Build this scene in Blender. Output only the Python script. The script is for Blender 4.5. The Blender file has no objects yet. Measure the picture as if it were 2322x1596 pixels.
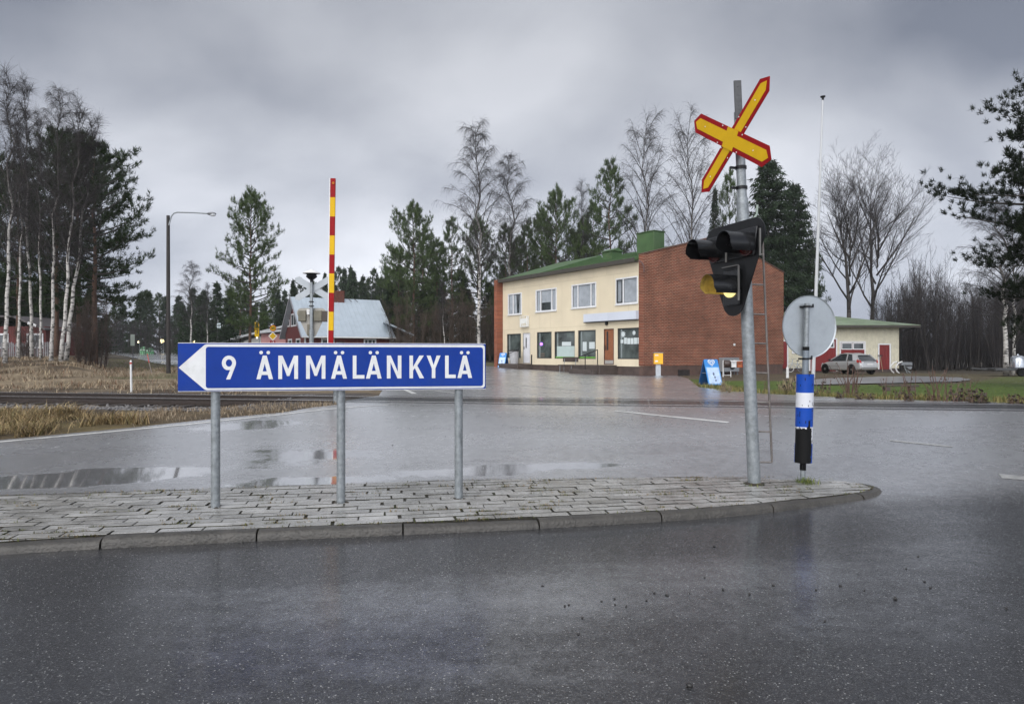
import bpy, bmesh, math, random
import numpy as np
from mathutils import Vector, Matrix, noise
from mathutils.geometry import delaunay_2d_cdt

R = math.radians
random.seed(7)
rng = np.random.default_rng(7)
SC = bpy.context.scene
COL = SC.collection

# ------------------------------------------------------------------ camera
EYE = 1.62
cam_d = bpy.data.cameras.new("camera")
cam = bpy.data.objects.new("camera", cam_d)
COL.objects.link(cam)
cam.location = (0, 0, EYE)
cam.rotation_euler = (R(90), 0, 0)
cam_d.sensor_width = 36.0
cam_d.lens = 24.03
cam_d.shift_y = 0.0026
cam_d.clip_start = 0.05
cam_d.clip_end = 6000
SC.camera = cam
SC.render.resolution_x, SC.render.resolution_y = 1024, 703

# ------------------------------------------------------------------ sky, sun, exposure
SUN_EL, SUN_AZ = R(40), R(205)          # azimuth from +Y clockwise: behind the camera, a little left
world = bpy.data.worlds.new("World")
SC.world = world
world.use_nodes = True
wn, wl = world.node_tree.nodes, world.node_tree.links
for n in list(wn): wn.remove(n)
def wnode(t, **k):
    n = wn.new(t)
    for a, b in k.items(): setattr(n, a, b)
    return n
def wmath(op, a, b=None):
    n = wnode('ShaderNodeMath', operation=op)
    for i, v in enumerate((a, b)):
        if v is None: continue
        if isinstance(v, (int, float)): n.inputs[i].default_value = v
        else: wl.new(v, n.inputs[i])
    return n.outputs[0]
wo = wnode('ShaderNodeOutputWorld')
sky = wnode('ShaderNodeTexSky', sky_type='NISHITA')
sky.sun_disc = False
sky.sun_elevation = SUN_EL
sky.sun_rotation = SUN_AZ
sky.air_density, sky.dust_density, sky.ozone_density = 1.0, 3.0, 1.0
bg_sky = wnode('ShaderNodeBackground'); bg_sky.inputs[1].default_value = 0.05
wl.new(sky.outputs[0], bg_sky.inputs[0])
tc = wnode('ShaderNodeTexCoord')
sep = wnode('ShaderNodeSeparateXYZ'); wl.new(tc.outputs['Generated'], sep.inputs[0])
zc = wmath('MAXIMUM', sep.outputs[2], 0.0)
den = wmath('ADD', zc, 0.55)
comb = wnode('ShaderNodeCombineXYZ')
wl.new(wmath('DIVIDE', sep.outputs[0], den), comb.inputs[0])
wl.new(wmath('DIVIDE', sep.outputs[1], den), comb.inputs[1])
mp = wnode('ShaderNodeMapping'); mp.inputs['Location'].default_value = (1.6837, 4.3577, 0.0)
mp.inputs['Scale'].default_value = (1.35, 1.75, 1)
mp.inputs['Rotation'].default_value = (0, 0, R(-26.78))
wl.new(comb.outputs[0], mp.inputs[0])
nz = wnode('ShaderNodeTexNoise'); nz.inputs['Scale'].default_value = 1.05
nz.inputs['Detail'].default_value = 7; nz.inputs['Roughness'].default_value = 0.46
nz.inputs['Distortion'].default_value = 0.15
wl.new(mp.outputs[0], nz.inputs['Vector'])
ramp = wnode('ShaderNodeValToRGB')
ramp.color_ramp.elements[0].position = 0.35; ramp.color_ramp.elements[0].color = (0.275, 0.305, 0.38, 1)
ramp.color_ramp.elements[1].position = 0.645; ramp.color_ramp.elements[1].color = (0.82, 0.845, 0.915, 1)
wl.new(nz.outputs[0], ramp.inputs[0])
# overcast brightness: paler towards the horizon ahead, extra gain added behind the camera, on the sun's side, to light the view
low = wnode('ShaderNodeMapRange', interpolation_type='SMOOTHSTEP')
wl.new(zc, low.inputs[0])
for i_, v_ in enumerate((0.02, 0.46, 1.0, 0.0)): low.inputs[i_ + 1].default_value = v_
elev = wmath('ADD', wmath('ADD', wmath('MULTIPLY', low.outputs[0], 0.56), 0.66), wmath('MULTIPLY', wmath('POWER', zc, 3.0), 0.6))
back = wmath('MAXIMUM', wmath('MULTIPLY', sep.outputs[1], -1.0), 0.0)
gain = wmath('ADD', elev, wmath('MULTIPLY', back, 2.3))
mul = wnode('ShaderNodeVectorMath', operation='SCALE')
wl.new(ramp.outputs[0], mul.inputs[0]); wl.new(gain, mul.inputs['Scale'])
bg_cl = wnode('ShaderNodeBackground'); bg_cl.inputs[1].default_value = 0.66
wl.new(mul.outputs[0], bg_cl.inputs[0])
mixw = wnode('ShaderNodeMixShader'); mixw.inputs[0].default_value = 0.94
wl.new(bg_sky.outputs[0], mixw.inputs[1]); wl.new(bg_cl.outputs[0], mixw.inputs[2])
wl.new(mixw.outputs[0], wo.inputs[0])

sun_d = bpy.data.lights.new("sun", 'SUN')
sun_d.energy = 1.5; sun_d.angle = R(70); sun_d.color = (1.0, 0.965, 0.91)
sun = bpy.data.objects.new("sun", sun_d); COL.objects.link(sun)
sdir = Vector((math.sin(SUN_AZ) * math.cos(SUN_EL), math.cos(SUN_AZ) * math.cos(SUN_EL), math.sin(SUN_EL)))
sun.rotation_euler = sdir.to_track_quat('Z', 'Y').to_euler()
sun.location = (0, -20, 30)
SC.view_settings.view_transform = 'Standard'
SC.view_settings.look = 'None'
SC.view_settings.exposure = 0.75
SC.view_settings.gamma = 1.0
SC.render.engine = 'CYCLES'
SC.cycles.max_bounces = 6
SC.cycles.use_denoising = True
SC.cycles.sample_clamp_indirect = 6.0

# ------------------------------------------------------------------ measuring aids (overview picture 2322 x 1596)
F, CX, HY = 1550.0, 1161.0, 804.0
def sst(a, b, x):
    t = np.clip((x - a) / (b - a), 0.0, 1.0)
    return t * t * (3 - 2 * t)
TN = (0.184, 0.983); TU = (0.983, -0.184); TD = 15.47      # track: unit normal, unit direction, offset of the near rail
def qd(x, y): return TN[0] * x + TN[1] * y - TD
def h(x, y):
    x = np.asarray(x, float); y = np.asarray(y, float)
    q = qd(x, y)
    z = 0.5 * sst(-8.5, -1.0, q)
    left = sst(9.0, -9.0, x)
    z = z - 0.07 * sst(2.5, 8, q) + left * (0.020 * np.clip(q - 6, 0, 34) + 0.014 * np.clip(q - 40, 0, 80))
    # garden side, right: falls away gently behind the lawn
    z = z - 0.2 * sst(14, 24, x) * sst(12, 26, q)
    # grassy bank on the left, beyond the track
    z = z + 0.72 * sst(4, 17, q) * sst(-.57, -.66, x / np.maximum(y, 5.0)) * (1 - 0.7 * sst(45, 90, y))
    # ditch-low ballast strip left of the crossing
    z = z - 0.15 * sst(-5.5, -7.0, x) * (1 - sst(2.2, 3.4, np.abs(q - 0.79)))
    return z
def hf(x, y): return float(h(x, y))
def gp(vx, vy, dz=0.0):
    """point of the terrain seen at an overview pixel"""
    kx, kz = (vx - CX) / F, (HY - vy) / F
    t = np.linspace(2, 260, 20000)
    d = EYE + kz * t - (h(kx * t, t) + dz)
    i = np.argmax(d < 0)
    if d[i] >= 0: i = len(t) - 1
    return Vector((kx * t[i], t[i], float(h(kx * t[i], t[i]))))
def pt(vx, vy, Y): return Vector(((vx - CX) / F * Y, Y, EYE + (HY - vy) / F * Y))
def onp(vx, vy, X0, Y0, dx, dy):
    k = (vx - CX) / F
    t = (k * Y0 - X0) / (dx - k * dy)
    return t, EYE + (HY - vy) / F * (Y0 + dy * t)
def P6(x, y): return ((1370 + x / 2.6386) * 0.79794, (680 + y / 2.6386) * 0.79794)
def P7(x, y): return ((1900 + x / 5.805) * 0.79794, (940 + y / 5.805) * 0.79794)
def P8(x, y): return ((2200 + x / 3.27) * 0.79794, (940 + y / 3.27) * 0.79794)
def P4(x, y): return ((550 + x / 3.1917) * 0.79794, (500 + y / 3.1917) * 0.79794)
def inpoly(px, py, poly):
    px = np.asarray(px); py = np.asarray(py); r = np.zeros(px.shape, bool)
    n = len(poly)
    for i in range(n):
        x1, y1 = poly[i][0], poly[i][1]; x2, y2 = poly[(i + 1) % n][0], poly[(i + 1) % n][1]
        c = ((y1 > py) != (y2 > py))
        r ^= c & (px < (x2 - x1) * (py - y1) / ((y2 - y1) + 1e-12) + x1)
    return r

# ------------------------------------------------------------------ scene helpers
def tag(o, label=None, cat=None, group=None, kind=None):
    if label: o['label'] = label
    if cat: o['category'] = cat
    if group: o['group'] = group
    if kind: o['kind'] = kind
    return o
def thing(name, label, cat, loc=(0, 0, 0), rz=0.0, group=None):
    o = bpy.data.objects.new(name, None); COL.objects.link(o)
    o.empty_display_size = 0.2
    o.location = loc; o.rotation_euler = (0, 0, rz)
    return tag(o, label, cat, group)
def link(name, me, parent=None):
    o = bpy.data.objects.new(name, me); COL.objects.link(o)
    if parent is not None: o.parent = parent
    return o
def dup(root, loc, rz=0.0, scale=None, label=None, group=None):
    r = root.copy(); COL.objects.link(r); r.location = loc; r.rotation_euler = (0, 0, rz)
    if scale is not None: r.scale = scale
    if label: r['label'] = label
    if group: r['group'] = group
    for ch in list(root.children):
        c = ch.copy(); COL.objects.link(c); c.parent = r
        for g in ch.children:
            d = g.copy(); COL.objects.link(d); d.parent = c
    return r

class MB:
    def __init__(s): s.v = []; s.f = []; s.m = []; s.mi = 0
    def add(s, vs, fs):
        b = len(s.v); s.v += [tuple(v) for v in vs]
        for f in fs: s.f.append([i + b for i in f]); s.m.append(s.mi)
        return s
    def box(s, x0, x1, y0, y1, z0, z1):
        return s.add([(x0,y0,z0),(x1,y0,z0),(x1,y1,z0),(x0,y1,z0),(x0,y0,z1),(x1,y0,z1),(x1,y1,z1),(x0,y1,z1)],
                     [(0,3,2,1),(4,5,6,7),(0,1,5,4),(1,2,6,5),(2,3,7,6),(3,0,4,7)])
    def bar(s, a, b, w, t, up=(0, 0, 1)):
        a, b = Vector(a), Vector(b); d = (b - a).normalized(); up = Vector(up)
        sx = d.cross(up)
        if sx.length < 1e-4: sx = d.cross(Vector((1, 0, 0)))
        sx.normalize(); sz = sx.cross(d)
        sx *= w / 2; sz *= t / 2
        vs = [a-sx-sz, a+sx-sz, a+sx+sz, a-sx+sz, b-sx-sz, b+sx-sz, b+sx+sz, b-sx+sz]
        return s.add(vs, [(0,1,2,3),(7,6,5,4),(0,4,5,1),(1,5,6,2),(2,6,7,3),(3,7,4,0)])
    def tube(s, pts, r, n=10, cap=True):
        pts = [Vector(p) for p in pts]
        rr = r if isinstance(r, (list, tuple)) else [r] * len(pts)
        vs = []; ref = None
        for i, p in enumerate(pts):
            d = (pts[min(i + 1, len(pts) - 1)] - pts[max(i - 1, 0)]).normalized()
            if ref is None:
                ref = d.orthogonal().normalized()
            ref = (ref - d * ref.dot(d)).normalized()
            b = d.cross(ref)
            for k in range(n):
                a = 2 * math.pi * k / n
                vs.append(p + (ref * math.cos(a) + b * math.sin(a)) * rr[i])
        fs = []
        for i in range(len(pts) - 1):
            for k in range(n):
                k2 = (k + 1) % n
                fs.append((i*n+k, i*n+k2, (i+1)*n+k2, (i+1)*n+k))
        if cap:
            fs.append(tuple(range(n - 1, -1, -1))); fs.append(tuple((len(pts)-1)*n + k for k in range(n)))
        return s.add(vs, fs)
    def lathe(s, prof, c=(0, 0, 0), n=20, axis=None):
        c = Vector(c); vs = []; fs = []
        if axis is None: ax, ay, az = Vector((1,0,0)), Vector((0,1,0)), Vector((0,0,1))
        else:
            az = Vector(axis).normalized(); ax = az.orthogonal().normalized(); ay = az.cross(ax)
        for r, z in prof:
            for k in range(n):
                a = 2 * math.pi * k / n
                vs.append(c + ax * (r * math.cos(a)) + ay * (r * math.sin(a)) + az * z)
        for i in range(len(prof) - 1):
            for k in range(n):
                k2 = (k + 1) % n
                fs.append((i*n+k, i*n+k2, (i+1)*n+k2, (i+1)*n+k))
        fs.append(tuple(range(n - 1, -1, -1))); fs.append(tuple((len(prof)-1)*n + k for k in range(n)))
        return s.add(vs, fs)
    def prism(s, poly, vec):
        n = len(poly); poly = [Vector(p) for p in poly]; vec = Vector(vec)
        vs = poly + [p + vec for p in poly]
        fs = [tuple(range(n)), tuple(range(2*n-1, n-1, -1))]
        for i in range(n):
            j = (i + 1) % n; fs.append((j, i, n + i, n + j))
        return s.add(vs, fs)
    def sphere(s, c, r, n=12, m=8, sc=(1, 1, 1)):
        prof = []; c = Vector(c); vs = []; fs = []
        for i in range(m + 1):
            t = math.pi * i / m
            for k in range(n):
                a = 2 * math.pi * k / n
                vs.append(c + Vector((r*sc[0]*math.sin(t)*math.cos(a), r*sc[1]*math.sin(t)*math.sin(a), r*sc[2]*math.cos(t))))
        for i in range(m):
            for k in range(n):
                k2 = (k + 1) % n; fs.append((i*n+k2, i*n+k, (i+1)*n+k, (i+1)*n+k2))
        return s.add(vs, fs)
    def build(s, name, mats, parent=None, smooth=True, bevel=0.0, seg=2, fix=True):
        me = bpy.data.meshes.new(name)
        me.from_pydata(s.v, [], s.f)
        mats = mats if isinstance(mats, (list, tuple)) else [mats]
        for m in mats: me.materials.append(m)
        if len(mats) > 1: me.polygons.foreach_set('material_index', s.m)
        if fix:
            bm = bmesh.new(); bm.from_mesh(me)
            bmesh.ops.recalc_face_normals(bm, faces=bm.faces); bm.to_mesh(me); bm.free()
        if smooth:
            me.polygons.foreach_set('use_smooth', [True] * len(me.polygons))
            me.set_sharp_from_angle(angle=R(38))
        me.update()
        o = link(name, me, parent)
        if bevel > 0:
            b = o.modifiers.new('bevel', 'BEVEL'); b.width = bevel; b.segments = seg
            b.limit_method = 'ANGLE'; b.angle_limit = R(40)
        return o

def npmesh(name, V, Fc, mat, attr=None, smooth=False):
    V = np.ascontiguousarray(V, np.float32); Fc = np.ascontiguousarray(Fc, np.int32)
    n, k = Fc.shape
    me = bpy.data.meshes.new(name)
    me.vertices.add(len(V)); me.vertices.foreach_set('co', V.ravel())
    me.loops.add(n * k); me.loops.foreach_set('vertex_index', Fc.ravel())
    me.polygons.add(n); me.polygons.foreach_set('loop_start', np.arange(0, n * k, k, dtype=np.int32))
    me.update(calc_edges=True); me.validate()
    if mat: me.materials.append(mat)
    if attr is not None:
        for nm, data in attr.items():
            if data.ndim == 2:
                a = me.color_attributes.new(nm, 'FLOAT_COLOR', 'POINT')
                a.data.foreach_set('color', np.ascontiguousarray(data, np.float32).ravel())
            else:
                a = me.attributes.new(nm, 'FLOAT', 'POINT')
                a.data.foreach_set('value', np.ascontiguousarray(data, np.float32))
    if smooth: me.polygons.foreach_set('use_smooth', np.ones(n, bool))
    return me

def flat_mesh(name, loops, depth, frame):
    """loops: 2-d outlines (even-odd holes) laid in frame (origin, ax, ay), extruded by depth along ax x ay"""
    cu = bpy.data.curves.new(name, 'CURVE'); cu.dimensions = '2D'; cu.fill_mode = 'BOTH'; cu.extrude = depth / 2
    for lp in loops:
        sp = cu.splines.new('POLY'); sp.points.add(len(lp) - 1); sp.use_cyclic_u = True
        for p, c in zip(sp.points, lp): p.co = (c[0], c[1], 0, 1)
    ob = bpy.data.objects.new(name, cu); COL.objects.link(ob)
    dg = bpy.context.evaluated_depsgraph_get(); dg.update()
    me = bpy.data.meshes.new_from_object(ob.evaluated_get(dg))
    bpy.data.objects.remove(ob); bpy.data.curves.remove(cu)
    o, ax, ay = (Vector(q) for q in frame)
    az = ax.cross(ay)
    me.transform(Matrix(((ax.x, ay.x, az.x, o.x), (ax.y, ay.y, az.y, o.y), (ax.z, ay.z, az.z, o.z), (0, 0, 0, 1))))
    return me
def flat(name, loops, depth, frame, mat, parent=None):
    me = flat_mesh(name, loops, depth, frame); me.materials.clear(); me.materials.append(mat)
    return link(name, me, parent)
def text(name, s, size, frame, mat, parent=None, depth=0.004, squeeze=1.0, bold=0.0):
    cu = bpy.data.curves.new(name, 'FONT'); cu.body = s; cu.size = size; cu.align_x = 'CENTER'; cu.align_y = 'CENTER'
    cu.extrude = depth / 2; cu.offset = bold
    ob = bpy.data.objects.new(name, cu); COL.objects.link(ob)
    dg = bpy.context.evaluated_depsgraph_get(); dg.update()
    me = bpy.data.meshes.new_from_object(ob.evaluated_get(dg))
    bpy.data.objects.remove(ob); bpy.data.curves.remove(cu)
    o, ax, ay = (Vector(q) for q in frame)
    az = ax.cross(ay); ax = ax * squeeze
    me.transform(Matrix(((ax.x, ay.x, az.x, o.x), (ax.y, ay.y, az.y, o.y), (ax.z, ay.z, az.z, o.z), (0, 0, 0, 1))))
    me.materials.clear(); me.materials.append(mat)
    return link(name, me, parent)
def rrect(x0, x1, y0, y1, r, n=5):
    out = []
    for cx, cy, a0 in ((x1-r, y1-r, 0), (x0+r, y1-r, 90), (x0+r, y0+r, 180), (x1-r, y0+r, 270)):
        for i in range(n + 1):
            a = R(a0 + 90 * i / n); out.append((cx + r*math.cos(a), cy + r*math.sin(a)))
    return out
def circ(cx, cy, rx, ry=None, n=28):
    ry = ry or rx
    return [(cx + rx*math.cos(2*math.pi*i/n), cy + ry*math.sin(2*math.pi*i/n)) for i in range(n)]

# ------------------------------------------------------------------ materials
MATS = {}
def mat(name, col, rough=0.6, metal=0.0, var=0.12, vs=4.0, bump=0.0, bs=60.0, spec=0.5, dirt=None, ds=1.5, emit=None, es=1.0, coat=0.0):
    if name in MATS: return MATS[name]
    m = bpy.data.materials.new(name); m.use_nodes = True
    nt = m.node_tree; N, L = nt.nodes, nt.links
    p = N['Principled BSDF']
    p.inputs['Roughness'].default_value = rough; p.inputs['Metallic'].default_value = metal
    p.inputs['Specular IOR Level'].default_value = spec
    p.inputs['Coat Weight'].default_value = coat
    tcn = N.new('ShaderNodeTexCoord')
    nz = N.new('ShaderNodeTexNoise'); nz.inputs['Scale'].default_value = vs; nz.inputs['Detail'].default_value = 6
    nz.inputs['Roughness'].default_value = 0.65
    L.new(tcn.outputs['Object'], nz.inputs['Vector'])
    rp = N.new('ShaderNodeValToRGB')
    rp.color_ramp.elements[0].position = 0.32; rp.color_ramp.elements[1].position = 0.68
    rp.color_ramp.elements[0].color = tuple(max(0, c * (1 - var)) for c in col) + (1,)
    rp.color_ramp.elements[1].color = tuple(c * (1 + var) for c in col) + (1,)
    L.new(nz.outputs[0], rp.inputs[0]); out = rp.outputs[0]
    if dirt is not None:
        n2 = N.new('ShaderNodeTexNoise'); n2.inputs['Scale'].default_value = ds; n2.inputs['Detail'].default_value = 8
        n2.inputs['Roughness'].default_value = 0.7
        L.new(tcn.outputs['Object'], n2.inputs['Vector'])
        r2 = N.new('ShaderNodeValToRGB'); r2.color_ramp.elements[0].position = 0.5; r2.color_ramp.elements[1].position = 0.75
        r2.color_ramp.elements[1].color = (0.8, 0.8, 0.8, 1)
        L.new(n2.outputs[0], r2.inputs[0])
        mx = N.new('ShaderNodeMix'); mx.data_type = 'RGBA'
        L.new(r2.outputs[0], mx.inputs[0]); L.new(out, mx.inputs[6]); mx.inputs[7].default_value = tuple(dirt) + (1,)
        out = mx.outputs[2]
    L.new(out, p.inputs['Base Color'])
    rr = N.new('ShaderNodeMapRange'); rr.inputs[3].default_value = max(0.02, rough - 0.08); rr.inputs[4].default_value = min(1, rough + 0.08)
    L.new(nz.outputs[0], rr.inputs[0]); L.new(rr.outputs[0], p.inputs['Roughness'])
    if bump > 0:
        n3 = N.new('ShaderNodeTexNoise'); n3.inputs['Scale'].default_value = bs; n3.inputs['Detail'].default_value = 4
        L.new(tcn.outputs['Object'], n3.inputs['Vector'])
        b = N.new('ShaderNodeBump'); b.inputs['Strength'].default_value = bump; b.inputs['Distance'].default_value = 0.02
        L.new(n3.outputs[0], b.inputs['Height']); L.new(b.outputs[0], p.inputs['Normal'])
    if emit is not None:
        p.inputs['Emission Color'].default_value = tuple(emit) + (1,); p.inputs['Emission Strength'].default_value = es
    MATS[name] = m
    return m
def attrmat(name, attr, rough=0.75, spec=0.3, trans=0.0):
    m = bpy.data.materials.new(name); m.use_nodes = True
    N, L = m.node_tree.nodes, m.node_tree.links
    p = N['Principled BSDF']; p.inputs['Roughness'].default_value = rough; p.inputs['Specular IOR Level'].default_value = spec
    a = N.new('ShaderNodeAttribute'); a.attribute_name = attr
    L.new(a.outputs['Color'], p.inputs['Base Color'])
    return m

STEEL = mat('galvanised_steel', (0.235, 0.255, 0.265), 0.50, 0.45, 0.28, 22, 0.05, 120, dirt=(0.15, 0.16, 0.16), ds=9)
STEEL_D = mat('weathered_steel', (0.07, 0.072, 0.074), 0.6, 0.3, 0.3, 12)
ALU = mat('aluminium_back', (0.35, 0.38, 0.40), 0.42, 0.45, 0.10, 5, dirt=(0.36, 0.39, 0.40), ds=4)
BLUE = mat('sign_blue', (0.005, 0.033, 0.225), 0.45, 0, 0.10, 3, spec=.15, dirt=(.016, .046, .21), ds=2.2)
WHITE_S = mat('sign_white', (0.60, 0.605, 0.60), 0.38, 0, 0.06, 6, dirt=(0.47, 0.48, 0.46), ds=7)
YEL = mat('sign_yellow', (0.55, 0.335, 0.008), 0.45, 0, 0.06, 6, spec=.12)
RED = mat('sign_red', (0.235, 0.005, 0.007), 0.45, 0, 0.08, 6, spec=.12)
BLACK = mat('matt_black', (0.006, 0.0063, 0.007), 0.38, 0, 0.3, 8, dirt=(0.014, 0.015, 0.016), ds=5, spec=.3)
RUBBER = mat('black_rubber', (0.005, 0.005, 0.005), 0.6, 0, 0.3, 10, spec=.15)
WHITE_P = mat('white_paint', (0.62, 0.62, 0.61), 0.5, 0, 0.08, 4, dirt=(0.42, 0.41, 0.38), ds=6)
GREY_P = mat('grey_paint', (0.22, 0.23, 0.24), 0.5, 0, 0.15, 4)
WOOD_D = mat('dark_wood', (0.05, 0.035, 0.028), 0.6, 0, 0.35, 6, 0.2, 30)
# ================================================================== SETTING
def zone_mat():
    m = bpy.data.materials.new('soil_and_turf'); m.use_nodes = True
    N, L = m.node_tree.nodes, m.node_tree.links
    p = N['Principled BSDF']; p.inputs['Roughness'].default_value = 0.8; p.inputs['Specular IOR Level'].default_value = 0.25
    a = N.new('ShaderNodeAttribute'); a.attribute_name = 'zone'
    g = N.new('ShaderNodeNewGeometry')
    n1 = N.new('ShaderNodeTexNoise'); n1.inputs['Scale'].default_value = 1.3; n1.inputs['Detail'].default_value = 9; n1.inputs['Roughness'].default_value = 0.75
    n2 = N.new('ShaderNodeTexNoise'); n2.inputs['Scale'].default_value = 16; n2.inputs['Detail'].default_value = 6; n2.inputs['Roughness'].default_value = 0.8
    for n in (n1, n2): L.new(g.outputs['Position'], n.inputs['Vector'])
    mm = N.new('ShaderNodeMath'); mm.operation = 'MULTIPLY'; L.new(n1.outputs[0], mm.inputs[0]); L.new(n2.outputs[0], mm.inputs[1])
    mr = N.new('ShaderNodeMapRange'); mr.inputs[1].default_value = 0.12; mr.inputs[2].default_value = 0.40; mr.inputs[3].default_value = 0.45; mr.inputs[4].default_value = 1.6
    L.new(mm.outputs[0], mr.inputs[0])
    sc = N.new('ShaderNodeVectorMath'); sc.operation = 'SCALE'; L.new(a.outputs['Color'], sc.inputs[0]); L.new(mr.outputs[0], sc.inputs['Scale'])
    L.new(sc.outputs[0], p.inputs['Base Color'])
    b = N.new('ShaderNodeBump'); b.inputs['Strength'].default_value = 0.8; b.inputs['Distance'].default_value = 0.06
    L.new(n2.outputs[0], b.inputs['Height']); L.new(b.outputs[0], p.inputs['Normal'])
    return m
GROUND = zone_mat()

def asphalt_mat():
    m = bpy.data.materials.new('wet_asphalt'); m.use_nodes = True
    N, L = m.node_tree.nodes, m.node_tree.links
    p = N['Principled BSDF']
    g = N.new('ShaderNodeNewGeometry'); pos = g.outputs['Position']
    def tex(t, scale, **k):
        n = N.new(t); n.inputs['Scale'].default_value = scale
        for a, v in k.items(): n.inputs[a].default_value = v
        L.new(pos, n.inputs['Vector']); return n
    def mr(src, a, b, c, d):
        n = N.new('ShaderNodeMapRange'); L.new(src, n.inputs[0])
        for i, v in enumerate((a, b, c, d)): n.inputs[i + 1].default_value = v
        return n.outputs[0]
    def ma(op, a, b, clamp=False):
        n = N.new('ShaderNodeMath'); n.operation = op; n.use_clamp = clamp
        for i, v in enumerate((a, b)):
            if isinstance(v, (int, float)): n.inputs[i].default_value = v
            else: L.new(v, n.inputs[i])
        return n.outputs[0]
    vor = tex('ShaderNodeTexVoronoi', 150.0)
    vor2 = tex('ShaderNodeTexVoronoi', 75.0)
    big = tex('ShaderNodeTexNoise', 0.55, Detail=6, Roughness=0.6)
    bm_ = N.new('ShaderNodeMapping'); bm_.inputs['Scale'].default_value = (.45, 1.5, 1); bm_.inputs['Rotation'].default_value = (0, 0, R(-8)); L.new(pos, bm_.inputs[0]); L.new(bm_.outputs[0], big.inputs['Vector'])
    mid = tex('ShaderNodeTexNoise', 7.0, Detail=8, Roughness=0.7)
    fine = tex('ShaderNodeTexNoise', 70.0, Detail=5, Roughness=0.75)
    # aggregate: dark binder with a few pale chips of stone
    rp = N.new('ShaderNodeValToRGB'); e = rp.color_ramp.elements
    e[0].position = 0.0; e[0].color = (0.007, 0.007, 0.008, 1)
    e[1].position = 0.80; e[1].color = (0.021, 0.021, 0.023, 1)
    e.new(0.93).color = (0.07, 0.07, 0.07, 1); e.new(0.984).color = (0.08, 0.08, 0.08, 1); e.new(0.994).color = (0.26, 0.26, 0.25, 1)
    sp = N.new('ShaderNodeSeparateColor'); L.new(vor.outputs['Color'], sp.inputs[0]); L.new(sp.outputs[0], rp.inputs[0])
    shade = mr(mid.outputs[0], 0.3, 0.7, 0.75, 1.25)
    sc = N.new('ShaderNodeVectorMath'); sc.operation = 'SCALE'; L.new(rp.outputs[0], sc.inputs[0]); L.new(shade, sc.inputs['Scale'])
    old_sheen = N.new('ShaderNodeAttribute'); old_sheen.attribute_name = 'old_sheen'
    sheen_mix = N.new('ShaderNodeMix'); sheen_mix.data_type = 'RGBA'; sheen_mix.blend_type = 'ADD'; sheen_mix.inputs[7].default_value = (.185, .186, .19, 1)  # paler older asphalt beyond the island, with the wet sky sheen painted in
    L.new(ma('MULTIPLY', old_sheen.outputs['Fac'], mr(mid.outputs[0], 0.3, 0.7, 0.65, 1.2)), sheen_mix.inputs[0]); L.new(sc.outputs[0], sheen_mix.inputs[6]); L.new(sheen_mix.outputs[2], p.inputs['Base Color'])
    at = N.new('ShaderNodeAttribute'); at.attribute_name = 'wet'
    # standing water: attribute plus a ragged edge
    w = ma('ADD', at.outputs['Fac'], ma('MULTIPLY', ma('SUBTRACT', big.outputs[0], 0.5), 1.1))
    w = ma('ADD', w, ma('MULTIPLY', ma('SUBTRACT', mid.outputs[0], 0.5), 0.55))
    film = mr(w, 0.15, 0.95, 0.0, 1.0)          # thin film
    pool = mr(w, 0.97, 1.10, 0.0, 1.0)          # standing puddle
    rough = ma('ADD', mr(film, 0, 1, 0.20, 0.31), ma('MULTIPLY', pool, -0.27))
    L.new(ma('MAXIMUM', rough, 0.035), p.inputs['Roughness'])
    L.new(mr(film, 0.2, .9, 0.5, 1.0), p.inputs['Specular IOR Level']); L.new(mr(film, 0.2, .9, 1.45, 1.8), p.inputs['IOR'])
    sp2 = N.new('ShaderNodeSeparateColor'); L.new(vor2.outputs['Color'], sp2.inputs[0])
    grain = mr(sp2.outputs[0], 0.0, 1.0, 0.25, 1.15); grain = ma('ADD', ma('MULTIPLY', grain, mr(film, 0, 0.9, 1.0, 0.35)), mr(film, 0, 0.9, 0.0, 0.65))
    L.new(ma('MULTIPLY', mr(film, 0.05, 0.6, 0.55, 1.0), grain, True), p.inputs['Coat Weight'])
    L.new(ma('ADD', mr(film, 0, 1, 0.165, 0.28), ma('MULTIPLY', pool, -0.24)), p.inputs['Coat Roughness']); L.new(mr(film, 0.2, 0.9, 1.6, 4.0), p.inputs['Coat IOR'])
    hgt = ma('ADD', ma('MULTIPLY', fine.outputs[0], 0.7), ma('MULTIPLY', vor2.outputs['Distance'], -0.7))
    b = N.new('ShaderNodeBump'); b.inputs['Distance'].default_value = 0.012
    L.new(hgt, b.inputs['Height'])
    L.new(ma('MULTIPLY', mr(film, 0, 1, 0.6, 0.2), ma('SUBTRACT', 1.0, ma('MULTIPLY', pool, 0.93))), b.inputs['Strength'])
    L.new(b.outputs[0], p.inputs['Normal'])
    return m
ASPHALT = asphalt_mat()

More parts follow.
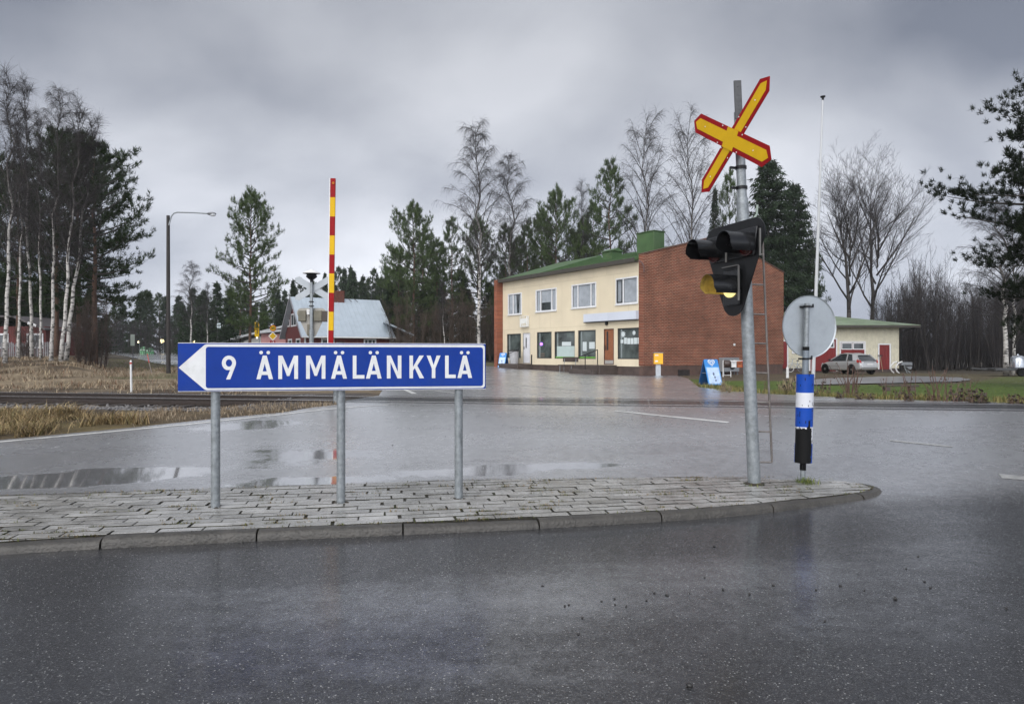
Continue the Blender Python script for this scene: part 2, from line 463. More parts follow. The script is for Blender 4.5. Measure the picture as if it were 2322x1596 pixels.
# ---- outlines on the ground
def ext(a, b, d):
    v = (b - a); v.z = 0; v.normalize(); return b + v * d
e0, e1, e2, e3 = gp(0, 997), gp(320, 967), gp(640, 935), gp(772, 916)
eL = ext(e2, e0, 40)
lawn_l = [gp(1585, 878), gp(1750, 893), gp(2000, 905), gp(2322, 914)]
lawnR = ext(lawn_l[2], lawn_l[3], 40)
BC = Vector((7.29, 37.8, 0)); BG = Vector((0.823, 0.568, 0)); BF = Vector((-0.568, 0.823, 0))
road_poly = [Vector((-46, -14, 0)), Vector((50, -14, 0)), Vector((lawnR.x, lawnR.y, 0))] + lawn_l[::-1] + \
    [gp(1560, 858), BC + BG * 2.6, BC, BC + BF * 15, Vector((-5.6, 51.5, 0)), Vector((-13, 45, 0)),
     Vector((-12.5, 34, 0)), Vector((-7.5, 25.5, 0)), gp(868, 884), gp(858, 899), gp(800, 909), e3, e2, e1, e0, eL]
rp2 = [(p.x, p.y) for p in road_poly]
far_c = [(10, 22), (-6, 35), (-17, 47), (-24.5, 57), (-44, 88), (-60, 112), (-84, 150), (-120, 205)]

PUD = [(gp(150, 1088), 1.75, .62, 1.5), (gp(670, 1094), 1.15, .36, 1.3), (gp(1000, 1072), 1.1, .30, 1.1), (gp(1180, 1062), 1.3, .26, 1.2), (gp(1400, 1052), 1.2, .24, .9),
       (gp(1930, 1110), 1.1, .5, .5), (gp(570, 965), 1.3, .5, .6), (gp(900, 1010), 2.6, 1.2, .35), (gp(1500, 985), 2.0, .5, .25), (gp(500, 1040), 2.6, 1.0, .4)]
def wet_at(x, y):
    w = 0.15 + 0.50 * sst(6.0, 9.0, y - 0.1 * np.abs(x - 1)) + 0.18 * sst(9, 14, y)
    # foreground lane: damp, a little wetter wheel tracks
    c = y - (3.6 + 0.17 * x)
    w = w + 0.16 * np.exp(-(c / 0.5) ** 2) + 0.10 * np.exp(-((c + 1.6) / 0.45) ** 2)
    w = w + 0.58 * np.exp(-((c - 1.0) / 0.55) ** 2 - ((x - 0.4) / 2.3) ** 2) + 0.22 * np.exp(-((x - 3.9) / 1.0) ** 2 - ((y - 5.9) / 1.2) ** 2)
    for p, a, b, s in PUD:
        dx, dy = x - p.x, y - p.y
        u = dx * 0.98 + dy * 0.18; v = -dx * 0.18 + dy * 0.98
        w = np.maximum(w, w + s * np.clip(1.15 - np.sqrt((u / a) ** 2 + (v / b) ** 2), 0, 0.6))
    return w

def sheet(name, poly, mat_, dz, spacing, attr=None, dense=None):
    poly = [(float(p[0]), float(p[1])) for p in poly]
    bp = []
    for i in range(len(poly)):
        a, b = np.array(poly[i]), np.array(poly[(i + 1) % len(poly)])
        n = max(1, int(np.hypot(*(b - a)) / 0.6))
        for k in range(n): bp.append(tuple(a + (b - a) * k / n))
    xs = [p[0] for p in poly]; ys = [p[1] for p in poly]
    pts = []
    for (x0, x1, y0, y1, s) in dense or [(min(xs), max(xs), min(ys), max(ys), spacing)]:
        gx, gy = np.meshgrid(np.arange(x0, x1, s), np.arange(y0, y1, s)); gx = gx.ravel(); gy = gy.ravel()
        ok = inpoly(gx, gy, poly)
        pts += list(zip(gx[ok], gy[ok]))
    nb = len(bp)
    vs = [Vector(p) for p in bp + pts]
    r = delaunay_2d_cdt(vs, [(i, (i + 1) % nb) for i in range(nb)], [], 1, 1e-5)
    V = np.array([(v.x, v.y, 0) for v in r[0]]); V[:, 2] = h(V[:, 0], V[:, 1]) + dz
    Fc = np.array([f for f in r[2] if len(f) == 3])
    a, b, c = V[Fc[:, 0]], V[Fc[:, 1]], V[Fc[:, 2]]
    up = np.cross(b - a, c - a)[:, 2] < 0
    Fc[up] = Fc[up][:, ::-1]
    me = npmesh(name, V, Fc, mat_, {'wet': attr(V[:, 0], V[:, 1]), 'old_sheen': sst(6.2, 7.6, V[:, 1] - .17*V[:, 0])} if attr else None, True)
    return tag(link(name, me), kind='structure')
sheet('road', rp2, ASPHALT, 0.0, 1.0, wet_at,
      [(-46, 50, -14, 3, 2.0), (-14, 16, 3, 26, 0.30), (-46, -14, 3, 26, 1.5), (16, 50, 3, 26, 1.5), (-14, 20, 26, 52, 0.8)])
# far road as a strip
fp = []
fl, fr = [], []
for i, (x, y) in enumerate(far_c):
    a = np.array(far_c[max(0, i - 1)]); b = np.array(far_c[min(len(far_c) - 1, i + 1)])
    d = (b - a) / np.hypot(*(b - a)); n = np.array([-d[1], d[0]])
    wdt = 4.8
    fl.append(np.array([x, y]) + n * wdt); fr.append(np.array([x, y]) - n * wdt)
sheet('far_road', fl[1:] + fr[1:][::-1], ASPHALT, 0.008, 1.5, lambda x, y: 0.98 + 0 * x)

# ---- ground sheet
def axis(a, segs):
    out = [a]
    for b, s in segs:
        n = max(1, int(round((b - out[-1]) / s))); out += list(np.linspace(out[-1], b, n + 1)[1:])
    return np.array(out)
gx = axis(-900, [(-400, 250), (-80, 20), (-34, 1.4), (-14, 0.45), (16, 0.6), (40, 0.8), (80, 2.5), (400, 20), (900, 250)])
gy = axis(-300, [(-20, 60), (6, 2), (34, 0.42), (64, 0.9), (160, 4), (400, 20), (1100, 200)])
GX, GY = np.meshgrid(gx, gy); X, Y = GX.ravel(), GY.ravel()
Z = h(X, Y) - 0.03 - 0.05 * inpoly(X, Y, rp2)
Q = qd(X, Y)
def vn(x, y, s, seed):
    return np.array([noise.noise(Vector((a * s, b * s, seed))) for a, b in zip(x, y)])
near = (np.abs(X) < 90) & (Y < 170)
n1 = np.zeros(len(X)); n1[near] = vn(X[near], Y[near], 0.5, 3.1)
n2 = np.zeros(len(X)); n2[near] = vn(X[near], Y[near], 0.16, 8.7)
C = np.tile(np.array([0.045, 0.04, 0.025]), (len(X), 1))
def paint(mask, col, k=1.0):
    k = np.clip(np.asarray(k, float) * np.ones(len(X)), 0, 1)[:, None] * mask[:, None]
    C[:] = C * (1 - k) + np.array(col) * k
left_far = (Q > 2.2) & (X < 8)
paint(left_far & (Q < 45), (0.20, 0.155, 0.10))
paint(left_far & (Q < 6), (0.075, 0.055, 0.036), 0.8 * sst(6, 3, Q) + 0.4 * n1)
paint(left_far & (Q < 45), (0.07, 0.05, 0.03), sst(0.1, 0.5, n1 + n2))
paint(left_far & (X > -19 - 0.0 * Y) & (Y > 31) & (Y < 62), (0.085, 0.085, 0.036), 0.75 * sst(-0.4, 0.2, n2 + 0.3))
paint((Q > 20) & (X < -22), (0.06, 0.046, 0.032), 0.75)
bed = (np.abs(Q - 0.79) < 2.9) & (X < -4.2)
paint(bed, (0.075, 0.066, 0.060))
nearv = (Q < -2.0) & (X < 0)
paint(nearv, (0.105, 0.078, 0.045)); paint(nearv, (0.062, 0.046, 0.03), sst(-0.1, 0.4, n1)); paint(nearv & (Q < -4), (0.17, 0.135, 0.062), sst(-0.2, 0.5, n1 + n2 + 0.2))
rt = (Q > 2.2) & (X >= 8)
paint(rt, (0.085, 0.066, 0.042))
LAWN = [gp(1585, 878), gp(1750, 893), gp(2000, 905), gp(2322, 914), lawnR, Vector((60, 26, 0)), gp(2322, 850), gp(2240, 858), gp(2170, 868), gp(1900, 872), gp(1780, 862), gp(1600, 862), gp(1562, 858)]
paint(inpoly(X, Y, [(p.x, p.y) for p in LAWN]), (0.068, 0.105, 0.016)); 
paint(inpoly(X, Y, [(p.x, p.y) for p in LAWN]), (0.125, 0.115, 0.04), 0.8*sst(0.1, 0.7, n1 + 0.3 * (7.0 - Q) / 3))
paint(rt & (Q > 27), (0.05, 0.042, 0.03), sst(38, 46, Q))
paint(rt & (X > 22) & (Q < 40) & (Q > 14), (0.085, 0.075, 0.035), 0.5)
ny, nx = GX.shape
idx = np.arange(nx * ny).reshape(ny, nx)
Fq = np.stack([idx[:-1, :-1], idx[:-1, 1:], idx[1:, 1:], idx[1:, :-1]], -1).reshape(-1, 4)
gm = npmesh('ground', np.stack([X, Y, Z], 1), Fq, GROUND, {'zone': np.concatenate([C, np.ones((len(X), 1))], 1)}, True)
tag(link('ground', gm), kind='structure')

# yard puddle on the garden side
YP = [gp(x, y) for x, y in [(1790, 866), (1880, 858), (1990, 854), (2080, 853), (2170, 856), (2205, 860), (2150, 866), (2060, 868), (1960, 870), (1850, 872)]]
yp = []
for i, p in enumerate(YP):
    q = YP[(i + 1) % len(YP)]
    for k in range(5):
        v = p.lerp(q, k / 5); n_ = noise.noise(v * 0.9) * 0.5; yp.append((v.x + n_, v.y + n_))
sheet('puddle', yp, mat('yard_water', (0.17, 0.165, 0.165), 0.36, 0, 0.25, 0.9, 0.1, 20, spec=1.0), 0.012, 1.0)

# ---- painted markings
PAINT = mat('road_paint', (0.55, 0.55, 0.53), 0.35, 0, 0.12, 30, 0.1, 120, dirt=(0.16, 0.16, 0.16), ds=5)
PAINT_W = mat('worn_road_paint', (0.30, 0.30, 0.29), 0.3, 0, 0.3, 30, 0.1, 120, dirt=(0.07, 0.07, 0.072), ds=4)
def strip(pts_, w, m, dz=0.005, name='road_marking'):
    P = []
    for a, b in zip(pts_[:-1], pts_[1:]):
        n = max(1, int((b - a).length / 0.35))
        P += [a.lerp(b, k / n) for k in range(n)]
    P.append(pts_[-1])
    V = []; 
    for i, p in enumerate(P):
        d = (P[min(i + 1, len(P) - 1)] - P[max(i - 1, 0)]); d.z = 0; d.normalize()
        n_ = Vector((-d.y, d.x, 0)) * w / 2
        for s in (n_, -n_):
            q_ = p + s; V.append((q_.x, q_.y, hf(q_.x, q_.y) + dz))
    Fc = [(2*i, 2*i+1, 2*i+3, 2*i+2) for i in range(len(P) - 1)]
    me = npmesh(name, np.array(V), np.array(Fc)[:, ::-1], m, None, True)
    return tag(link(name, me), kind='structure')
s0 = gp(0, 1002); s1 = gp(880, 918)
strip([ext(gp(430, 962), s0, 30), s0, gp(220, 982), gp(430, 962), gp(640, 940), gp(770, 925.5), s1], 0.10, PAINT)
strip([gp(1395, 932), gp(1520, 945), gp(1652, 958)], 0.13, PAINT)
strip([gp(2018, 999), gp(2160, 1013)], 0.09, PAINT_W)
strip([gp(1309, 869), gp(1500, 880), gp(1740, 894)], 0.11, PAINT_W)
strip([gp(1185, 874), gp(1322, 886)], 0.09, PAINT_W)
strip([gp(917, 882), gp(940, 893)], 0.16, PAINT)
strip([gp(988, 886.5), gp(1033, 891)], 0.10, PAINT)
strip([gp(2268, 1080), ext(gp(2268, 1080), gp(2360, 1088), 3)], 0.22, PAINT_W)

# ---- railway track
rail_m = mat('worn_rail_steel', (0.030, 0.021, 0.017), 0.5, 0.3, 0.3, 10)
railtop = mat('polished_rail_head', (0.42, 0.42, 0.42), 0.22, 0.9, 0.1, 20)
sleep_m = mat('tarred_sleeper', (0.035, 0.028, 0.024), 0.7, 0, 0.35, 5, 0.3, 30)
panel_m = mat('crossing_rubber', (0.030, 0.030, 0.032), 0.30, 0, 0.35, 7, 0.3, 90, spec=.9, coat=.25)
TRK = thing('railway_track', 'railway track with dark rails crossing the wet road between rubber panels', 'railway track', (0, 0, 0))
def tp(s, q, z): # along-track metre, metres beyond near rail
    return Vector((TU[0] * s + TN[0] * (TD + q), TU[1] * s + TN[1] * (TD + q), z))
def rail_prof(q0, z):
    return [(q0-.07, z-.17), (q0+.07, z-.17), (q0+.07, z-.155), (q0+.012, z-.13), (q0+.012, z-.04), (q0+.036, z-.03), (q0+.036, z-.002), (q0-.036, z-.002), (q0-.036, z-.03), (q0-.012, z-.04), (q0-.012, z-.13), (q0-.07, z-.155)]
for q0 in (0.0, 1.524 + .07):
    b = MB(); b.prism([tp(-60, q, z) for q, z in rail_prof(q0, 0.512)], tp(60, 0, 0) - tp(0, 0, 0) + tp(60, 0, 0) - tp(0, 0, 0))
    r_ = b.build('rail', rail_m, TRK)
    b = MB(); b.prism([tp(-60, q, z) for q, z in ((q0-.034, .510), (q0+.034, .510), (q0+.030, .5145), (q0-.030, .5145))], tp(60, 0, 0) - tp(-60, 0, 0))
    b.build('rail_head', railtop, r_, smooth=False)
b = MB(); b.box(-.12, .12, -.55, 2.15, -.11, .02)
sl0 = None
for i, s in enumerate(np.arange(-34, -10.6, 0.62)):
    if sl0 is None:
        o = b.build('sleeper', sleep_m, TRK, smooth=False, bevel=0.01); sl0 = o
    else:
        o = sl0.copy(); COL.objects.link(o); o.parent = TRK
    p = tp(s, 0.02, 0.342 - 0.0); o.location = (p.x, p.y, p.z); o.rotation_euler = (0, 0, math.atan2(TU[1], TU[0]) + R(random.uniform(-1, 1)))
# rubber crossing panels, between the rails and along their outsides
sX = -7.0
def panel(s0, s1, q0, q1, groove=True):
    b = MB(); zt = 0.509
    P = [tp(s0+.012, q0, zt-.03), tp(s1-.012, q0, zt-.03), tp(s1-.012, q1, zt-.03), tp(s0+.012, q1, zt-.03)]
    b.prism(P, (0, 0, .03))
    if groove:
        n = int((s1 - s0) / .12)
        for k in range(n):
            s = s0 + .06 + k * (s1 - s0 - .08) / n
            b.prism([tp(s, q0+.06, zt), tp(s+.035, q0+.06, zt), tp(s+.035, q1-.06, zt), tp(s, q1-.06, zt)], (0, 0, .006))
    return b.build('crossing_panel', panel_m, TRK, smooth=False, bevel=.004, seg=1)
s = sX
while s < 19:
    panel(s, s + 1.2, .115, 1.48); s += 1.2
s = sX
while s < 19:
    panel(s, s + 2.4, -.42, -.05, False); panel(s, s + 2.4, 1.645, 2.02, False); s += 2.4
b = MB(); c = tp(-17.45, -.62, .46)
b.bar(tp(-17.9, -.62, .47), tp(-17.05, -.62, .47), .2, .13)
tag(b.build('concrete_block', mat('pale_concrete', (0.46, 0.45, 0.37), .7, 0, .2, 9, .2, 40), None, bevel=.012), 'pale concrete block lying against the near rail left of the blue sign', 'concrete block')

# ---- traffic island: kerb ring, bed, pavers
ISL_N = [gp(-700, 1326), gp(0, 1256), gp(615, 1226), gp(1195, 1201), gp(1500, 1184), gp(1690, 1170), gp(1860, 1148), gp(1965, 1134), gp(2015, 1124)]
ISL_F = [gp(2032, 1116), gp(2016, 1102), gp(1960, 1089), gp(1880, 1079), gp(1790, 1074), gp(1640, 1076), gp(1042, 1093), gp(490, 1119), gp(0, 1137), gp(-700, 1163)]
ring = [Vector((p.x, p.y, 0)) for p in ISL_N + ISL_F]
def dens(ring, st):
    out = []
    for a, b in zip(ring, ring[1:] + ring[:1]):
        n = max(1, int((b - a).length / st)); out += [a.lerp(b, k / n) for k in range(n)]
    return out
def smooth_ring(r, it):
    for _ in range(it):
        r = [r[i] if (r[i].x < -6) else (r[i-1] + r[i] * 2 + r[(i+1) % len(r)]) / 4 for i in range(len(r))]
    return r
ring = smooth_ring(dens(ring, 0.12), 12)
def inset(ring, d):
    out = []
    n = len(ring)
    for i in range(n):
        t = (ring[(i+1) % n] - ring[i-1]).normalized(); out.append(ring[i] + Vector((-t.y, t.x, 0)) * d)
    return out
kerb_m = mat('wet_kerb_concrete', (0.044, 0.040, 0.034), 0.42, 0, 0.35, 7, 0.6, 45, dirt=(0.018, 0.017, 0.012), ds=2.4)
bed_m = mat('joint_moss_and_grit', (0.014, 0.012, 0.006), 0.8, 0, 0.6, 14, 0.6, 60, dirt=(0.035, 0.042, 0.007), ds=3)
KW = 0.115
prof = [(0.0, -0.02), (0.004, 0.040), (0.018, 0.062), (0.042, 0.076), (0.08, 0.081), (KW, 0.081), (KW + .01, 0.035)]
rings = [(inset(ring, d), z) for d, z in prof]
b = MB(); n = len(ring); acc = 0.0; stones = []; cur = []
for i in range(n):
    seg = (ring[(i+1) % n] - ring[i]).length
    cur.append(i); acc += seg
    if acc > 1.17: stones.append(cur + [(i+1) % n]); cur = []; acc = 0
if cur: stones.append(cur + [0])
for st in stones:
    k = len(st); vs = []; jz = random.uniform(-.006, .006); jo = random.uniform(-.008, .008)
    t0 = (ring[st[1]] - ring[st[0]]).normalized()
    for j, i in enumerate(st):
        for (rg, z) in rings:
            p = rg[i].copy()
            if j == 0: p += (ring[st[1]] - ring[st[0]]).normalized() * .008
            if j == k - 1: p -= (ring[st[-1]] - ring[st[-2]]).normalized() * .008
            nn = (rings[1][0][i] - rings[5][0][i]).normalized(); jz += random.uniform(-.0012, .0012)
            vs.append((p.x + nn.x * jo, p.y + nn.y * jo, z + (jz if z > 0 else 0)))
    m = len(rings); fs = []
    for j in range(k - 1):
        for q in range(m - 1): fs.append((j*m+q, (j+1)*m+q, (j+1)*m+q+1, j*m+q+1))
    fs.append(tuple(range(m))); fs.append(tuple((k-1)*m + q for q in range(m-1, -1, -1)))
    b.add(vs, fs)
tag(b.build('kerb', kerb_m), kind='structure')
inner = inset(ring, KW + .004)
b = MB(); b.prism([Vector((p.x, p.y, 0.0)) for p in inner], (0, 0, 0.073))
tag(b.build('traffic_island', bed_m, smooth=False), kind='structure')
# pavers as separate stones in a running bond, clipped to the island
paver_m = bpy.data.materials.new('wet_concrete_pavers'); paver_m.use_nodes = True
def paver_nodes():
    N, L = paver_m.node_tree.nodes, paver_m.node_tree.links
    p = N['Principled BSDF']
    g = N.new('ShaderNodeNewGeometry')
    a = N.new('ShaderNodeAttribute'); a.attribute_name = 'tone'
    n1 = N.new('ShaderNodeTexNoise'); n1.inputs['Scale'].default_value = 3.0; n1.inputs['Detail'].default_value = 9; n1.inputs['Roughness'].default_value = .7
    n2 = N.new('ShaderNodeTexNoise'); n2.inputs['Scale'].default_value = 90; n2.inputs['Detail'].default_value = 4
    for q in (n1, n2): L.new(g.outputs['Position'], q.inputs['Vector'])
    rp = N.new('ShaderNodeValToRGB'); rp.color_ramp.elements[0].position = .35; rp.color_ramp.elements[1].position = .7
    rp.color_ramp.elements[0].color = (.17, .165, .15, 1); rp.color_ramp.elements[1].color = (.345, .34, .33, 1)
    L.new(n1.outputs[0], rp.inputs[0])
    sc = N.new('ShaderNodeVectorMath'); sc.operation = 'SCALE'; L.new(rp.outputs[0], sc.inputs[0]); L.new(a.outputs['Fac'], sc.inputs['Scale'])
    L.new(sc.outputs[0], p.inputs['Base Color'])
    mr = N.new('ShaderNodeMapRange'); mr.inputs[1].default_value = .35; mr.inputs[2].default_value = .7; mr.inputs[3].default_value = .16; mr.inputs[4].default_value = .38; p.inputs['Specular IOR Level'].default_value = .8
    L.new(n1.outputs[0], mr.inputs[0]); L.new(mr.outputs[0], p.inputs['Roughness'])
    b = N.new('ShaderNodeBump'); b.inputs['Strength'].default_value = .35; b.inputs['Distance'].default_value = .006
    L.new(n2.outputs[0], b.inputs['Height']); L.new(b.outputs[0], p.inputs['Normal'])
paver_nodes()
ipoly = [(p.x, p.y) for p in inner]
ua = math.atan2(0.178, 1.0); ux, uy = math.cos(ua), math.sin(ua)
O = np.array([0.0, 6.30])
PL, PW, GU, GV = 0.372, 0.150, 0.013, 0.030
PV, PF, PT, PS = [], [], [], []
IP = np.array(ipoly)
def clip_to_island(poly):
    c = np.mean(poly, axis=0)
    for _ in range(2):
        d = np.linalg.norm(IP - c, axis=1); i = int(np.argmin(d)); a = IP[i - 1]; b_ = IP[(i + 1) % len(IP)]
        t = (b_ - a) / np.linalg.norm(b_ - a); nn = np.array([-t[1], t[0]]); o = IP[i] + nn * .004
        out = []
        for k in range(len(poly)):
            p, q = np.array(poly[k]), np.array(poly[(k + 1) % len(poly)]); sp, sq = (p - o) @ nn, (q - o) @ nn
            if sp >= 0: out.append(tuple(p))
            if (sp >= 0) != (sq >= 0): out.append(tuple(p + (q - p) * sp / (sp - sq)))
        poly = out
        if len(poly) < 3: return []
        c = np.mean(poly, axis=0)
    return poly
for r in range(-2, 22):
    for c_ in range(-30, 20):
        u0 = c_ * PL + (r % 2) * PL * .5 + random.uniform(-.012, .012) + 0.05 * r; v0 = r * PW
        corners = []
        for (a, c2) in ((u0 + GU/2, v0 + GV/2), (u0 + PL - GU/2, v0 + GV/2), (u0 + PL - GU/2, v0 + PW - GV/2), (u0 + GU/2, v0 + PW - GV/2)):
            a += random.uniform(-.005, .005); c2 += random.uniform(-.004, .004)
            corners.append((O[0] + a * ux - c2 * uy, O[1] + a * uy + c2 * ux))
        ok = inpoly([q[0] for q in corners], [q[1] for q in corners], ipoly)
        if not ok.any(): continue
        if not ok.all(): corners = clip_to_island(corners)
        n_ = len(corners)
        if n_ < 3: continue
        ar = abs(sum(corners[k][0]*corners[(k+1) % n_][1] - corners[(k+1) % n_][0]*corners[k][1] for k in range(n_))) / 2
        if ar < .003: continue
        zt = 0.085 + random.uniform(-.003, .003); tx, ty = random.uniform(-.008, .008), random.uniform(-.014, .014)
        base = len(PV); m_ = np.mean(corners, axis=0)
        zs = [zt + (q[0] - m_[0]) * tx + (q[1] - m_[1]) * ty for q in corners]
        inn = [(m_[0] + (q[0] - m_[0]) * .986, m_[1] + (q[1] - m_[1]) * .965) for q in corners]
        for q in corners: PV.append((q[0], q[1], .045))
        for q, z in zip(corners, zs): PV.append((q[0], q[1], z - .0025))
        for q, z in zip(inn, zs): PV.append((q[0], q[1], z))
        for k in range(n_):
            k2 = (k + 1) % n_
            PS.append(len(PF)); PF.append((base+k, base+k2, base+n_+k2, base+n_+k)); PF.append((base+n_+k, base+n_+k2, base+2*n_+k2, base+2*n_+k))
        PF.append(tuple(base + 2*n_ + k for k in range(n_)))
        PT += [random.choice((random.uniform(.72, 1.2), random.uniform(.9, 1.1)))] * (3*n_)
me = bpy.data.meshes.new('paving'); me.from_pydata(PV, [], PF); me.materials.append(paver_m); me.materials.append(bed_m)
for i_ in PS: me.polygons[i_].material_index = 1
at_ = me.attributes.new('tone', 'FLOAT', 'POINT'); at_.data.foreach_set('value', np.array(PT, np.float32)); me.update()
tag(link('paving', me), kind='structure')
# ================================================================== FOREGROUND SIGNS
# ---- blue direction sign (local x along the board, y away from the camera)
SY = 0.17282
L0 = Vector((-3.306, 6.76, 0))
sc_, ss_ = math.cos(SY), math.sin(SY)
base = L0 + Vector((sc_, ss_, 0)) * 1.56
sg = thing('direction_sign', 'long blue direction sign with white arrow on three steel posts, reading 9 ÄMMÄLÄNKYLÄ', 'road sign', (base.x, base.y, 0.10), SY)
def sx(t): return t - 1.56
ZB = -0.10
EX, EZ = Vector((1, 0, 0)), Vector((0, 0, 1))
for t in (0.335, 1.565, 2.79):
    b = MB(); b.tube([(sx(t), .075, ZB + .03), (sx(t), .075, 1.737 + ZB)], .044, 20)
    p_ = b.build('post', STEEL, sg)
    b = MB(); b.tube([(sx(t), .075, 1.7371 + ZB), (sx(t), .075, 1.752 + ZB)], [.046, .040], 20)
    b.build('post_cap', BLACK, p_)
    b = MB()
    for z in (1.33, 1.66):
        b.box(sx(t) - .06, sx(t) + .06, .021, .034, z + ZB - .016, z + ZB + .016)
    b.build('bracket', STEEL_D, p_, bevel=.003)
    b = MB(); 
    for k in range(9):
        a = random.uniform(0, 6.28); d = random.uniform(.03, .085)
        b.sphere((sx(t) + d*math.cos(a),   .075 + d*math.sin(a), -.016), random.uniform(.012, .024), 6, 4, (1, 1, .5))
    b.build('base_soil', mat('dark_soil', (.028, .022, .015), .8, 0, .3), p_)
fr_ = lambda y: (Vector((0, y, 0)), EX, EZ)
def rr(x0, x1, z0, z1, r): return rrect(sx(x0), sx(x1), z0 + ZB, z1 + ZB, r)
flat('backing_panel', [rr(0.0, 3.071, 1.258, 1.733, .012)], .02, fr_(.012), BLUE, sg)
b = MB(); b.box(sx(0), sx(3.071), .004, .021, 1.7334 + ZB, 1.7385 + ZB); b.box(sx(0), sx(3.071), .004, .021, 1.2525 + ZB, 1.2576 + ZB)
b.build('edge_profile', WHITE_P, sg, smooth=False)
arrow = [(.008, 1.492)] + [(.238, 1.283), (.252, 1.272), (.268, 1.266)]
brd = [(sx(a), z + ZB) for a, z in arrow]
for cx_, cz_, a0 in ((3.032, 1.296, 270), (3.032, 1.694, 0)):
    for i in range(7):
        a = R(a0 + 15 * i); brd.append((sx(cx_ + .030*math.cos(a)), cz_ + .030*math.sin(a) + ZB))
brd += [(sx(a), z + ZB) for a, z in ((.268, 1.724), (.252, 1.718), (.238, 1.707))]
flat('white_border', [brd], .003, fr_(.0005), WHITE_S, sg)
flat('blue_field', [rr(.262, 3.042, 1.287, 1.698, .026)], .003, fr_(-.0027), BLUE, sg)
S_ = .037
def LA(x0, x1, b, t):
    H = t - b; cx_ = (x0 + x1) / 2; aw = S_ * .52; s2 = S_ * 1.06
    kx = (cx_ - aw - x0) / H
    lo, hi = b + .18 * H, b + .33 * H
    li = lambda z: x0 + s2 + kx * (z - b)
    ri = lambda z: x1 - s2 - kx * (z - b)
    zi = b + (cx_ - x0 - s2) / kx
    return [[(x0, b), (x0 + s2, b), (li(lo), lo), (ri(lo), lo), (x1 - s2, b), (x1, b), (cx_ + aw, t), (cx_ - aw, t)],
            [(li(hi), hi), (ri(hi), hi), (cx_, min(zi, t - .02))]]
def LM(x0, x1, b, t):
    H = t - b; c = (x0 + x1) / 2; a = S_ * 1.1
    return [[(x0, b), (x0, t), (x0 + a, t), (c, b + .43*H), (x1 - a, t), (x1, t), (x1, b), (x1 - S_, b), (x1 - S_, t - .30*H), (c + .012, b + .13*H), (c - .012, b + .13*H), (x0 + S_, t - .30*H), (x0 + S_, b)]]
def LN(x0, x1, b, t):
    H = t - b; a = S_ * 1.08
    return [[(x0, b), (x0, t), (x0 + a, t), (x1 - S_, b + .29*H), (x1 - S_, t), (x1, t), (x1, b), (x1 - a, b), (x0 + S_, t - .29*H), (x0 + S_, b)]]
def LL(x0, x1, b, t): return [[(x0, b), (x0, t), (x0 + S_, t), (x0 + S_, b + S_), (x1, b + S_), (x1, b)]]
def LK(x0, x1, b, t):
    H = t - b; s = S_
    return [[(x0, b), (x0, t), (x0+s, t), (x0+s, b+.50*H), (x1-1.28*s, t), (x1-.02*s, t), (x0+s+.044, b+.56*H), (x1+.002, b), (x1-1.22*s, b), (x0+s+.019, b+.45*H), (x0+s, b+.34*H), (x0+s, b)]]
def LY(x0, x1, b, t):
    H = t - b; c = (x0 + x1) / 2; s = S_
    return [[(x0, t), (x0+1.12*s, t), (c, b+.58*H), (x1-1.12*s, t), (x1, t), (c+s/2, b+.43*H), (c+s/2, b), (c-s/2, b), (c-s/2, b+.43*H)]]
def L9(x0, x1, b, t):
    c = (x0 + x1) / 2; rx = (x1 - x0) / 2; ry = .074; cz_ = t - ry
    o = [(x0 + .040, b), (x0 + .079, b)]
    for i in range(27):
        a = R(-24 + (250 + 24) * i / 26); o.append((c + rx*math.cos(a), cz_ + ry*math.sin(a)))
    o.append((c + .012, cz_ - ry + .004))
    return [o, circ(c, cz_, rx - S_, ry - S_, 24)]
def dots(xa, xb, z): return [circ(xa, z, .0175, n=18), circ(xb, z, .0175, n=18)]
LB, LT = 1.373, 1.6105
letters = [('digit', L9, .414, .548), ('letter', LA, .743, .902), ('letter', LM, .954, 1.146), ('letter', LM, 1.225, 1.416), ('letter', LA, 1.472, 1.631),
           ('letter', LL, 1.689, 1.807), ('letter', LA, 1.822, 1.981), ('letter', LN, 2.035, 2.184), ('letter', LK, 2.267, 2.417), ('letter', LY, 2.445, 2.591),
           ('letter', LL, 2.639, 2.751), ('letter', LA, 2.769, 2.925)]
for nm, fn, a, c in letters:
    loops = fn(a, c, LB, LT)
    if fn is LA:
        m_ = (a + c) / 2; loops += dots(m_ - .0345, m_ + .0345, 1.641)
    loops = [[(sx(x), z + ZB) for x, z in lp] for lp in loops]
    flat(nm, loops, .002, fr_(-.0056), WHITE_S, sg)

# ---- level-crossing signal beside the road
base = gp(1710, 1090, .12)
cs = thing('crossing_signal', 'tall level crossing signal with red and yellow cross, black light board and side ladder', 'crossing signal', (2.88, 8.13, 0.11))
def lw(p): return Vector(p) - Vector((2.88, 8.13, 0.11))
leanx = -0.2 / 4.72
def pole(z): return Vector((2.88 + leanx * (z - .12), 8.13, z))
b = MB(); b.tube([lw(pole(z)) for z in (.04, 1.2, 2.4, 3.42)], [.074, .0725, .071, .069], 24)
b.build('lower_pole', STEEL, cs)
b = MB(); b.tube([lw(pole(z)) for z in (3.421, 3.47, 3.50, 4.50)], [.069, .066, .055, .054], 24)
up_ = b.build('upper_pole', STEEL, cs)
b = MB(); b.bar(lw(pole(4.40)) + Vector((-.02, -.062, 0)), lw(pole(4.85)) + Vector((-.02, -.062, 0)), .085, .022, (0, 1, 0))
for z in (4.47, 4.56, 4.68, 4.78): b.tube([lw(pole(z)) + Vector((-.02, -.075, 0)), lw(pole(z)) + Vector((-.02, -.079, 0))], .008, 8)
b.build('top_strap', STEEL_D, cs, smooth=True)
YW = -1.233
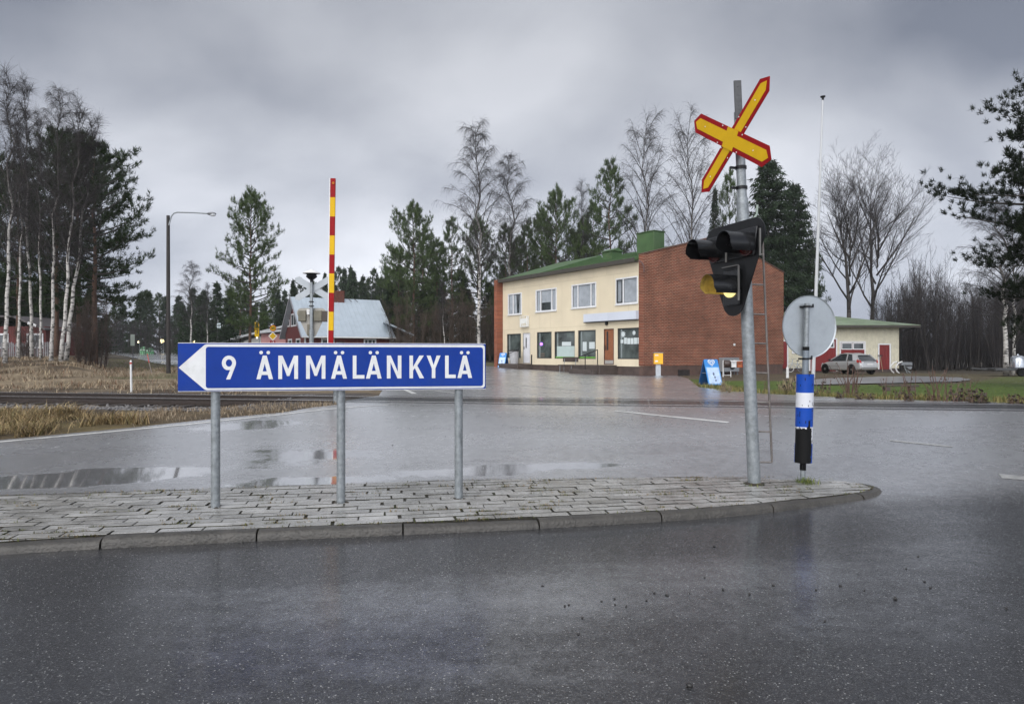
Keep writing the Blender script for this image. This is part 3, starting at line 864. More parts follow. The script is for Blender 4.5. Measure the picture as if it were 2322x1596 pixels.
dX = Vector((math.cos(YW), math.sin(YW), 0)); nX = Vector((-math.sin(YW) * -1, 0, 0))
nX = Vector((dX.y, -dX.x, 0))            # outward normal of the boards (towards oncoming traffic, left)
if nX.y > 0: nX = -nX
for z in (3.84, 3.60):
    b = MB(); c = lw(pole(z))
    b.lathe([(.058, -.018), (.066, -.018), (.066, .018), (.058, .018)], c, 24)
    b.bar(c + nX * .06 - dX * .03, c + nX * .13 - dX * .03, .03, .024)
    b.build('clamp', BLACK, cs)
xc = Vector((2.573, 8.05, 4.160))
for nm, a_, t_, ox, oz, off in (('cross_arm', .688, .668, .052, -.013, 0.0), ('cross_arm', .731, -.549, 0, 0, .012)):
    e_, b_ = .104, .117
    ca, sa = math.cos(t_), math.sin(t_)
    ux_ = (dX * ca + Vector((0, 0, sa))); uy_ = (-dX * sa + Vector((0, 0, ca)))
    o_ = lw(xc + dX * ox + Vector((0, 0, oz))) + nX * off
    def hexl(k): 
        return [(-a_-e_+k*1.0, 0), (-a_+k*.45, b_-k), (a_-k*.45, b_-k), (a_+e_-k*1.0, 0), (a_-k*.45, -b_+k), (-a_+k*.45, -b_+k)]
    az_ = ux_.cross(uy_); sgn = 1 if az_.dot(nX) > 0 else -1
    red = flat(nm, [hexl(0)], .008, (o_, ux_, uy_), RED, cs)
    yl = [hexl(.052)] if off == 0 else None
    if off:   # the front arm's red edge is broken where the arms cross
        k = .052; x1, x2 = -.095, .155
        yl = [[(-a_-e_+k, 0), (-a_+k*.45, b_-k), (x1, b_-k), (x1, b_+.0), (x2-.03, b_+.0), (x2-.03, b_-k), (a_-k*.45, b_-k), (a_+e_-k, 0), (a_-k*.45, -b_+k), (x2-.03, -b_+k), (x2-.03, -b_), (x1, -b_), (x1, -b_+k), (-a_+k*.45, -b_+k)]]
    flat('yellow_field', yl, .003, (o_ + nX * .006, ux_, uy_), YEL, red)
    b = MB()
    for px_, py_ in ((-.2, b_-.017), (.22, b_-.017), (-.2, -b_+.017), (.22, -b_+.017), (-.55, .0), (.5, 0)):
        q_ = o_ + ux_ * px_ + uy_ * py_ + nX * .0085
        b.lathe([(.008, -.003), (.008, .003), (.004, .005)], q_, 8, axis=nX)
    b.build('rivet', WHITE_P, red)
# black light board
bo = lw(Vector((pole(2.7).x, 8.13, 0))) + nX * .16; bo.z = -.11
def bpnt(u, z, n=0.0): return bo + dX * u + Vector((0, 0, z)) + nX * n
outl = []
def arc(cx_, cz_, r, a0, a1, n=10):
    return [(cx_ + r*math.cos(R(a0 + (a1-a0)*i/n)), cz_ + r*math.sin(R(a0 + (a1-a0)*i/n))) for i in range(n+1)]
outl = arc(.365, 2.985, .185, -14, 92) + arc(-.365, 2.985, .185, 88, 194) + arc(0, 2.285, .212, 198, 342)
frb = (bo, dX, Vector((0, 0, 1)))
board = flat('light_board', [outl], .012, frb, BLACK, cs)
b = MB()
b.prism([bpnt(u, z, .007) for u, z in ((-.40, 2.74), (.40, 2.74), (.46, 3.06), (-.46, 3.06))], nX * .035)
b.prism([bpnt(u, z, .007) for u, z in ((-.15, 2.20), (.15, 2.20), (.15, 2.62), (-.15, 2.62))], nX * .035)
b.build('lamp_housing', mat('glossy_black', (.007, .0073, .008), .25, 0, .3, 6, dirt=(.016, .016, .017), ds=6, spec=.4), board, bevel=.012)
LENS_R = mat('red_lens', (.045, .006, .006), .12, 0, .2, 30, .2, 60)
LENS_Y = mat('lit_amber_lens', (.75, .60, .22), .2, 0, .2, 30, .2, 60, emit=(1.0, .86, .36), es=0.55)
HOOD = MATS['glossy_black']
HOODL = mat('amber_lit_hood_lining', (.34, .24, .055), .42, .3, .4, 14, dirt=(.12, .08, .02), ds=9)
for nm, u, z in (('red_lamp', -.30, 2.87), ('red_lamp', .30, 2.87), ('amber_lamp', 0.0, 2.42)):
    am = nm[0] == 'a'
    c = bpnt(u, z, .043)
    b = MB(); b.lathe([(.128, -.001), (.128, .02), (.112, .022), (.10, .012), (.05, .024), (.002, .03)], c, 28, axis=nX)
    ln = b.build(nm, LENS_Y if am else LENS_R, board)
    # visor: three-quarter tube, longer at the top
    vs, fs = [], []; nseg = 26
    r0 = .138
    for ins in (0, 1):
        for i in range(nseg + 1):
            a = R(-38 + 256 * i / nseg)
            lng = .33 - .05 * float(sst(-.1, -.6, math.sin(a)))
            rd = r0 - .004 * ins
            for d in (0, 1):
                vs.append(c + dX * (rd*math.cos(a)) + Vector((0, 0, rd*math.sin(a))) + nX * (d * lng))
    m_ = (nseg + 1) * 2
    b = MB()
    fo = [(2*i, 2*i+1, 2*i+3, 2*i+2) for i in range(nseg)]
    fi = [(m_+2*i, m_+2*i+2, m_+2*i+3, m_+2*i+1) for i in range(nseg)]
    rim = [(2*i+1, m_+2*i+1, m_+2*i+3, 2*i+3) for i in range(nseg)] + [(0, 1, m_+1, m_), (2*nseg, m_+2*nseg, m_+2*nseg+1, 2*nseg+1)]
    b.add(vs, fo + rim); 
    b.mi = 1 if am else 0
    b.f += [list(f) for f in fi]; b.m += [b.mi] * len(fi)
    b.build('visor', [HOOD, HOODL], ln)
GSTR = mat('dull_aluminium', (.17, .165, .155), .5, .3, .15, 8)
for u0, z0, u1, z1 in ((.155, 2.25, .155, 2.652), (-.155, 2.66, .155, 2.66)):
    b = MB(); b.bar(bpnt(u0, z0, .05), bpnt(u1, z1, .05), .022 if u0 == u1 else .009, .010, nX); b.build('glare_strip', GSTR, board, smooth=False)
for u in (-.08, .52):
    b = MB(); b.bar(bpnt(u, 2.72, .048), bpnt(u, 3.02, .048), .022, .010, nX); b.build('glare_strip', GSTR, board, smooth=False)
for z in (2.45, 2.98):
    b = MB(); b.bar(lw(pole(z)) , lw(pole(z)) + nX * .155, .05, .05)
    b.build('board_bracket', STEEL_D, cs)
# ladder on the right of the pole
LADM = mat('dull_ladder_steel', (.15, .135, .125), .55, .4, .3, 9, dirt=(.09, .06, .045), ds=6)
zs = [(1720, 1047), (1717, 978), (1714, 912), (1711, 845), (1708, 778), (1706, 712), (1704, 645), (1702, 576), (1700, 513)]
RX = []
for vx, vy in zs:
    z = EYE + (HY - vy) / F * 8.13; p = pole(z); q_ = p + Vector((.222, -.0, -.005))
    RX.append(q_)
    b = MB(); b.tube([lw(p) + Vector((.04, 0, 0)), lw(q_)], .0105, 8); b.build('ladder_rung', LADM, cs)
b = MB(); b.tube([lw(p) for p in [RX[0]] + RX[1:]] , .0125, 10); b.build('ladder_rail', LADM, cs)
b = MB(); hk = lw(pole(3.24)); b.tube([hk + Vector((.06, 0, -.02)), hk + Vector((.13, 0, 0)), hk + Vector((.165, 0, .05)), hk + Vector((.17, 0, .16))], .013, 10)
b.build('cable_hook', mat('pale_green_paint', (.28, .34, .29), .5), cs)
b = MB(); b.lathe([(.0745, -.02), (.11, -.02), (.12, 0), (.0745, .012)], lw(pole(.090)), 24); b.build('base_collar', mat('dark_soil', (.028, .022, .015)), cs)

# ---- round sign seen from behind on a post with blue and white sleeve
base = Vector((3.516, 8.27, .11))
rs = thing('round_sign_post', 'leaning post with grey back of a round sign and torn blue and white sleeve', 'traffic sign', base)
lx = (1830 - 1820) / F * 8.27 / 2.11
def pp(z): return Vector((lx * z, 0, z))
b = MB(); b.tube([pp(-.06), pp(2.13)], .0315, 18); b.build('post', STEEL, rs)
b = MB(); b.tube([pp(1.25), pp(1.56)], .0375, 18); b.build('joint_sleeve', mat('blue_grey_paint', (.16, .185, .21), .4, .2, .1, 6), rs)
b = MB(); b.tube([pp(1.561), pp(1.605)], .039, 18); b.tube([pp(.115), pp(.20)], .036, 18); b.build('black_tape', RUBBER, rs)
dc = Vector(((1842 - CX) / F * 8.27, 8.27 + .05, EYE + (HY - 740) / F * 8.27)) - base
dr = .381
ya = R(-15)
dnx = Vector((math.sin(ya), math.cos(ya), 0)); dux = Vector((math.cos(ya), -math.sin(ya), 0))
b = MB(); b.lathe([(.002, 0), (dr - .012, 0), (dr, -.012), (dr, .004), (dr - .02, .012), (.002, .012)], dc + dnx * .02, 56, axis=dnx)
b.build('sign_disc', ALU, rs)
for z in (2.09, 1.46):
    b = MB(); b.lathe([(.034, -.012), (.044, -.012), (.044, .012), (.034, .012)], pp(z), 18)
    b.bar(pp(z) + Vector((-.075, .03, 0)), pp(z) + Vector((.085, .03, 0)), .016, .022)
    b.bar(pp(z) + Vector((.085, .03, 0)), pp(z) + Vector((.10, .06, .03)), .02, .02)
    b.build('clamp', BLACK, rs)
# sleeve: blue and white reflective bands, torn open low on the near left side to the black tube under it
vs, fs, ms = [], [], []
NA, NZ = 72, 96; zb, zt = .208, 1.275
bands = [(848, 0), (889, 1), (923.5, 0), (967, 1), (1004, 0)]
for iz in range(NZ + 1):
    z = zb + (zt - zb) * iz / NZ
    for ia in range(NA):
        a = 2*math.pi*ia/NA; vs.append((lx*z + .1*math.cos(a), .1*math.sin(a), z))
for iz in range(NZ):
    zc_ = zb + (zt - zb) * (iz + .5) / NZ
    vy = HY - (zc_ + .11 - EYE) / 8.27 * F
    for ia in range(NA):
        a = 2*math.pi*(ia+.5)/NA
        k = 0
        for y0, c in bands:
            if vy > y0: k = c
        xa = math.cos(a)                           # -1 left .. 1 right, near side has sin < 0
        nn = noise.noise(Vector((a*3.2, zc_*13, 1.3)))*.5 + noise.noise(Vector((a*9, zc_*31, 4.)))*.35
        tear = .635 + .05*nn + (.085 if -.05 < xa - .12 - .03*nn < .20 and math.sin(a) < 0 else 0)
        if math.sin(a) < .1 and zc_ < tear and xa < .60 + .26*nn: k = 2
        if math.sin(a) < 0 and noise.noise(Vector((a*7, zc_*16, 9.))) > .50 : k = 2
        fs.append((iz*NA+ia, iz*NA+(ia+1) % NA, (iz+1)*NA+(ia+1) % NA, (iz+1)*NA+ia)); ms.append(k)
b = MB(); b.add(vs, fs); b.m = ms; b.mi = 2
b.add([(lx*zt + .1*math.cos(2*math.pi*i/NA), .1*math.sin(2*math.pi*i/NA), zt + .0005) for i in range(NA)], [tuple(range(NA))])
b.build('reflective_sleeve', [mat('sleeve_blue', (.006, .052, .31), .42, 0, .1, 6, spec=.2), mat('sleeve_white', (.56, .57, .60), .4, 0, .06, 6, dirt=(.4, .4, .4)), RUBBER], rs)

# ================================================================== CROSSING GEAR BEHIND
# ---- raised barrier
bb = gp(763, 911)
bar_ = thing('crossing_barrier', 'raised red and yellow striped level crossing barrier standing behind the blue sign', 'crossing barrier', bb)
BY = bb.y
def bl(vx, vy, dy=0.0): return pt(vx, vy, BY + dy) - bb
b = MB(); ys = [405, 448, 491.5, 534.5, 577.5, 620.5, 664, 707, 749, 792]
wv = 5.6 / F * BY
for i in range(len(ys) - 1):
    b.mi = 0 if i % 2 == 0 else 1
    xa, xb = 755.3 - (ys[i] - 405) * .0135, 755.3 - (ys[i+1] - 405) * .0135
    p, q_ = bl(xa, ys[i]), bl(xb, ys[i+1])
    b.bar(p, q_, 2 * wv, .05, (0, 1, 0))
boom = b.build('boom', [RED, YEL], bar_, smooth=False)
b = MB(); p, q_ = bl(755.3 - 6.6, 405), bl(750.2 - 6.6, 790); b.bar(p + Vector((0, -.012, 0)), q_ + Vector((0, -.012, 0)), .018, .03, (0, 1, 0))
b.build('boom_edge', WHITE_P, boom, smooth=False)
b = MB(); b.tube([bl(755.5, 415, -.03), bl(755.5, 415, -.05)], .03, 14); b.build('tip_lamp', mat('amber_plastic', (.5, .16, .02), .3), boom)
b = MB(); b.bar(bl(750, 790), bl(752, 880), .16, .12, (0, 1, 0)); b.build('boom_holder', STEEL_D, bar_, bevel=.01)
b = MB(); b.box(-.22, .12, -.05, .40, 0.30, .92); b.build('drive_cabinet', mat('pale_grey_cabinet', (.42, .43, .43), .45, 0, .1, 4), bar_, bevel=.02)
b = MB(); b.tube([(-.05, .17, -.05), (-.05, .17, .30)], .07, 16); b.build('stand', STEEL, bar_)
b = MB(); b.prism([bl(773, 870), bl(782, 884), bl(781.5, 905), bl(775, 914), bl(771, 914)], Vector((0, .04, 0)))
b.build('counterweight', mat('off_white_paint', (.52, .51, .47), .5, 0, .15, 6), bar_, smooth=False)

# ---- far signal, seen from behind
fb = pt(706, 880, 23.0); fb.z = hf(fb.x, fb.y)
fs_ = thing('crossing_signal', 'level crossing signal seen from behind before the red house, with grey cross and domed bell', 'crossing signal', fb)
FY = fb.y
def fl_(vx, vy, dy=0.0): return pt(vx, vy, FY + dy) - fb
top = fl_(706.5, 627)
b = MB(); b.tube([(0, 0, -.1), fl_(706.2, 748), fl_(706.2, 747), fl_(706.3, 690), fl_(706.3, 689), top], [.075, .075, .058, .056, .05, .05], 16); b.build('pole', STEEL_D if False else STEEL, fs_)
for k, (p, q_) in enumerate((((668.5, 631), (747, 676)), ((744, 631), (668.5, 676)))):
    P, Q_ = fl_(p[0], p[1], -.09 - .02*k), fl_(q_[0], q_[1], -.09 - .02*k)
    d = (Q_ - P).normalized(); u_ = Vector((-d.z, 0, d.x)); L_ = (Q_ - P).length; wd = .105
    cen = (P + Q_) / 2 + Vector((0, .18, 0))
    hx_ = [(-L_/2-.06, 0), (-L_/2+.03, wd), (L_/2-.03, wd), (L_/2+.06, 0), (L_/2-.03, -wd), (-L_/2+.03, -wd)]
    flat('cross_arm', [hx_], .012, (cen, d, u_), mat('grey_sign_back', (.33, .355, .375), .45, .3, .08, 4), fs_)
b = MB(); c = fl_(706.5, 620)
b.lathe([(.02, .14), (.05, .125), (.16, .07), (.29, .015), (.295, -.005), (.27, -.012)], c, 28); b.build('rain_hood', WHITE_P, fs_)
b = MB(); b.lathe([(.20, -.013), (.155, -.05), (.185, -.10), (.17, -.13), (.09, -.20), (.055, -.22), (.05, -.30)], c, 24); b.build('bell', BLACK, fs_)
b = MB(); b.tube([fl_(709, 628), fl_(710.5, 632)], .035, 10); b.tube([fl_(710.5, 632), fl_(710, 645)], .008, 6); b.build('cable_plug', BLACK, fs_)
# back of its light board
def scale_outl(o, s): return [((x) * s, (z - 2.63) * s) for x, z in o]
bc_ = fl_(704.5, 731) + Vector((0, .10, 0))
lb = flat('light_board', [scale_outl(outl, .90)], .012, (bc_, EX, EZ), mat('beige_grey_back', (.30, .285, .25), .55, .1, .2, 3, dirt=(.2, .18, .15), ds=3), fs_)
b = MB()
for u, z, w_, h_ in ((-.30, .22, .26, .36), (.23, .22, .28, .36), (-.03, -.25, .20, .38)):
    b.box(bc_.x + u - w_/2, bc_.x + u + w_/2, -.09 + .10, .085 + .0, bc_.z + z - h_/2, bc_.z + z + h_/2)
b.build('lamp_box', mat('olive_grey_box', (.115, .105, .075), .5, .1, .3, 5), lb, bevel=.015)
b = MB(); b.box(bc_.x - .12, bc_.x - .02, -.06, .05, bc_.z + .26, bc_.z + .44); b.build('junction_box', WHITE_P, lb, bevel=.01)
b = MB(); b.box(bc_.x + .40, bc_.x + .68, -.10, .09, bc_.z + .02, bc_.z + .38); b.build('relay_box', mat('dark_brown_box', (.045, .032, .024), .55, 0, .3, 5), lb, bevel=.012)
for z in (684, 694):
    b = MB(); b.lathe([(.052, -.015), (.085, -.015), (.085, .015), (.052, .015)], fl_(706.3, z), 14); b.build('clamp', BLACK, fs_)

# ---- street lamp
lb_ = gp(382, 845)
lp_ = thing('street_lamp', 'street lamp on a dark wooden pole with long curved arm on the grass bank', 'street lamp', lb_)
LY_ = lb_.y
def ll(vx, vy): return pt(vx, vy, LY_) - lb_
b = MB(); b.tube([(0, 0, -.3), ll(381.5, 700), ll(381.3, 489)], [.115, .10, .085], 14); b.build('pole', mat('tarred_pole_wood', (.018, .014, .012), .7, 0, .35, 9, .3, 40), lp_)
b = MB(); b.tube([ll(385, 512) + Vector((0,-.1,0)), ll(386, 500), ll(388.5, 491), ll(394, 484), ll(402, 481.5), ll(440, 482.5), ll(470, 484.5)], .035, 10); b.build('arm', STEEL, lp_)
c = ll(480, 485)
b = MB(); b.sphere(c, .25, 16, 10, (1.0, .5, .36)); b.build('lamp_head', mat('lamp_grey', (.13, .135, .14), .4, .2), lp_)
b = MB(); b.sphere(c + Vector((.06, 0, -.04)), .16, 14, 8, (1.1, .7, .62)); b.build('lamp_glass', mat('lamp_diffuser', (.55, .57, .6), .15), lp_)

# ---- marker post, small signs, stake
p = gp(298, 886.5)
t_ = thing('marker_post', 'short white marker post with a red band beside the railway track', 'marker post', p)
b = MB(); b.tube([(0, 0, -.1), (-.02, 0, .96)], [.034, .033], 10); b.build('post', WHITE_P, t_)
b = MB(); b.tube([(-.0185, 0, .86), (-.0195, 0, .92)], .0365, 10); b.build('red_band', mat('faded_red', (.42, .05, .03), .5), t_)
b = MB(); b.tube([(-.02, 0, .961), (-.02, 0, .99)], [.034, .012], 10); b.build('cap', WHITE_P, t_)
p = gp(301, 838); Yp = p.y
t_ = thing('plate_sign', 'grey backed narrow plate sign on a thin post on the dry bank', 'sign', p)
b = MB(); b.tube([(0, 0, -.2), pt(302, 760, Yp) - p], .03, 8); b.build('post', STEEL_D, t_)
b = MB(); q_ = pt(301.5, 771, Yp) - p; wv = 4.8 / F * Yp; hv = 13 / F * Yp
b.box(q_.x - wv, q_.x + wv, -.05, -.032, q_.z - hv, q_.z + hv); b.build('plate', mat('green_grey_plate', (.20, .23, .20), .5, .1, .1, 3), t_, bevel=.003)
p = gp(345, 845); Yp = p.y
t_ = thing('snow_stake', 'thin leaning snow stake with a red top on the grass slope', 'snow stake', p)
m_ = pt(338, 822, Yp) - p
b = MB(); b.tube([(0, 0, -.1), m_], .018, 8); b.build('shaft', mat('grey_plastic', (.22, .19, .17), .5), t_)
b = MB(); b.tube([m_, pt(334, 802, Yp) - p], .02, 8); b.build('red_top', mat('red_plastic', (.45, .03, .02), .45), t_)

# road signs beyond the sign's left half
Yp = 66.0
p = pt(619, 800, Yp); p.z = hf(p.x, p.y)
t_ = thing('speed_limit_sign', 'post with round yellow 60 speed sign above a yellow priority diamond and red 18 plate', 'road sign', p)
b = MB(); b.tube([(0, 0, -.2), pt(619.5, 738, Yp) - p], .035, 8); b.build('post', STEEL, t_)
c = pt(619.5, 744, Yp) - p + Vector((0, -.06, 0)); r_ = 7.3 / F * Yp
o = flat('speed_disc', [circ(c.x, c.z, r_)], .012, (Vector((0, c.y, 0)), EX, EZ), RED, t_)
flat('yellow_disc', [circ(c.x, c.z, r_ * .8)], .004, (Vector((0, c.y - .0085, 0)), EX, EZ), YEL, o)
text('number', '60', r_ * 1.25, (Vector((c.x, c.y - .0125, c.z)), EX, EZ), BLACK, o, .003, .9, .012)
c = pt(619, 762, Yp) - p + Vector((0, -.06, 0)); r_ = 10.2 / F * Yp
o = flat('priority_diamond', [[(c.x - r_, c.z), (c.x, c.z - r_), (c.x + r_, c.z), (c.x, c.z + r_)]], .012, (Vector((0, c.y, 0)), EX, EZ), WHITE_S, t_)
r2 = r_ * .76
flat('yellow_diamond', [[(c.x - r2, c.z), (c.x, c.z - r2), (c.x + r2, c.z), (c.x, c.z + r2)]], .004, (Vector((0, c.y - .0085, 0)), EX, EZ), YEL, o)
c = pt(619, 776, Yp) - p + Vector((0, -.06, 0))
o = flat('route_plate', [rrect(c.x - .25, c.x + .25, c.z - .17, c.z + .17, .02)], .012, (Vector((0, c.y, 0)), EX, EZ), RED, t_)
text('number', '18', .30, (Vector((c.x, c.y - .009, c.z)), EX, EZ), WHITE_S, o, .003)
Yp = 64.0
p = pt(588, 800, Yp); p.z = hf(p.x, p.y)
t_ = thing('shop_flag_sign', 'tall yellow sign with black letters turned sideways on a grey post', 'sign', p)
b = MB(); b.tube([(0, 0, -.2), pt(588, 733, Yp) - p], .05, 8); b.build('post', STEEL, t_)
c = pt(584, 747, Yp) - p; a_, h_ = 4.9 / F * Yp, 16.5 / F * Yp
b = MB(); b.box(c.x - a_, c.x + a_, -.20, -.09, c.z - h_, c.z + h_); pn = b.build('panel', YEL, t_, bevel=.01)
b = MB()
for zc_ in (.24, -.22):
    b.box(c.x + .055, c.x + .105, -.206, -.2005, c.z + zc_ - .19, c.z + zc_ + .19)
    for dz in (-.19, -.025, .14): b.box(c.x - .11, c.x + .0545, -.206, -.2005, c.z + zc_ + dz, c.z + zc_ + dz + .05)
b.build('lettering', BLACK, pn, smooth=False)
b = MB(); b.sphere((c.x, -.145, c.z - h_ - .1), .085, 10, 6); b.build('lit_bulb', mat('lit_bulb_glass', (.8, .75, .6), .3, emit=(1, .93, .75), es=1.2), t_)
Yp = 78.0
p = pt(494, 800, Yp); p.z = hf(p.x, p.y)
t_ = thing('bus_stop_sign', 'pale rounded bus stop sign on a pole before the dark forest', 'bus stop sign', p)
b = MB(); b.tube([(0, 0, -.2), pt(494, 731, Yp) - p], .04, 8); b.build('post', STEEL_D, t_)
c = pt(497, 739, Yp) - p
flat('plate', [rrect(c.x - .21, c.x + .21, c.z - .33, c.z + .33, .08)], .03, (Vector((0, -.08, 0)), EX, EZ), mat('pale_blue_plate', (.45, .53, .55), .4), t_)
flat('plate_field', [rrect(c.x - .12, c.x + .12, c.z - .24, c.z + .22, .05)], .004, (Vector((0, -.098, 0)), EX, EZ), mat('pale_grey_field', (.33, .37, .39), .4), t_)
# lit lamps and recycling bells far along the road
GLOW = mat('lit_lamp', (.9, .8, .5), .4, emit=(1.0, .80, .42), es=3.0)
for vx, vy, r_, l_ in ((367.5, 773.3, .34, 'large lit yellow globe lamp on a pole beside the far road'), (440, 775.5, .24, 'lit globe lamp on a pole at the left end of the blue sign'), (313.5, 775.5, .16, 'small lit lamp on a thin pole above the green recycling bells')):
    Yp = 120.0; p = pt(vx + 3, 800, Yp); p.z = hf(p.x, p.y)
    t_ = thing('park_lamp', l_, 'park lamp', p, 0, 'lit lamps along the far road')
    q_ = pt(vx, vy, Yp) - p
    b = MB(); b.tube([(0, 0, -.2), (0, 0, q_.z + .1), (q_.x * .5, 0, q_.z + .3), (q_.x, 0, q_.z + r_ * .9)], .06, 6); b.build('pole', STEEL, t_)
    b = MB(); b.sphere(q_, r_, 12, 8); b.build('globe', GLOW, t_)
for vx, s_, l_ in ((328, 1.0, 'green recycling bell, the taller left one beside the far road'), (340.5, .82, 'green recycling bell, the shorter right one beside the far road')):
    Yp = 112.0; p = pt(vx, 800, Yp); p.z = hf(p.x, p.y)
    t_ = thing('recycling_bell', l_, 'recycling bin', p, 0, 'recycling bells by the far road')
    k = (HY - 786) / F * Yp + EYE - p.z
    b = MB(); b.lathe([(.68*s_, 0), (.72*s_, .5*k*s_), (.6*s_, .8*k*s_), (.3*s_, 1.0*k*s_), (.05, 1.02*k*s_)], (0, 0, 0), 16); b.build('body', mat('recycling_green', (.10, .27, .13), .5), t_)
    b = MB(); b.lathe([(.735*s_, .52*k*s_), (.735*s_, .60*k*s_)], (0, 0, 0), 16); b.build('band', WHITE_P, t_)
# ================================================================== BUILDINGS
def brick_mat(name, c1, c2, mortar, plane='xz', bw=.27, rh=.088, ms=.012, rough=.75, lo=.72, hi=1.22, st=.6):
    m = bpy.data.materials.new(name); m.use_nodes = True
    N, L = m.node_tree.nodes, m.node_tree.links
    p = N['Principled BSDF']; p.inputs['Roughness'].default_value = rough; p.inputs['Specular IOR Level'].default_value = .15
    tc_ = N.new('ShaderNodeTexCoord'); sp = N.new('ShaderNodeSeparateXYZ'); L.new(tc_.outputs['Object'], sp.inputs[0])
    cb = N.new('ShaderNodeCombineXYZ')
    L.new(sp.outputs['XYZ'.index(plane[0].upper())], cb.inputs[0]); L.new(sp.outputs['XYZ'.index(plane[1].upper())], cb.inputs[1])
    bt = N.new('ShaderNodeTexBrick'); L.new(cb.outputs[0], bt.inputs['Vector'])
    bt.inputs['Scale'].default_value = 1; bt.inputs['Brick Width'].default_value = bw; bt.inputs['Row Height'].default_value = rh
    bt.inputs['Mortar Size'].default_value = ms; bt.inputs['Bias'].default_value = 0.0; bt.inputs['Mortar Smooth'].default_value = .3
    bt.inputs['Color1'].default_value = c1 + (1,); bt.inputs['Color2'].default_value = c2 + (1,); bt.inputs['Mortar'].default_value = mortar + (1,)
    nz_ = N.new('ShaderNodeTexNoise'); nz_.inputs['Scale'].default_value = 2.2; nz_.inputs['Detail'].default_value = 8
    mpn = N.new('ShaderNodeMapping'); mpn.inputs['Scale'].default_value = (.35, .35, st); L.new(tc_.outputs['Object'], mpn.inputs[0]); L.new(mpn.outputs[0], nz_.inputs['Vector'])
    n2 = N.new('ShaderNodeTexNoise'); n2.inputs['Scale'].default_value = .5; n2.inputs['Detail'].default_value = 6; L.new(tc_.outputs['Object'], n2.inputs['Vector'])
    ml = N.new('ShaderNodeMath'); ml.operation = 'MULTIPLY'; L.new(nz_.outputs[0], ml.inputs[0]); L.new(n2.outputs[0], ml.inputs[1])
    mr = N.new('ShaderNodeMapRange'); mr.inputs[1].default_value = .12; mr.inputs[2].default_value = .40; mr.inputs[3].default_value = lo; mr.inputs[4].default_value = hi
    L.new(ml.outputs[0], mr.inputs[0])
    sc = N.new('ShaderNodeVectorMath'); sc.operation = 'SCALE'; L.new(bt.outputs[0], sc.inputs[0]); L.new(mr.outputs[0], sc.inputs['Scale'])
    L.new(sc.outputs[0], p.inputs['Base Color'])
    b = N.new('ShaderNodeBump'); b.inputs['Strength'].default_value = .6; b.inputs['Distance'].default_value = .012
    L.new(bt.outputs['Fac'], b.inputs['Height']); b.invert = True; L.new(b.outputs[0], p.inputs['Normal'])
    return m
BRICK = brick_mat('red_brick', (.205, .052, .027), (.10, .025, .015), (.27, .16, .11), ms=.019)
BRICK_E = brick_mat('red_brick_end', (.27, .078, .038), (.19, .055, .030), (.24, .14, .10), 'yz')
CREAM = brick_mat('cream_panels', (.60, .525, .385), (.585, .51, .375), (.50, .43, .31), 'yz', 1.2, 2.9, .014, .6, .93, 1.05, .4)
GREEN_R = mat('green_roof_metal', (.048, .098, .033), .55, .05, .25, 1.2, dirt=(.085, .115, .05), ds=1.1)
DARKBR = mat('dark_base_render', (.058, .040, .033), .6, 0, .35, 2.5, .2, 30)
FRAMEW = mat('window_frame_white', (.60, .605, .61), .45, 0, .08, 5)
FRAMEK = mat('window_frame_black', (.02, .021, .022), .4, 0, .2, 5)
GLASS = mat('window_glass', (.035, .042, .044), .04, 0, .6, .8, spec=.8)
GLASS_S = mat('shop_glass', (.065, .08, .075), .05, 0, .7, .9, spec=.7)
CURT = mat('curtain_behind_glass', (.29, .315, .34), .12, 0, .18, 2.2, spec=.8)
BZ = 0.47
shop = thing('shop_building', 'two storey cream shop with red brick end walls, green roof and big shop windows', 'building', (BC.x, BC.y, BZ), math.atan2(BG.y, BG.x))
def fw(x, y):       # zoom-6 pixel -> (metres along the front, local z)
    t, z = onp(*P6(x, y), BC.x, BC.y, BF.x, BF.y); return t, z - BZ
def win_rect(xl, xr, yt, yb):
    ta, za = fw(xr, yt); _, zb_ = fw(xr, yb); tb, _ = fw(xl, yt); return ta, tb, zb_, za
WIN = {'w1': win_rect(199, 295, 405, 555), 'w2': win_rect(407, 556, 369, 528), 'w3': win_rect(677, 852, 327, 498), 'w4': win_rect(1009, 1165, 282, 471)}
SHOPW = {'s1': win_rect(186, 291, 706, 890), 's2': win_rect(410, 521, 692, 893), 's3': win_rect(542, 695, 686, 895), 's4': win_rect(719, 852, 678, 897), 's5': win_rect(1015, 1188, 660, 899)}
DOORS = {'d1': win_rect(306, 361, 700, 930), 'd2': win_rect(913, 988, 669, 940)}
T1 = 14.0; Z0 = fw(1205, 955)[1]; ZT = 6.45
def facade(mb, t0, t1, z0, z1, rects, depth, X0):
    ts = sorted(set([t0, t1] + [r[0] for r in rects] + [r[1] for r in rects])); zs_ = sorted(set([z0, z1] + [r[2] for r in rects] + [r[3] for r in rects]))
    for a, c in zip(ts[:-1], ts[1:]):
        for e, g in zip(zs_[:-1], zs_[1:]):
            mt, mz = (a + c) / 2, (e + g) / 2
            if any(r[0] < mt < r[1] and r[2] < mz < r[3] for r in rects): continue
            mb.add([(X0, a, e), (X0, c, e), (X0, c, g), (X0, a, g)], [(0, 3, 2, 1)])
    for a, c, e, g in rects:
        x = X0 + depth
        mb.add([(X0, a, e), (X0, c, e), (X0, c, g), (X0, a, g), (x, a, e), (x, c, e), (x, c, g), (x, a, g)], [(0, 1, 5, 4), (1, 2, 6, 5), (2, 3, 7, 6), (3, 0, 4, 7)])
b = MB(); allr = list(WIN.values()) + list(SHOPW.values()) + list(DOORS.values())
facade(b, 0.36, T1, Z0, ZT, [r for r in allr], .14, 0.0)
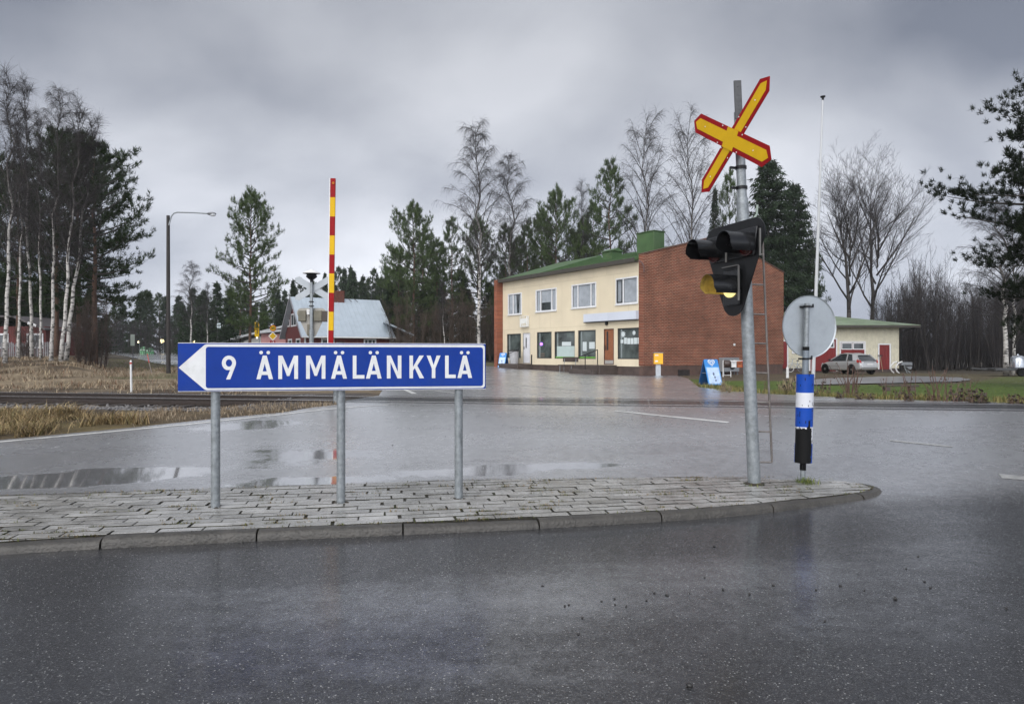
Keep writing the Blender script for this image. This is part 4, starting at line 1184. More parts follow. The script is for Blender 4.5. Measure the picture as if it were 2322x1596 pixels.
b.add([(0, 0.36, Z0), (0, .02, Z0), (0, .02, ZT), (0, .36, ZT)], [(0, 3, 2, 1)])
b.box(.02, .3, .05, T1, ZT - .001, ZT + .05)
b.build('front_wall', CREAM, shop, smooth=False, fix=False)
b = MB(); b.box(.16, .3, .4, T1, .3, ZT - .05); b.build('inner_wall', mat('dark_interior', (.02, .02, .02), .9), shop, smooth=False)
b = MB(); b.box(.035, .6, .37, T1, -.8, Z0); b.build('front_plinth', DARKBR, shop, smooth=False)
# gable with parapet
GL = 12.94; ZF = fw(1209, 952)[1] + .02
gpoly = [(-.03, ZF), (GL, ZF), (GL, 6.55), (6.47, 8.36), (-.03, 6.72)]
b = MB(); b.prism([(x, 0, z) for x, z in gpoly], (0, .36, 0)); b.build('gable_wall', BRICK, shop, smooth=False)
b = MB(); b.box(.0, GL - .05, .03, .34, -.9, ZF - .002); b.build('gable_plinth', mat('brown_base_render', (.085, .05, .038), .65, 0, .3, 2.2, .2, 30), shop, smooth=False)
b = MB()
for (xa, za), (xb, zb_) in (((-.06, 6.72), (6.47, 8.37)), ((6.47, 8.37), (GL + .04, 6.55))): b.bar((xa, .17, za + .02), (xb, .17, zb_ + .02), .44, .05)
b.build('parapet_cap', mat('brown_cap_metal', (.10, .05, .035), .5, .2), shop, smooth=False)
# far end wall, projecting beyond the front
b = MB(); b.prism([(x, T1 + .02, z) for x, z in ((-.5, -.8), (GL, -.8), (GL, 6.4), (6.47, 8.2), (-.5, 6.5))], (0, .36, 0)); b.build('end_wall', BRICK_E, shop, smooth=False)
b = MB(); b.box(GL - .3, GL, .37, T1, -.8, 6.4); b.build('rear_wall', BRICK_E, shop, smooth=False)
# roof
b = MB(); e1z, rz_ = 6.50, 8.24
for sgn in (0, 1):
    P = [(-.42, e1z), (6.47, rz_), (6.47, rz_ - .14), (-.42, e1z - .15)] if sgn == 0 else [(GL + .4, e1z - .06), (6.47, rz_), (6.47, rz_ - .14), (GL + .4, e1z - .2)]
    b.prism([(x, .37, z) for x, z in P], (0, T1 + .30 - .37, 0))
rf = b.build('roof', GREEN_R, shop, smooth=False)
b = MB(); b.box(-.44, -.425, .3, T1 + .3, e1z - .20, e1z + .02); b.box(-.42, -.01, .38, T1, e1z - .19, e1z - .16); b.build('eave_board', mat('dark_eave', (.045, .04, .032), .6), rf, smooth=False)
b = MB()
for k in range(23):
    y = .6 + k * .6; b.bar((-.40, y, e1z + .012), (6.44, y, rz_ + .012), .03, .03)
b.build('roof_seam', GREEN_R, rf, smooth=False)
def roofz(x): return e1z + (rz_ - e1z) * (x + .42) / 6.89
b = MB(); b.box(2.2, 3.1, 1.35, 2.75, roofz(2.2) - .1, 8.42); 
b.box(2.15, 3.15, 1.30, 2.80, 8.4205, 8.47); b.build('chimney', GREEN_R, rf, bevel=.02)
b = MB(); b.box(3.0, 3.9, 5.8, 6.7, roofz(3.0) - .1, roofz(3.9) + .28); b.prism([(2.9, 5.7, roofz(3.9) + .285), (4.0, 5.7, roofz(3.9) + .285), (3.45, 5.7, roofz(3.9) + .50)], (0, 1.1, 0)); b.build('roof_vent', GREEN_R, rf, smooth=False)
b = MB(); b.prism([(-.3, 9.2, roofz(-.3) + .015), (5.2, 9.2, roofz(5.2) + .26), (5.2, 9.2, roofz(5.2) + .0), (-.3, 9.2, roofz(-.3) - .01)], (0, 4.9, 0)); b.build('roof_sheet', GREEN_R, rf, smooth=False)
# upper windows
def frame_box(mb, a, c, e, g, w, x0, x1):
    mb.box(x0, x1, a, c, e, e + w); mb.box(x0, x1, a, c, g - w, g); mb.box(x0, x1, a, a + w, e + w, g - w); mb.box(x0, x1, c - w, c, e + w, g - w)
splits = {'w1': [.64], 'w2': [.22, .78], 'w3': [.20, .76], 'w4': [.68]}   # fractions from the near (right) side
for k, (a, c, e, g) in WIN.items():
    b = MB(); frame_box(b, a - .06, c + .06, e - .06, g + .06, .085, -.035, .05)
    w_ = c - a
    for f in splits[k]: b.box(-.01, .05, a + f*w_ - .04, a + f*w_ + .04, e + .027, g - .027)
    b.box(-.09, -.036, a - .09, c + .09, e - .10, e - .055)
    fr = b.build('window', FRAMEW, shop, smooth=False, bevel=.006, seg=1)
    b = MB(); b.add([(.06, a, e), (.06, c, e), (.06, c, g), (.06, a, g)], [(0, 3, 2, 1)])
    b.build('pane', GLASS, fr, smooth=False)
    b = MB(); fx = [0] + splits[k] + [1]; 
    for i in range(len(fx) - 1):
        ya, yb = a + fx[i]*w_ + .06, a + fx[i+1]*w_ - .06
        if k == 'w2' and i == 1: b.add([(.055, ya, e + .55), (.055, yb, e + .55), (.055, yb, g - .05), (.055, ya, g - .05)], [(0, 3, 2, 1)]); b.add([(.055, ya, e + .05), (.055, ya + .12, e + .05), (.055, ya + .12, e + .55), (.055, ya, e + .55)], [(0, 3, 2, 1)])
        elif k == 'w1' and i == 0: b.add([(.055, ya, e + .05), (.055, ya + .3, e + .05), (.055, ya + .2, g - .05), (.055, ya, g - .05)], [(0, 3, 2, 1)]); b.add([(.055, yb - .35, e + .05), (.055, yb, e + .05), (.055, yb, g - .05), (.055, yb - .25, g - .05)], [(0, 3, 2, 1)])
        else: b.add([(.055, ya, e + .05), (.055, yb, e + .05), (.055, yb, g - .05), (.055, ya, g - .05)], [(0, 3, 2, 1)])
    b.build('curtain', CURT, fr, smooth=False)
a, c, e, g = WIN['w4']; w_ = c - a
b = MB(); frame_box(b, a + .70*w_, c - .05, e + .05, g - .05, .05, -.06, -.037); b.build('open_sash', FRAMEK, shop, smooth=False)
# shop windows
PAPER = mat('paper_notice', (.50, .55, .55), .5, 0, .08, 8)
FROST = mat('frosted_film', (.38, .46, .44), .45, 0, .08, 2)
for k, (a, c, e, g) in SHOPW.items():
    b = MB(); frame_box(b, a, c, e, g, .055, .03, .10); fr = b.build('shop_window', FRAMEK, shop, smooth=False)
    b = MB(); b.add([(.085, a+.05, e+.05), (.085, c-.05, e+.05), (.085, c-.05, g-.05), (.085, a+.05, g-.05)], [(0, 3, 2, 1)]); b.build('pane', GLASS_S, fr, smooth=False)
    b = MB(); b.box(.078, .084, c - .30, c - .20, e + .06, g - .06); b.build('curtain_edge', mat('pale_curtain', (.20, .23, .23), .4, 0, .2, 3), fr, smooth=False)
    def sheet_(name, xs, ys, m):   # rectangles given in zoom-6 pixels
        bb_ = MB()
        for (x0, x1), (y0, y1) in zip(xs, ys):
            ta, za = fw(x1, y0); tb, _ = fw(x0, y0); _, zb_ = fw(x1, y1)
            bb_.box(.074, .0775, ta, tb, zb_, za)
        bb_.build(name, m, fr, smooth=False)
    if k == 's3':
        sheet_('frosted_panel', [(555, 693)], [(800, 880)], FROST); sheet_('notice', [(592, 660)], [(768, 798)], PAPER); sheet_('green_stripe', [(546, 692)], [(881, 893)], mat('green_film', (.16, .42, .06), .4))
    if k == 's4':
        sheet_('notice', [(747, 777), (796, 838)], [(768, 837), (769, 820)], PAPER); sheet_('green_stripe', [(724, 849)], [(882, 894)], MATS['green_film'])
    if k == 's5':
        sheet_('notice', [(1032, 1052), (1057, 1078), (1081, 1104), (1107, 1128), (1131, 1155), (1158, 1180)], [(752, 778), (737, 783), (740, 785), (740, 785), (737, 784), (736, 783)], PAPER)
        bb_ = MB()
        for (x, y, r) in ((1051, 711, .20), (1132, 701, .15)):
            ta, za = fw(x, y)
            pts_ = [(.076, ta + (r if i % 2 else r*.62)*math.cos(i*math.pi/8), za + (r if i % 2 else r*.62)*math.sin(i*math.pi/8)) for i in range(16)]
            bb_.prism(pts_, (-.003, 0, 0))
        bb_.build('paper_star', PAPER, fr, smooth=False)
    if k == 's2':
        ta, za = fw(438, 785)
        bb_ = MB(); bb_.prism([(.0775, ta + .17*math.cos(i*.3307), za + .115*math.sin(i*.3307)) for i in range(19)], (-.012, 0, 0)); op = bb_.build('open_sign', mat('lit_blue_sign', (.15, .12, .6), .4, emit=(.30, .22, 1.0), es=.7), fr, smooth=False)
        bb_ = MB(); bb_.prism([(.0645, ta + .13*math.cos(i*.3307), za + .075*math.sin(i*.3307)) for i in range(19)], (-.004, 0, 0)); bb_.build('red_face', mat('lit_red_sign', (.6, .02, .05), .4, emit=(1.0, .05, .12), es=.8), op, smooth=False)
        text('word', 'OPEN', .085, (Vector((.060, ta, za)), Vector((0, -1, 0)), Vector((0, 0, 1))), mat('lit_white_sign', (.8, .8, .8), .4, emit=(1, .9, .95), es=.9), op, .002)
        ta, za = fw(445, 850)
        bb_ = MB()
        for i in range(3): bb_.box(.074, .0775, ta - .25, ta + .22, za - .1 - i*.14, za - .02 - i*.14)
        bb_.build('shelf_goods', mat('brown_goods', (.10, .075, .055), .5, 0, .5, 12), fr, smooth=False)
# doors
a, c, e, g = DOORS['d1']
b = MB(); b.box(.035, .09, a + .05, c - .05, e + .02, g - .05); dr1 = b.build('door', mat('white_door', (.58, .58, .60), .45, 0, .08, 4), shop, smooth=False, bevel=.006)
b = MB(); frame_box(b, a, c, e, g, .048, .0, .09); b.build('door_frame', mat('door_frame_grey', (.30, .29, .27), .5), dr1, smooth=False)
m_ = a + (c - a) * .60
b = MB(); b.box(.029, .0345, m_ - .06, m_ + .06, e + 1.05, e + 1.75); b.build('door_glass', FRAMEK, dr1, smooth=False)
b = MB(); b.bar((.0, c - .14, e + .95), (.0, c - .14, e + 1.15), .03, .03); b.build('handle', BLACK, dr1)
a, c, e, g = DOORS['d2']
b = MB(); b.box(.035, .09, a + .05, c - .05, e + .26, g - .05); dr2 = b.build('door', mat('brown_door', (.23, .085, .036), .45, 0, .2, 6), shop, smooth=False, bevel=.006)
b = MB(); frame_box(b, a, c, e, g, .048, .0, .09); b.build('door_frame', mat('dark_red_frame', (.075, .03, .02), .5), dr2, smooth=False)
b = MB(); b.box(.033, .09, a + .05, c - .05, e + .03, e + .255); b.build('kick_plate', mat('grey_kick_plate', (.40, .39, .36), .45, .2), dr2, smooth=False)
m_ = a + (c - a) * .68
b = MB(); b.box(.028, .0345, m_ - .07, m_ + .07, e + .85, e + 1.95); b.build('door_glass', FRAMEK, dr2, smooth=False)
b = MB(); b.bar((-.02, c - .13, e + .85), (-.02, c - .13, e + 1.15), .03, .03); b.build('handle', BLACK, dr2)
# signs and fittings on the front
a, c = fw(1209, 0)[0], fw(783, 0)[0]; z_hi, z_lo = fw(1209, 532)[1], fw(1209, 597)[1]
b = MB(); mid_ = fw(967, 0)[0]
b.box(-.26, -.005, .36, mid_ - .01, z_lo, z_hi); b.box(-.26, -.005, mid_ + .01, c, z_lo, z_hi)
b.build('fascia_sign', mat('blank_sign_face', (.50, .53, .59), .4, 0, .04, 1), shop, smooth=False, bevel=.01)
b = MB(); b.box(-.25, -.01, .37, c - .01, z_lo - .05, z_lo - .004); b.build('fascia_base', FRAMEK, shop, smooth=False)
a, c = fw(354, 0)[0], fw(301, 0)[0]; z_hi, z_lo = fw(354, 574)[1], fw(354, 656)[1]
b = MB(); b.box(-.22, -.02, a, c, z_lo, z_hi); ws = b.build('wall_sign', mat('lit_wall_sign', (.58, .58, .55), .4, emit=(1, 1, .96), es=.03), shop, smooth=False, bevel=.01)
b = MB(); zc_ = (z_hi + z_lo) / 2; w_ = c - a
gold = mat('gold_letters', (.36, .25, .07), .45)
for i, (f, l_) in enumerate(((.12, .09), (.26, .12), (.40, .10), (.56, .11), (.70, .12), (.84, .07))):
    y = c - f * w_; b.bar((-.223, y, zc_ + .20), (-.223, y - l_*w_*.5, zc_ + .20 + (.16 if i % 2 else .10)), .035, .006, (1, 0, 0))
    b.bar((-.223, y - .02, zc_ + .30), (-.223, y - l_*w_, zc_ + .30), .03, .006, (1, 0, 0))
for f in (.28, .50, .74):
    y = c - f * w_; b.bar((-.223, y, zc_ - .30), (-.223, y - .08, zc_ - .13), .04, .006, (1, 0, 0))
b.bar((-.223, c - .70*w_, zc_ - .13), (-.223, c - .80*w_, zc_ - .30), .04, .0065, (1, 0, 0))
b.build('lettering', gold, ws, smooth=False)
t_, z_ = fw(943, 630)
b = MB(); b.sphere((-.12, t_, z_), .11, 12, 8, (1, .7, 1.2)); b.bar((-.05, t_, z_ + .08), (.0, t_, z_ + .08), .05, .05); b.build('door_lamp', BLACK, shop)
# steps and rails
b = MB(); ta, tb = fw(1010, 0)[0], fw(815, 0)[0]
b.box(-1.35, .033, ta, tb, -.6, DOORS['d2'][2] - .02); b.box(-1.75, -1.351, ta + .1, tb - .05, -.6, DOORS['d2'][2] - .26); b.build('steps', mat('dark_wet_concrete', (.055, .042, .036), .45, 0, .3, 3, .2, 20), shop, smooth=False, bevel=.02)
b = MB(); ta, tb = fw(375, 0)[0], fw(222, 0)[0]
b.box(-1.2, .033, ta, tb, -.6, DOORS['d1'][2] - .02); b.build('steps', MATS['dark_wet_concrete'], shop, smooth=False, bevel=.02)
def front_pt(vx6, vy6, x):  # point at local depth x in front of the facade seen at this pixel
    o_ = BC + BG * x; t, z = onp(*P6(vx6, vy6), o_.x, o_.y, BF.x, BF.y); return Vector((x, t, z - BZ))
b = MB(); A_, B_, C_ = front_pt(735, 880, -1.45), front_pt(866, 828, -1.1), front_pt(866, 940, -1.1)
b.tube([A_, B_], .028, 8); b.tube([B_, (B_.x, B_.y, DOORS['d2'][2] - .03)], .028, 8)
q_ = front_pt(773, 866, -1.35); b.tube([q_, (q_.x, q_.y, -.35)], .028, 8); b.build('hand_rail', BLACK, shop)
b = MB(); q_ = front_pt(371, 865, -1.0); b.tube([q_, (q_.x, q_.y, DOORS['d1'][2] - .03)], .045, 8); b.build('rail_post', BLACK, shop)
b = MB(); q_ = front_pt(276, 822, -1.0); q2 = front_pt(192, 862, -1.3); q3 = front_pt(276, 930, -1.0)
b.tube([q2, q_], .02, 8); b.tube([q_, (q3.x, q3.y, q3.z - .2)], .025, 8); b.build('hand_rail', BLACK, shop)
# rain pipe and vents on the gable
b = MB(); b.tube([(-.25, .15, 6.35), (-.16, -.02, 6.22), (-.09, -.10, 5.95), (-.10, -.10, 5.7)], .05, 8); b.build('rain_pipe', mat('brown_pipe', (.09, .04, .03), .5), shop)
def gw(vx, vy):
    t, z = onp(vx, vy, BC.x, BC.y, BG.x, BG.y); return t, z - BZ
x0, z1 = gw(*P7(163, 642)); x1, z0 = gw(*P7(352, 738))
b = MB(); b.box(x0, x1, .015, .029, z0, z1)
vt = b.build('vent_grille', BLACK, shop, smooth=False)
b = MB(); 
for i in range(6): b.box(x0 + .02, x1 - .02, .006, .0145, z0 + .02 + i*(z1-z0)/6, z0 + .04 + i*(z1-z0)/6)
b.build('slat', DARKBR, vt, smooth=False)
x0, z0 = gw(*P7(1078, 228)); b = MB(); b.box(x0 - .07, x0 + .07, -.06, -.003, z0 - .07, z0 + .07); b.build('wall_socket', WHITE_P, shop, bevel=.008)

# ---- things standing around the shop
def front_world(v): return shop_m @ v
shop_m = Matrix.Translation(Vector((BC.x, BC.y, BZ))) @ Matrix.Rotation(math.atan2(BG.y, BG.x), 4, 'Z')
rzb = math.atan2(BG.y, BG.x)
# bench
p = shop_m @ Vector((-1.0, front_pt(640, 940, -1.0).y, 0)); p.z = hf(p.x, p.y); b0 = thing('bench', 'dark wooden bench with thin steel legs under the shop window with the green stripe', 'bench', p, rzb - R(90))
wd = MB(); wd.bar((-.72, 0, .46), (.72, 0, .46), .36, .05); wd.build('seat', WOOD_D, b0, bevel=.008)
wd = MB(); wd.bar((-.72, .24, .80), (.72, .24, .80), .04, .30); wd.build('backrest', WOOD_D, b0, bevel=.008)
for x in (-.55, .55):
    wd = MB(); wd.tube([(x, -.15, 0), (x, -.15, .43)], .02, 8); wd.tube([(x, .18, 0), (x, .18, .5), (x, .24, .9)], .02, 8); wd.tube([(x, -.15, .02), (x, .18, .02)], .02, 8); wd.build('leg', STEEL, b0)
# plastic tub
p = shop_m @ front_pt(240, 932, -.85); p.z = BZ + DOORS['d1'][2] - .02
p = shop_m @ Vector((-.7, front_pt(240, 932, -.7).y, 0)); p.z = BZ + DOORS['d1'][2] - .02
t0 = thing('waste_bin', 'pale grey tapered tub with dark lid beside the white shop door', 'bin', p)
b = MB(); b.lathe([(.27, 0), (.34, .78), (.36, .80), (.36, .84)], (0, 0, 0), 20); b.build('tub', mat('pale_grey_plastic', (.33, .33, .34), .5, 0, .1, 4), t0)
b = MB(); b.lathe([(.375, .842), (.36, .90), (.1, .95), (.02, .955)], (0, 0, 0), 20); b.build('lid', BLACK, t0)
# sandwich boards
def a_board(name, label, p, rz, H, W, D):
    r = thing(name, label, 'sandwich board', p, rz, 'blue sandwich boards by the shop')
    bl_ = mat('board_blue', (.035, .20, .52), .4, 0, .08, 4); bd = mat('board_dark_blue', (.012, .075, .22), .45, 0, .1, 4)
    sl = math.atan2(D / 2, H)
    for sgn in (-1, 1):
        ay = Vector((0, -sgn * math.sin(sl), math.cos(sl))); o = Vector((0, sgn * D / 2, .03))
        ax = Vector((1, 0, 0)) if sgn < 0 else Vector((-1, 0, 0))
        pan = flat('front_panel' if sgn < 0 else 'rear_panel', [rrect(-W/2, W/2, 0, H / math.cos(sl), .05)], .03, (o, ax, ay), bl_ if sgn < 0 else bd, r)
        nrm = ax.cross(ay)
        if sgn < 0:
            Hs = H / math.cos(sl)
            flat('poster_frame', [rrect(-W/2 + .02, W/2 - .02, .02, Hs * .70, .01)], .006, (o + nrm * .0185, ax, ay), mat('board_frame', (.14, .36, .66), .35), pan)
            po = flat('poster', [rrect(-W/2 + .045, W/2 - .045, .045, Hs * .70 - .03, .008)], .004, (o + nrm * .0245, ax, ay), mat('pale_poster', (.42, .53, .70), .4, 0, .18, 5, dirt=(.28, .36, .62), ds=4), pan)
            flat('poster_figure', [circ(-.01*H, Hs * .42, .04*H, .07*H), circ(.025*H, Hs * .29, .035*H, .055*H), circ(.04*H, Hs*.17, .045*H, .035*H)], .003, (o + nrm * .0285, ax, ay), mat('poster_dark', (.12, .14, .22), .4, 0, .5, 12), po)
            # swirled white heart
            cy_ = Hs * .855; s = W * .27
            def heart(k, n=40):
                out = []
                for i in range(n):
                    t = 2 * math.pi * i / n
                    x = 16 * math.sin(t) ** 3 / 17; y = (13 * math.cos(t) - 5 * math.cos(2*t) - 2 * math.cos(3*t) - math.cos(4*t)) / 17
                    out.append((x * s * k, cy_ + (y + .12) * s * k))
                return out
            flat('heart_emblem', [heart(1.0), heart(.76), heart(.56), heart(.34)], .004, (o + nrm * .0175, ax, ay), WHITE_S, pan)
        for x in (-W/2 + .02, W/2 - .02):
            b = MB(); b.bar(Vector((x, sgn * (D/2 + .002), -.02)), Vector((x, sgn * D/2, .04)), .03, .03); b.build('foot', STEEL, pan)
    b = MB(); b.bar((-W/2 + .03, D * .30, H * .50), (-W/2 + .03, -D * .30, H * .50), .015, .02); b.build('stay', STEEL, r)
p = gp(*P7(690, 900)); 
va = Vector((p.x, p.y)).normalized()
a_board('sandwich_board', 'larger blue sandwich board with white heart and pale poster near the brick end wall', p, math.atan2(-p.x, p.y) + R(34), 57/F*p.y, 36/F*p.y, 40/F*p.y)
p = gp(*P6(160, 962)); a_board('sandwich_board', 'smaller blue sandwich board with white heart standing at the far left corner of the shop', p, math.atan2(-p.x, p.y) - R(28), 32.5/F*p.y, 17.5/F*p.y, 22/F*p.y)
# yellow post box
p = gp(*P6(1320, 1030)); t0 = thing('post_box', 'yellow post box on a grey post before the brick wall', 'post box', p, math.atan2(-p.x, p.y) + R(8))
s_ = p.y / F / 2.6386 * .79794   # metres per zoom-6 pixel
b = MB(); b.box(-33*s_, 33*s_, -.2, .2, 95*s_, 177*s_); bx = b.build('box', mat('post_yellow', (.72, .36, .012), .4, 0, .06, 4), t0, bevel=.02)
b = MB(); b.box(-36*s_, 36*s_, -.22, .22, 177.3*s_, 182*s_); b.build('lid', STEEL, bx, bevel=.006)
b = MB(); b.box(-27*s_, -2*s_, -.205, -.2005, 157*s_, 164*s_); b.box(-27*s_, -5*s_, -.205, -.2005, 112*s_, 122*s_); b.build('label_plate', WHITE_P, bx, smooth=False)
b = MB(); b.box(-.13, .13, -.1, .1, .03, 95*s_); b.build('post', mat('pale_grey_post', (.36, .38, .40), .5), t0, bevel=.01)
b = MB(); b.box(-32*s_, 32*s_, -.24, .24, -.02, .03); b.build('foot_plate', STEEL, t0, bevel=.006)
# heat pump on the wall
x0, z1 = gw(*P7(790, 440)); x1, z0 = gw(*P7(1042, 668))
hp_ = thing('heat_pump', 'grey outdoor heat pump unit on legs behind the mail boxes at the brick wall', 'heat pump', shop_m @ Vector(((x0+x1)/2, -.38, 0)), rzb)
w2 = (x1 - x0) / 2
b = MB(); b.box(-w2, w2, -.18, .22, z0, z1); cs_ = b.build('casing', mat('casing_grey', (.21, .22, .23), .5, .1, .1, 4), hp_, bevel=.02)
b = MB(); b.lathe([(.002, 0), (.30, 0), (.30, .012), (.26, .014), (.002, .014)], (.04, -.181, (z0+z1)/2), 26, axis=(0, -1, 0)); b.build('fan_grille', BLACK, cs_)
for x in (-w2 + .08, w2 - .08):
    b = MB(); b.bar((x, -.1, -.4), (x, -.1, z0), .05, .05); b.bar((x, .15, -.4), (x, .15, z0), .05, .05); b.build('leg', STEEL, hp_)
# row of mail boxes on a steel rack
rb = gp(*P7(900, 752)); rz_r = math.atan2(-rb.x, rb.y) + R(14)
s7 = rb.y / F / 5.805 * .79794
rk = thing('mail_rack', 'white steel rack carrying a row of mail boxes beside the brick wall', 'mail rack', rb, rz_r)
b = MB(); 
for x in (0, 420*s7): b.tube([(x, 0, -.3), (x, 0, 262*s7)], 9*s7, 8)
b.tube([(0, 0, 258*s7), (420*s7, 0, 258*s7)], 6*s7, 8); b.tube([(125*s7, 0, -.3), (125*s7, 0, 90*s7)], 7*s7, 8); b.tube([(15*s7, 0, 20*s7), (125*s7, 0, 20*s7)], 5*s7, 8); b.build('frame', WHITE_P, rk)
rack_m = Matrix.Translation(rb) @ Matrix.Rotation(rz_r, 4, 'Z')
for nm_, lab, xa, xb, za, zb_, m_ in (('mail_box', 'dark brown rounded mail box at the left end of the white rack', 8, 105, 145, 268, mat('mail_brown', (.045, .028, .022), .45)), ('mail_box', 'white mail box with sloping lid between brown and orange boxes', 118, 200, 150, 268, WHITE_P),
                                     ('mail_box', 'orange brown mail box on the rack left of the red one', 212, 292, 148, 250, mat('mail_orange', (.30, .075, .018), .5)), ('mail_box', 'bright red mail box nearest the tall signal pole', 300, 350, 150, 262, mat('mail_red', (.5, .022, .016), .4))):
    o = thing(nm_, lab, 'mail box', rack_m @ Vector(((xa+xb)/2*s7, -.06, za*s7)), rz_r, 'mail boxes on the rack')
    w2 = (xb - xa) / 2 * s7; H_ = (zb_ - za) * s7
    if 'rounded' in lab:
        b = MB(); b.lathe([(.002, 0), (H_*.47, 0), (H_*.5, .02), (H_*.5, 2*w2 - .02), (H_*.47, 2*w2), (.002, 2*w2)], (-w2, 0, H_/2), 22, axis=(1, 0, 0)); b.build('body', m_, o)
    else:
        b = MB(); b.prism([(-w2, -.16, 0), (-w2, .16, 0), (-w2, .16, H_*.95), (-w2, -.16, H_*.78)], (2*w2, 0, 0)); b.build('body', m_, o, bevel=.012)
        b = MB(); b.prism([(-w2-.02, -.2, H_*.79), (-w2-.02, .17, H_*.96), (-w2-.02, .17, H_), (-w2-.02, -.2, H_*.83)], (2*w2+.04, 0, 0)); b.build('lid', m_, o, bevel=.006)
        b = MB(); b.box(-w2*.5, w2*.5, -.168, -.161, H_*.55, H_*.62); b.build('slot', BLACK if m_ is not WHITE_P else GREY_P, o, smooth=False)
# ---------------------------------------------------------------- garage
GY_ = 56.0; gm_ = GY_ / F
def gx_(x, y): 
    v = P8(x, y); return (v[0] - CX) * gm_, EYE + (HY - v[1]) * gm_
gb = thing('garage', 'low cream boarded garage with green roof and red doors behind the parked car', 'garage', (20.0, GY_, .2))
def gl(x, y): a, z = gx_(x, y); return a - 20.0, z - .2
XR = gl(1160, 0)[0]; ZE = 1.62 + 66 * gm_ - .2
def boards_mat(name, col, scale, axis='X'):
    m = mat(name, col, .65, 0, .10, 3, dirt=tuple(c*.6 for c in col), ds=.8); N, L = m.node_tree.nodes, m.node_tree.links
    tc_ = N.new('ShaderNodeTexCoord'); wv_ = N.new('ShaderNodeTexWave'); wv_.bands_direction = axis; wv_.inputs['Scale'].default_value = scale
    L.new(tc_.outputs['Object'], wv_.inputs['Vector'])
    b = N.new('ShaderNodeBump'); b.inputs['Strength'].default_value = .8; b.inputs['Distance'].default_value = .03; L.new(wv_.outputs[0], b.inputs['Height']); L.new(b.outputs[0], N['Principled BSDF'].inputs['Normal'])
    return m
GCREAM = boards_mat('cream_boards', (.56, .525, .40), 2.4)
GRED = boards_mat('red_door_boards', (.175, .010, .010), 2.6)
b = MB(); b.box(-3, XR, 0, 9, .30, ZE); b.build('wall', GCREAM, gb, smooth=False)
b = MB(); b.box(-2.95, XR - .04, .04, 8.9, -.6, .299); b.build('plinth', DARKBR, gb, smooth=False)
# hipped roof
def gpt(v1x, v1y, Y): q_ = pt((2250 + v1x/2.28)*.79794, (480 + v1y/2.28)*.79794, Y); return q_ - Vector((20, GY_, .2))
ER = XR + 1.35; EZ_ = ZE + .02; RZ_ = ZE + 1.35
b = MB(); E_ = [(-4, -.7, EZ_), (ER, -.7, EZ_), (ER, 9.6, EZ_), (-4, 9.6, EZ_)]; Rg = [(-4, 4.4, RZ_), (XR - 6.6, 4.4, RZ_)]
b.add(E_ + Rg + [(x, y, z - .16) for x, y, z in E_], [(0, 1, 5, 4), (1, 2, 5), (2, 3, 4, 5), (3, 0, 4), (0, 6, 7, 1), (1, 7, 8, 2), (2, 8, 9, 3), (3, 9, 6, 0), (6, 9, 8, 7)])
b.build('roof', mat('weathered_green_roof', (.16, .21, .13), .45, .1, .25, .9, dirt=(.30, .34, .28), ds=1.4), gb, smooth=False)
b = MB(); b.box(-4, ER, -.735, -.702, EZ_ - .20, EZ_ - .02); b.build('eave_board', mat('dark_eave', (.045, .04, .032)), gb, smooth=False)
b = MB(); b.tube([(ER - .3, -.55, EZ_ - .2), (XR + .1, -.12, EZ_ - .6), (XR + .08, -.1, .2)], .05, 8); b.build('rain_pipe', BLACK, gb)
def gdoor(xa, xb, yt, yb, win=None, frame=.11, nm='garage_door'):
    x0, z1 = gl(xa, yt); x1, z0 = gl(xb, yb); z0 = max(z0, -.05)
    b = MB(); b.box(x0, x1, -.035, -.003, z0, z1); d = b.build(nm, GRED, gb, smooth=False)
    b = MB(); b.box(x0 - frame, x0 - .002, -.05, -.004, z0, z1 + frame); b.box(x1 + .002, x1 + frame, -.05, -.004, z0, z1 + frame); b.box(x0, x1, -.05, -.004, z1 + .002, z1 + frame); b.build('door_frame', FRAMEW, d, smooth=False)
    for (wa, wb, ya, yb2) in (win or []):
        a, z1 = gl(wa, ya); c, z0 = gl(wb, yb2)
        b = MB(); 
        b.box(a, c, -.06, -.036, z0, z0 + .07); b.box(a, c, -.06, -.036, z1 - .07, z1); b.box(a, a + .07, -.06, -.036, z0 + .07, z1 - .07); b.box(c - .07, c, -.06, -.036, z0 + .07, z1 - .07); w_ = b.build('window', FRAMEW, d, smooth=False)
        b = MB(); b.add([(a + .07, -.04, z0 + .07), (c - .07, -.04, z0 + .07), (c - .07, -.04, z1 - .07), (a + .07, -.04, z1 - .07)], [(0, 1, 2, 3)]); b.build('pane', GLASS, w_, smooth=False)
    return d
gdoor(-10, 118, 99, 350, nm='door')
gdoor(335, 572, 80, 372, [(430, 480, 95, 160), (505, 556, 95, 158)])
gdoor(618, 836, 108, 372, [(622, 726, 110, 174), (730, 834, 110, 174)])
d = gdoor(976, 1070, 130, 357, nm='door')
x_, z_ = gl(987, 235); b = MB(); b.bar((x_, -.06, z_ - .1), (x_, -.06, z_ + .1), .04, .04); b.build('handle', STEEL, d)
x0, z1 = gl(165, 160); x1, z0 = gl(235, 212)
b = MB(); b.box(x0, x1, -.05, -.003, z0, z1); w_ = b.build('window', FRAMEW, gb, smooth=False, bevel=.005)
b = MB(); b.box(x0 + .1, x1 - .1, -.055, -.0505, z0 + .12, z1 - .1); b.build('pane', GLASS, w_, smooth=False)
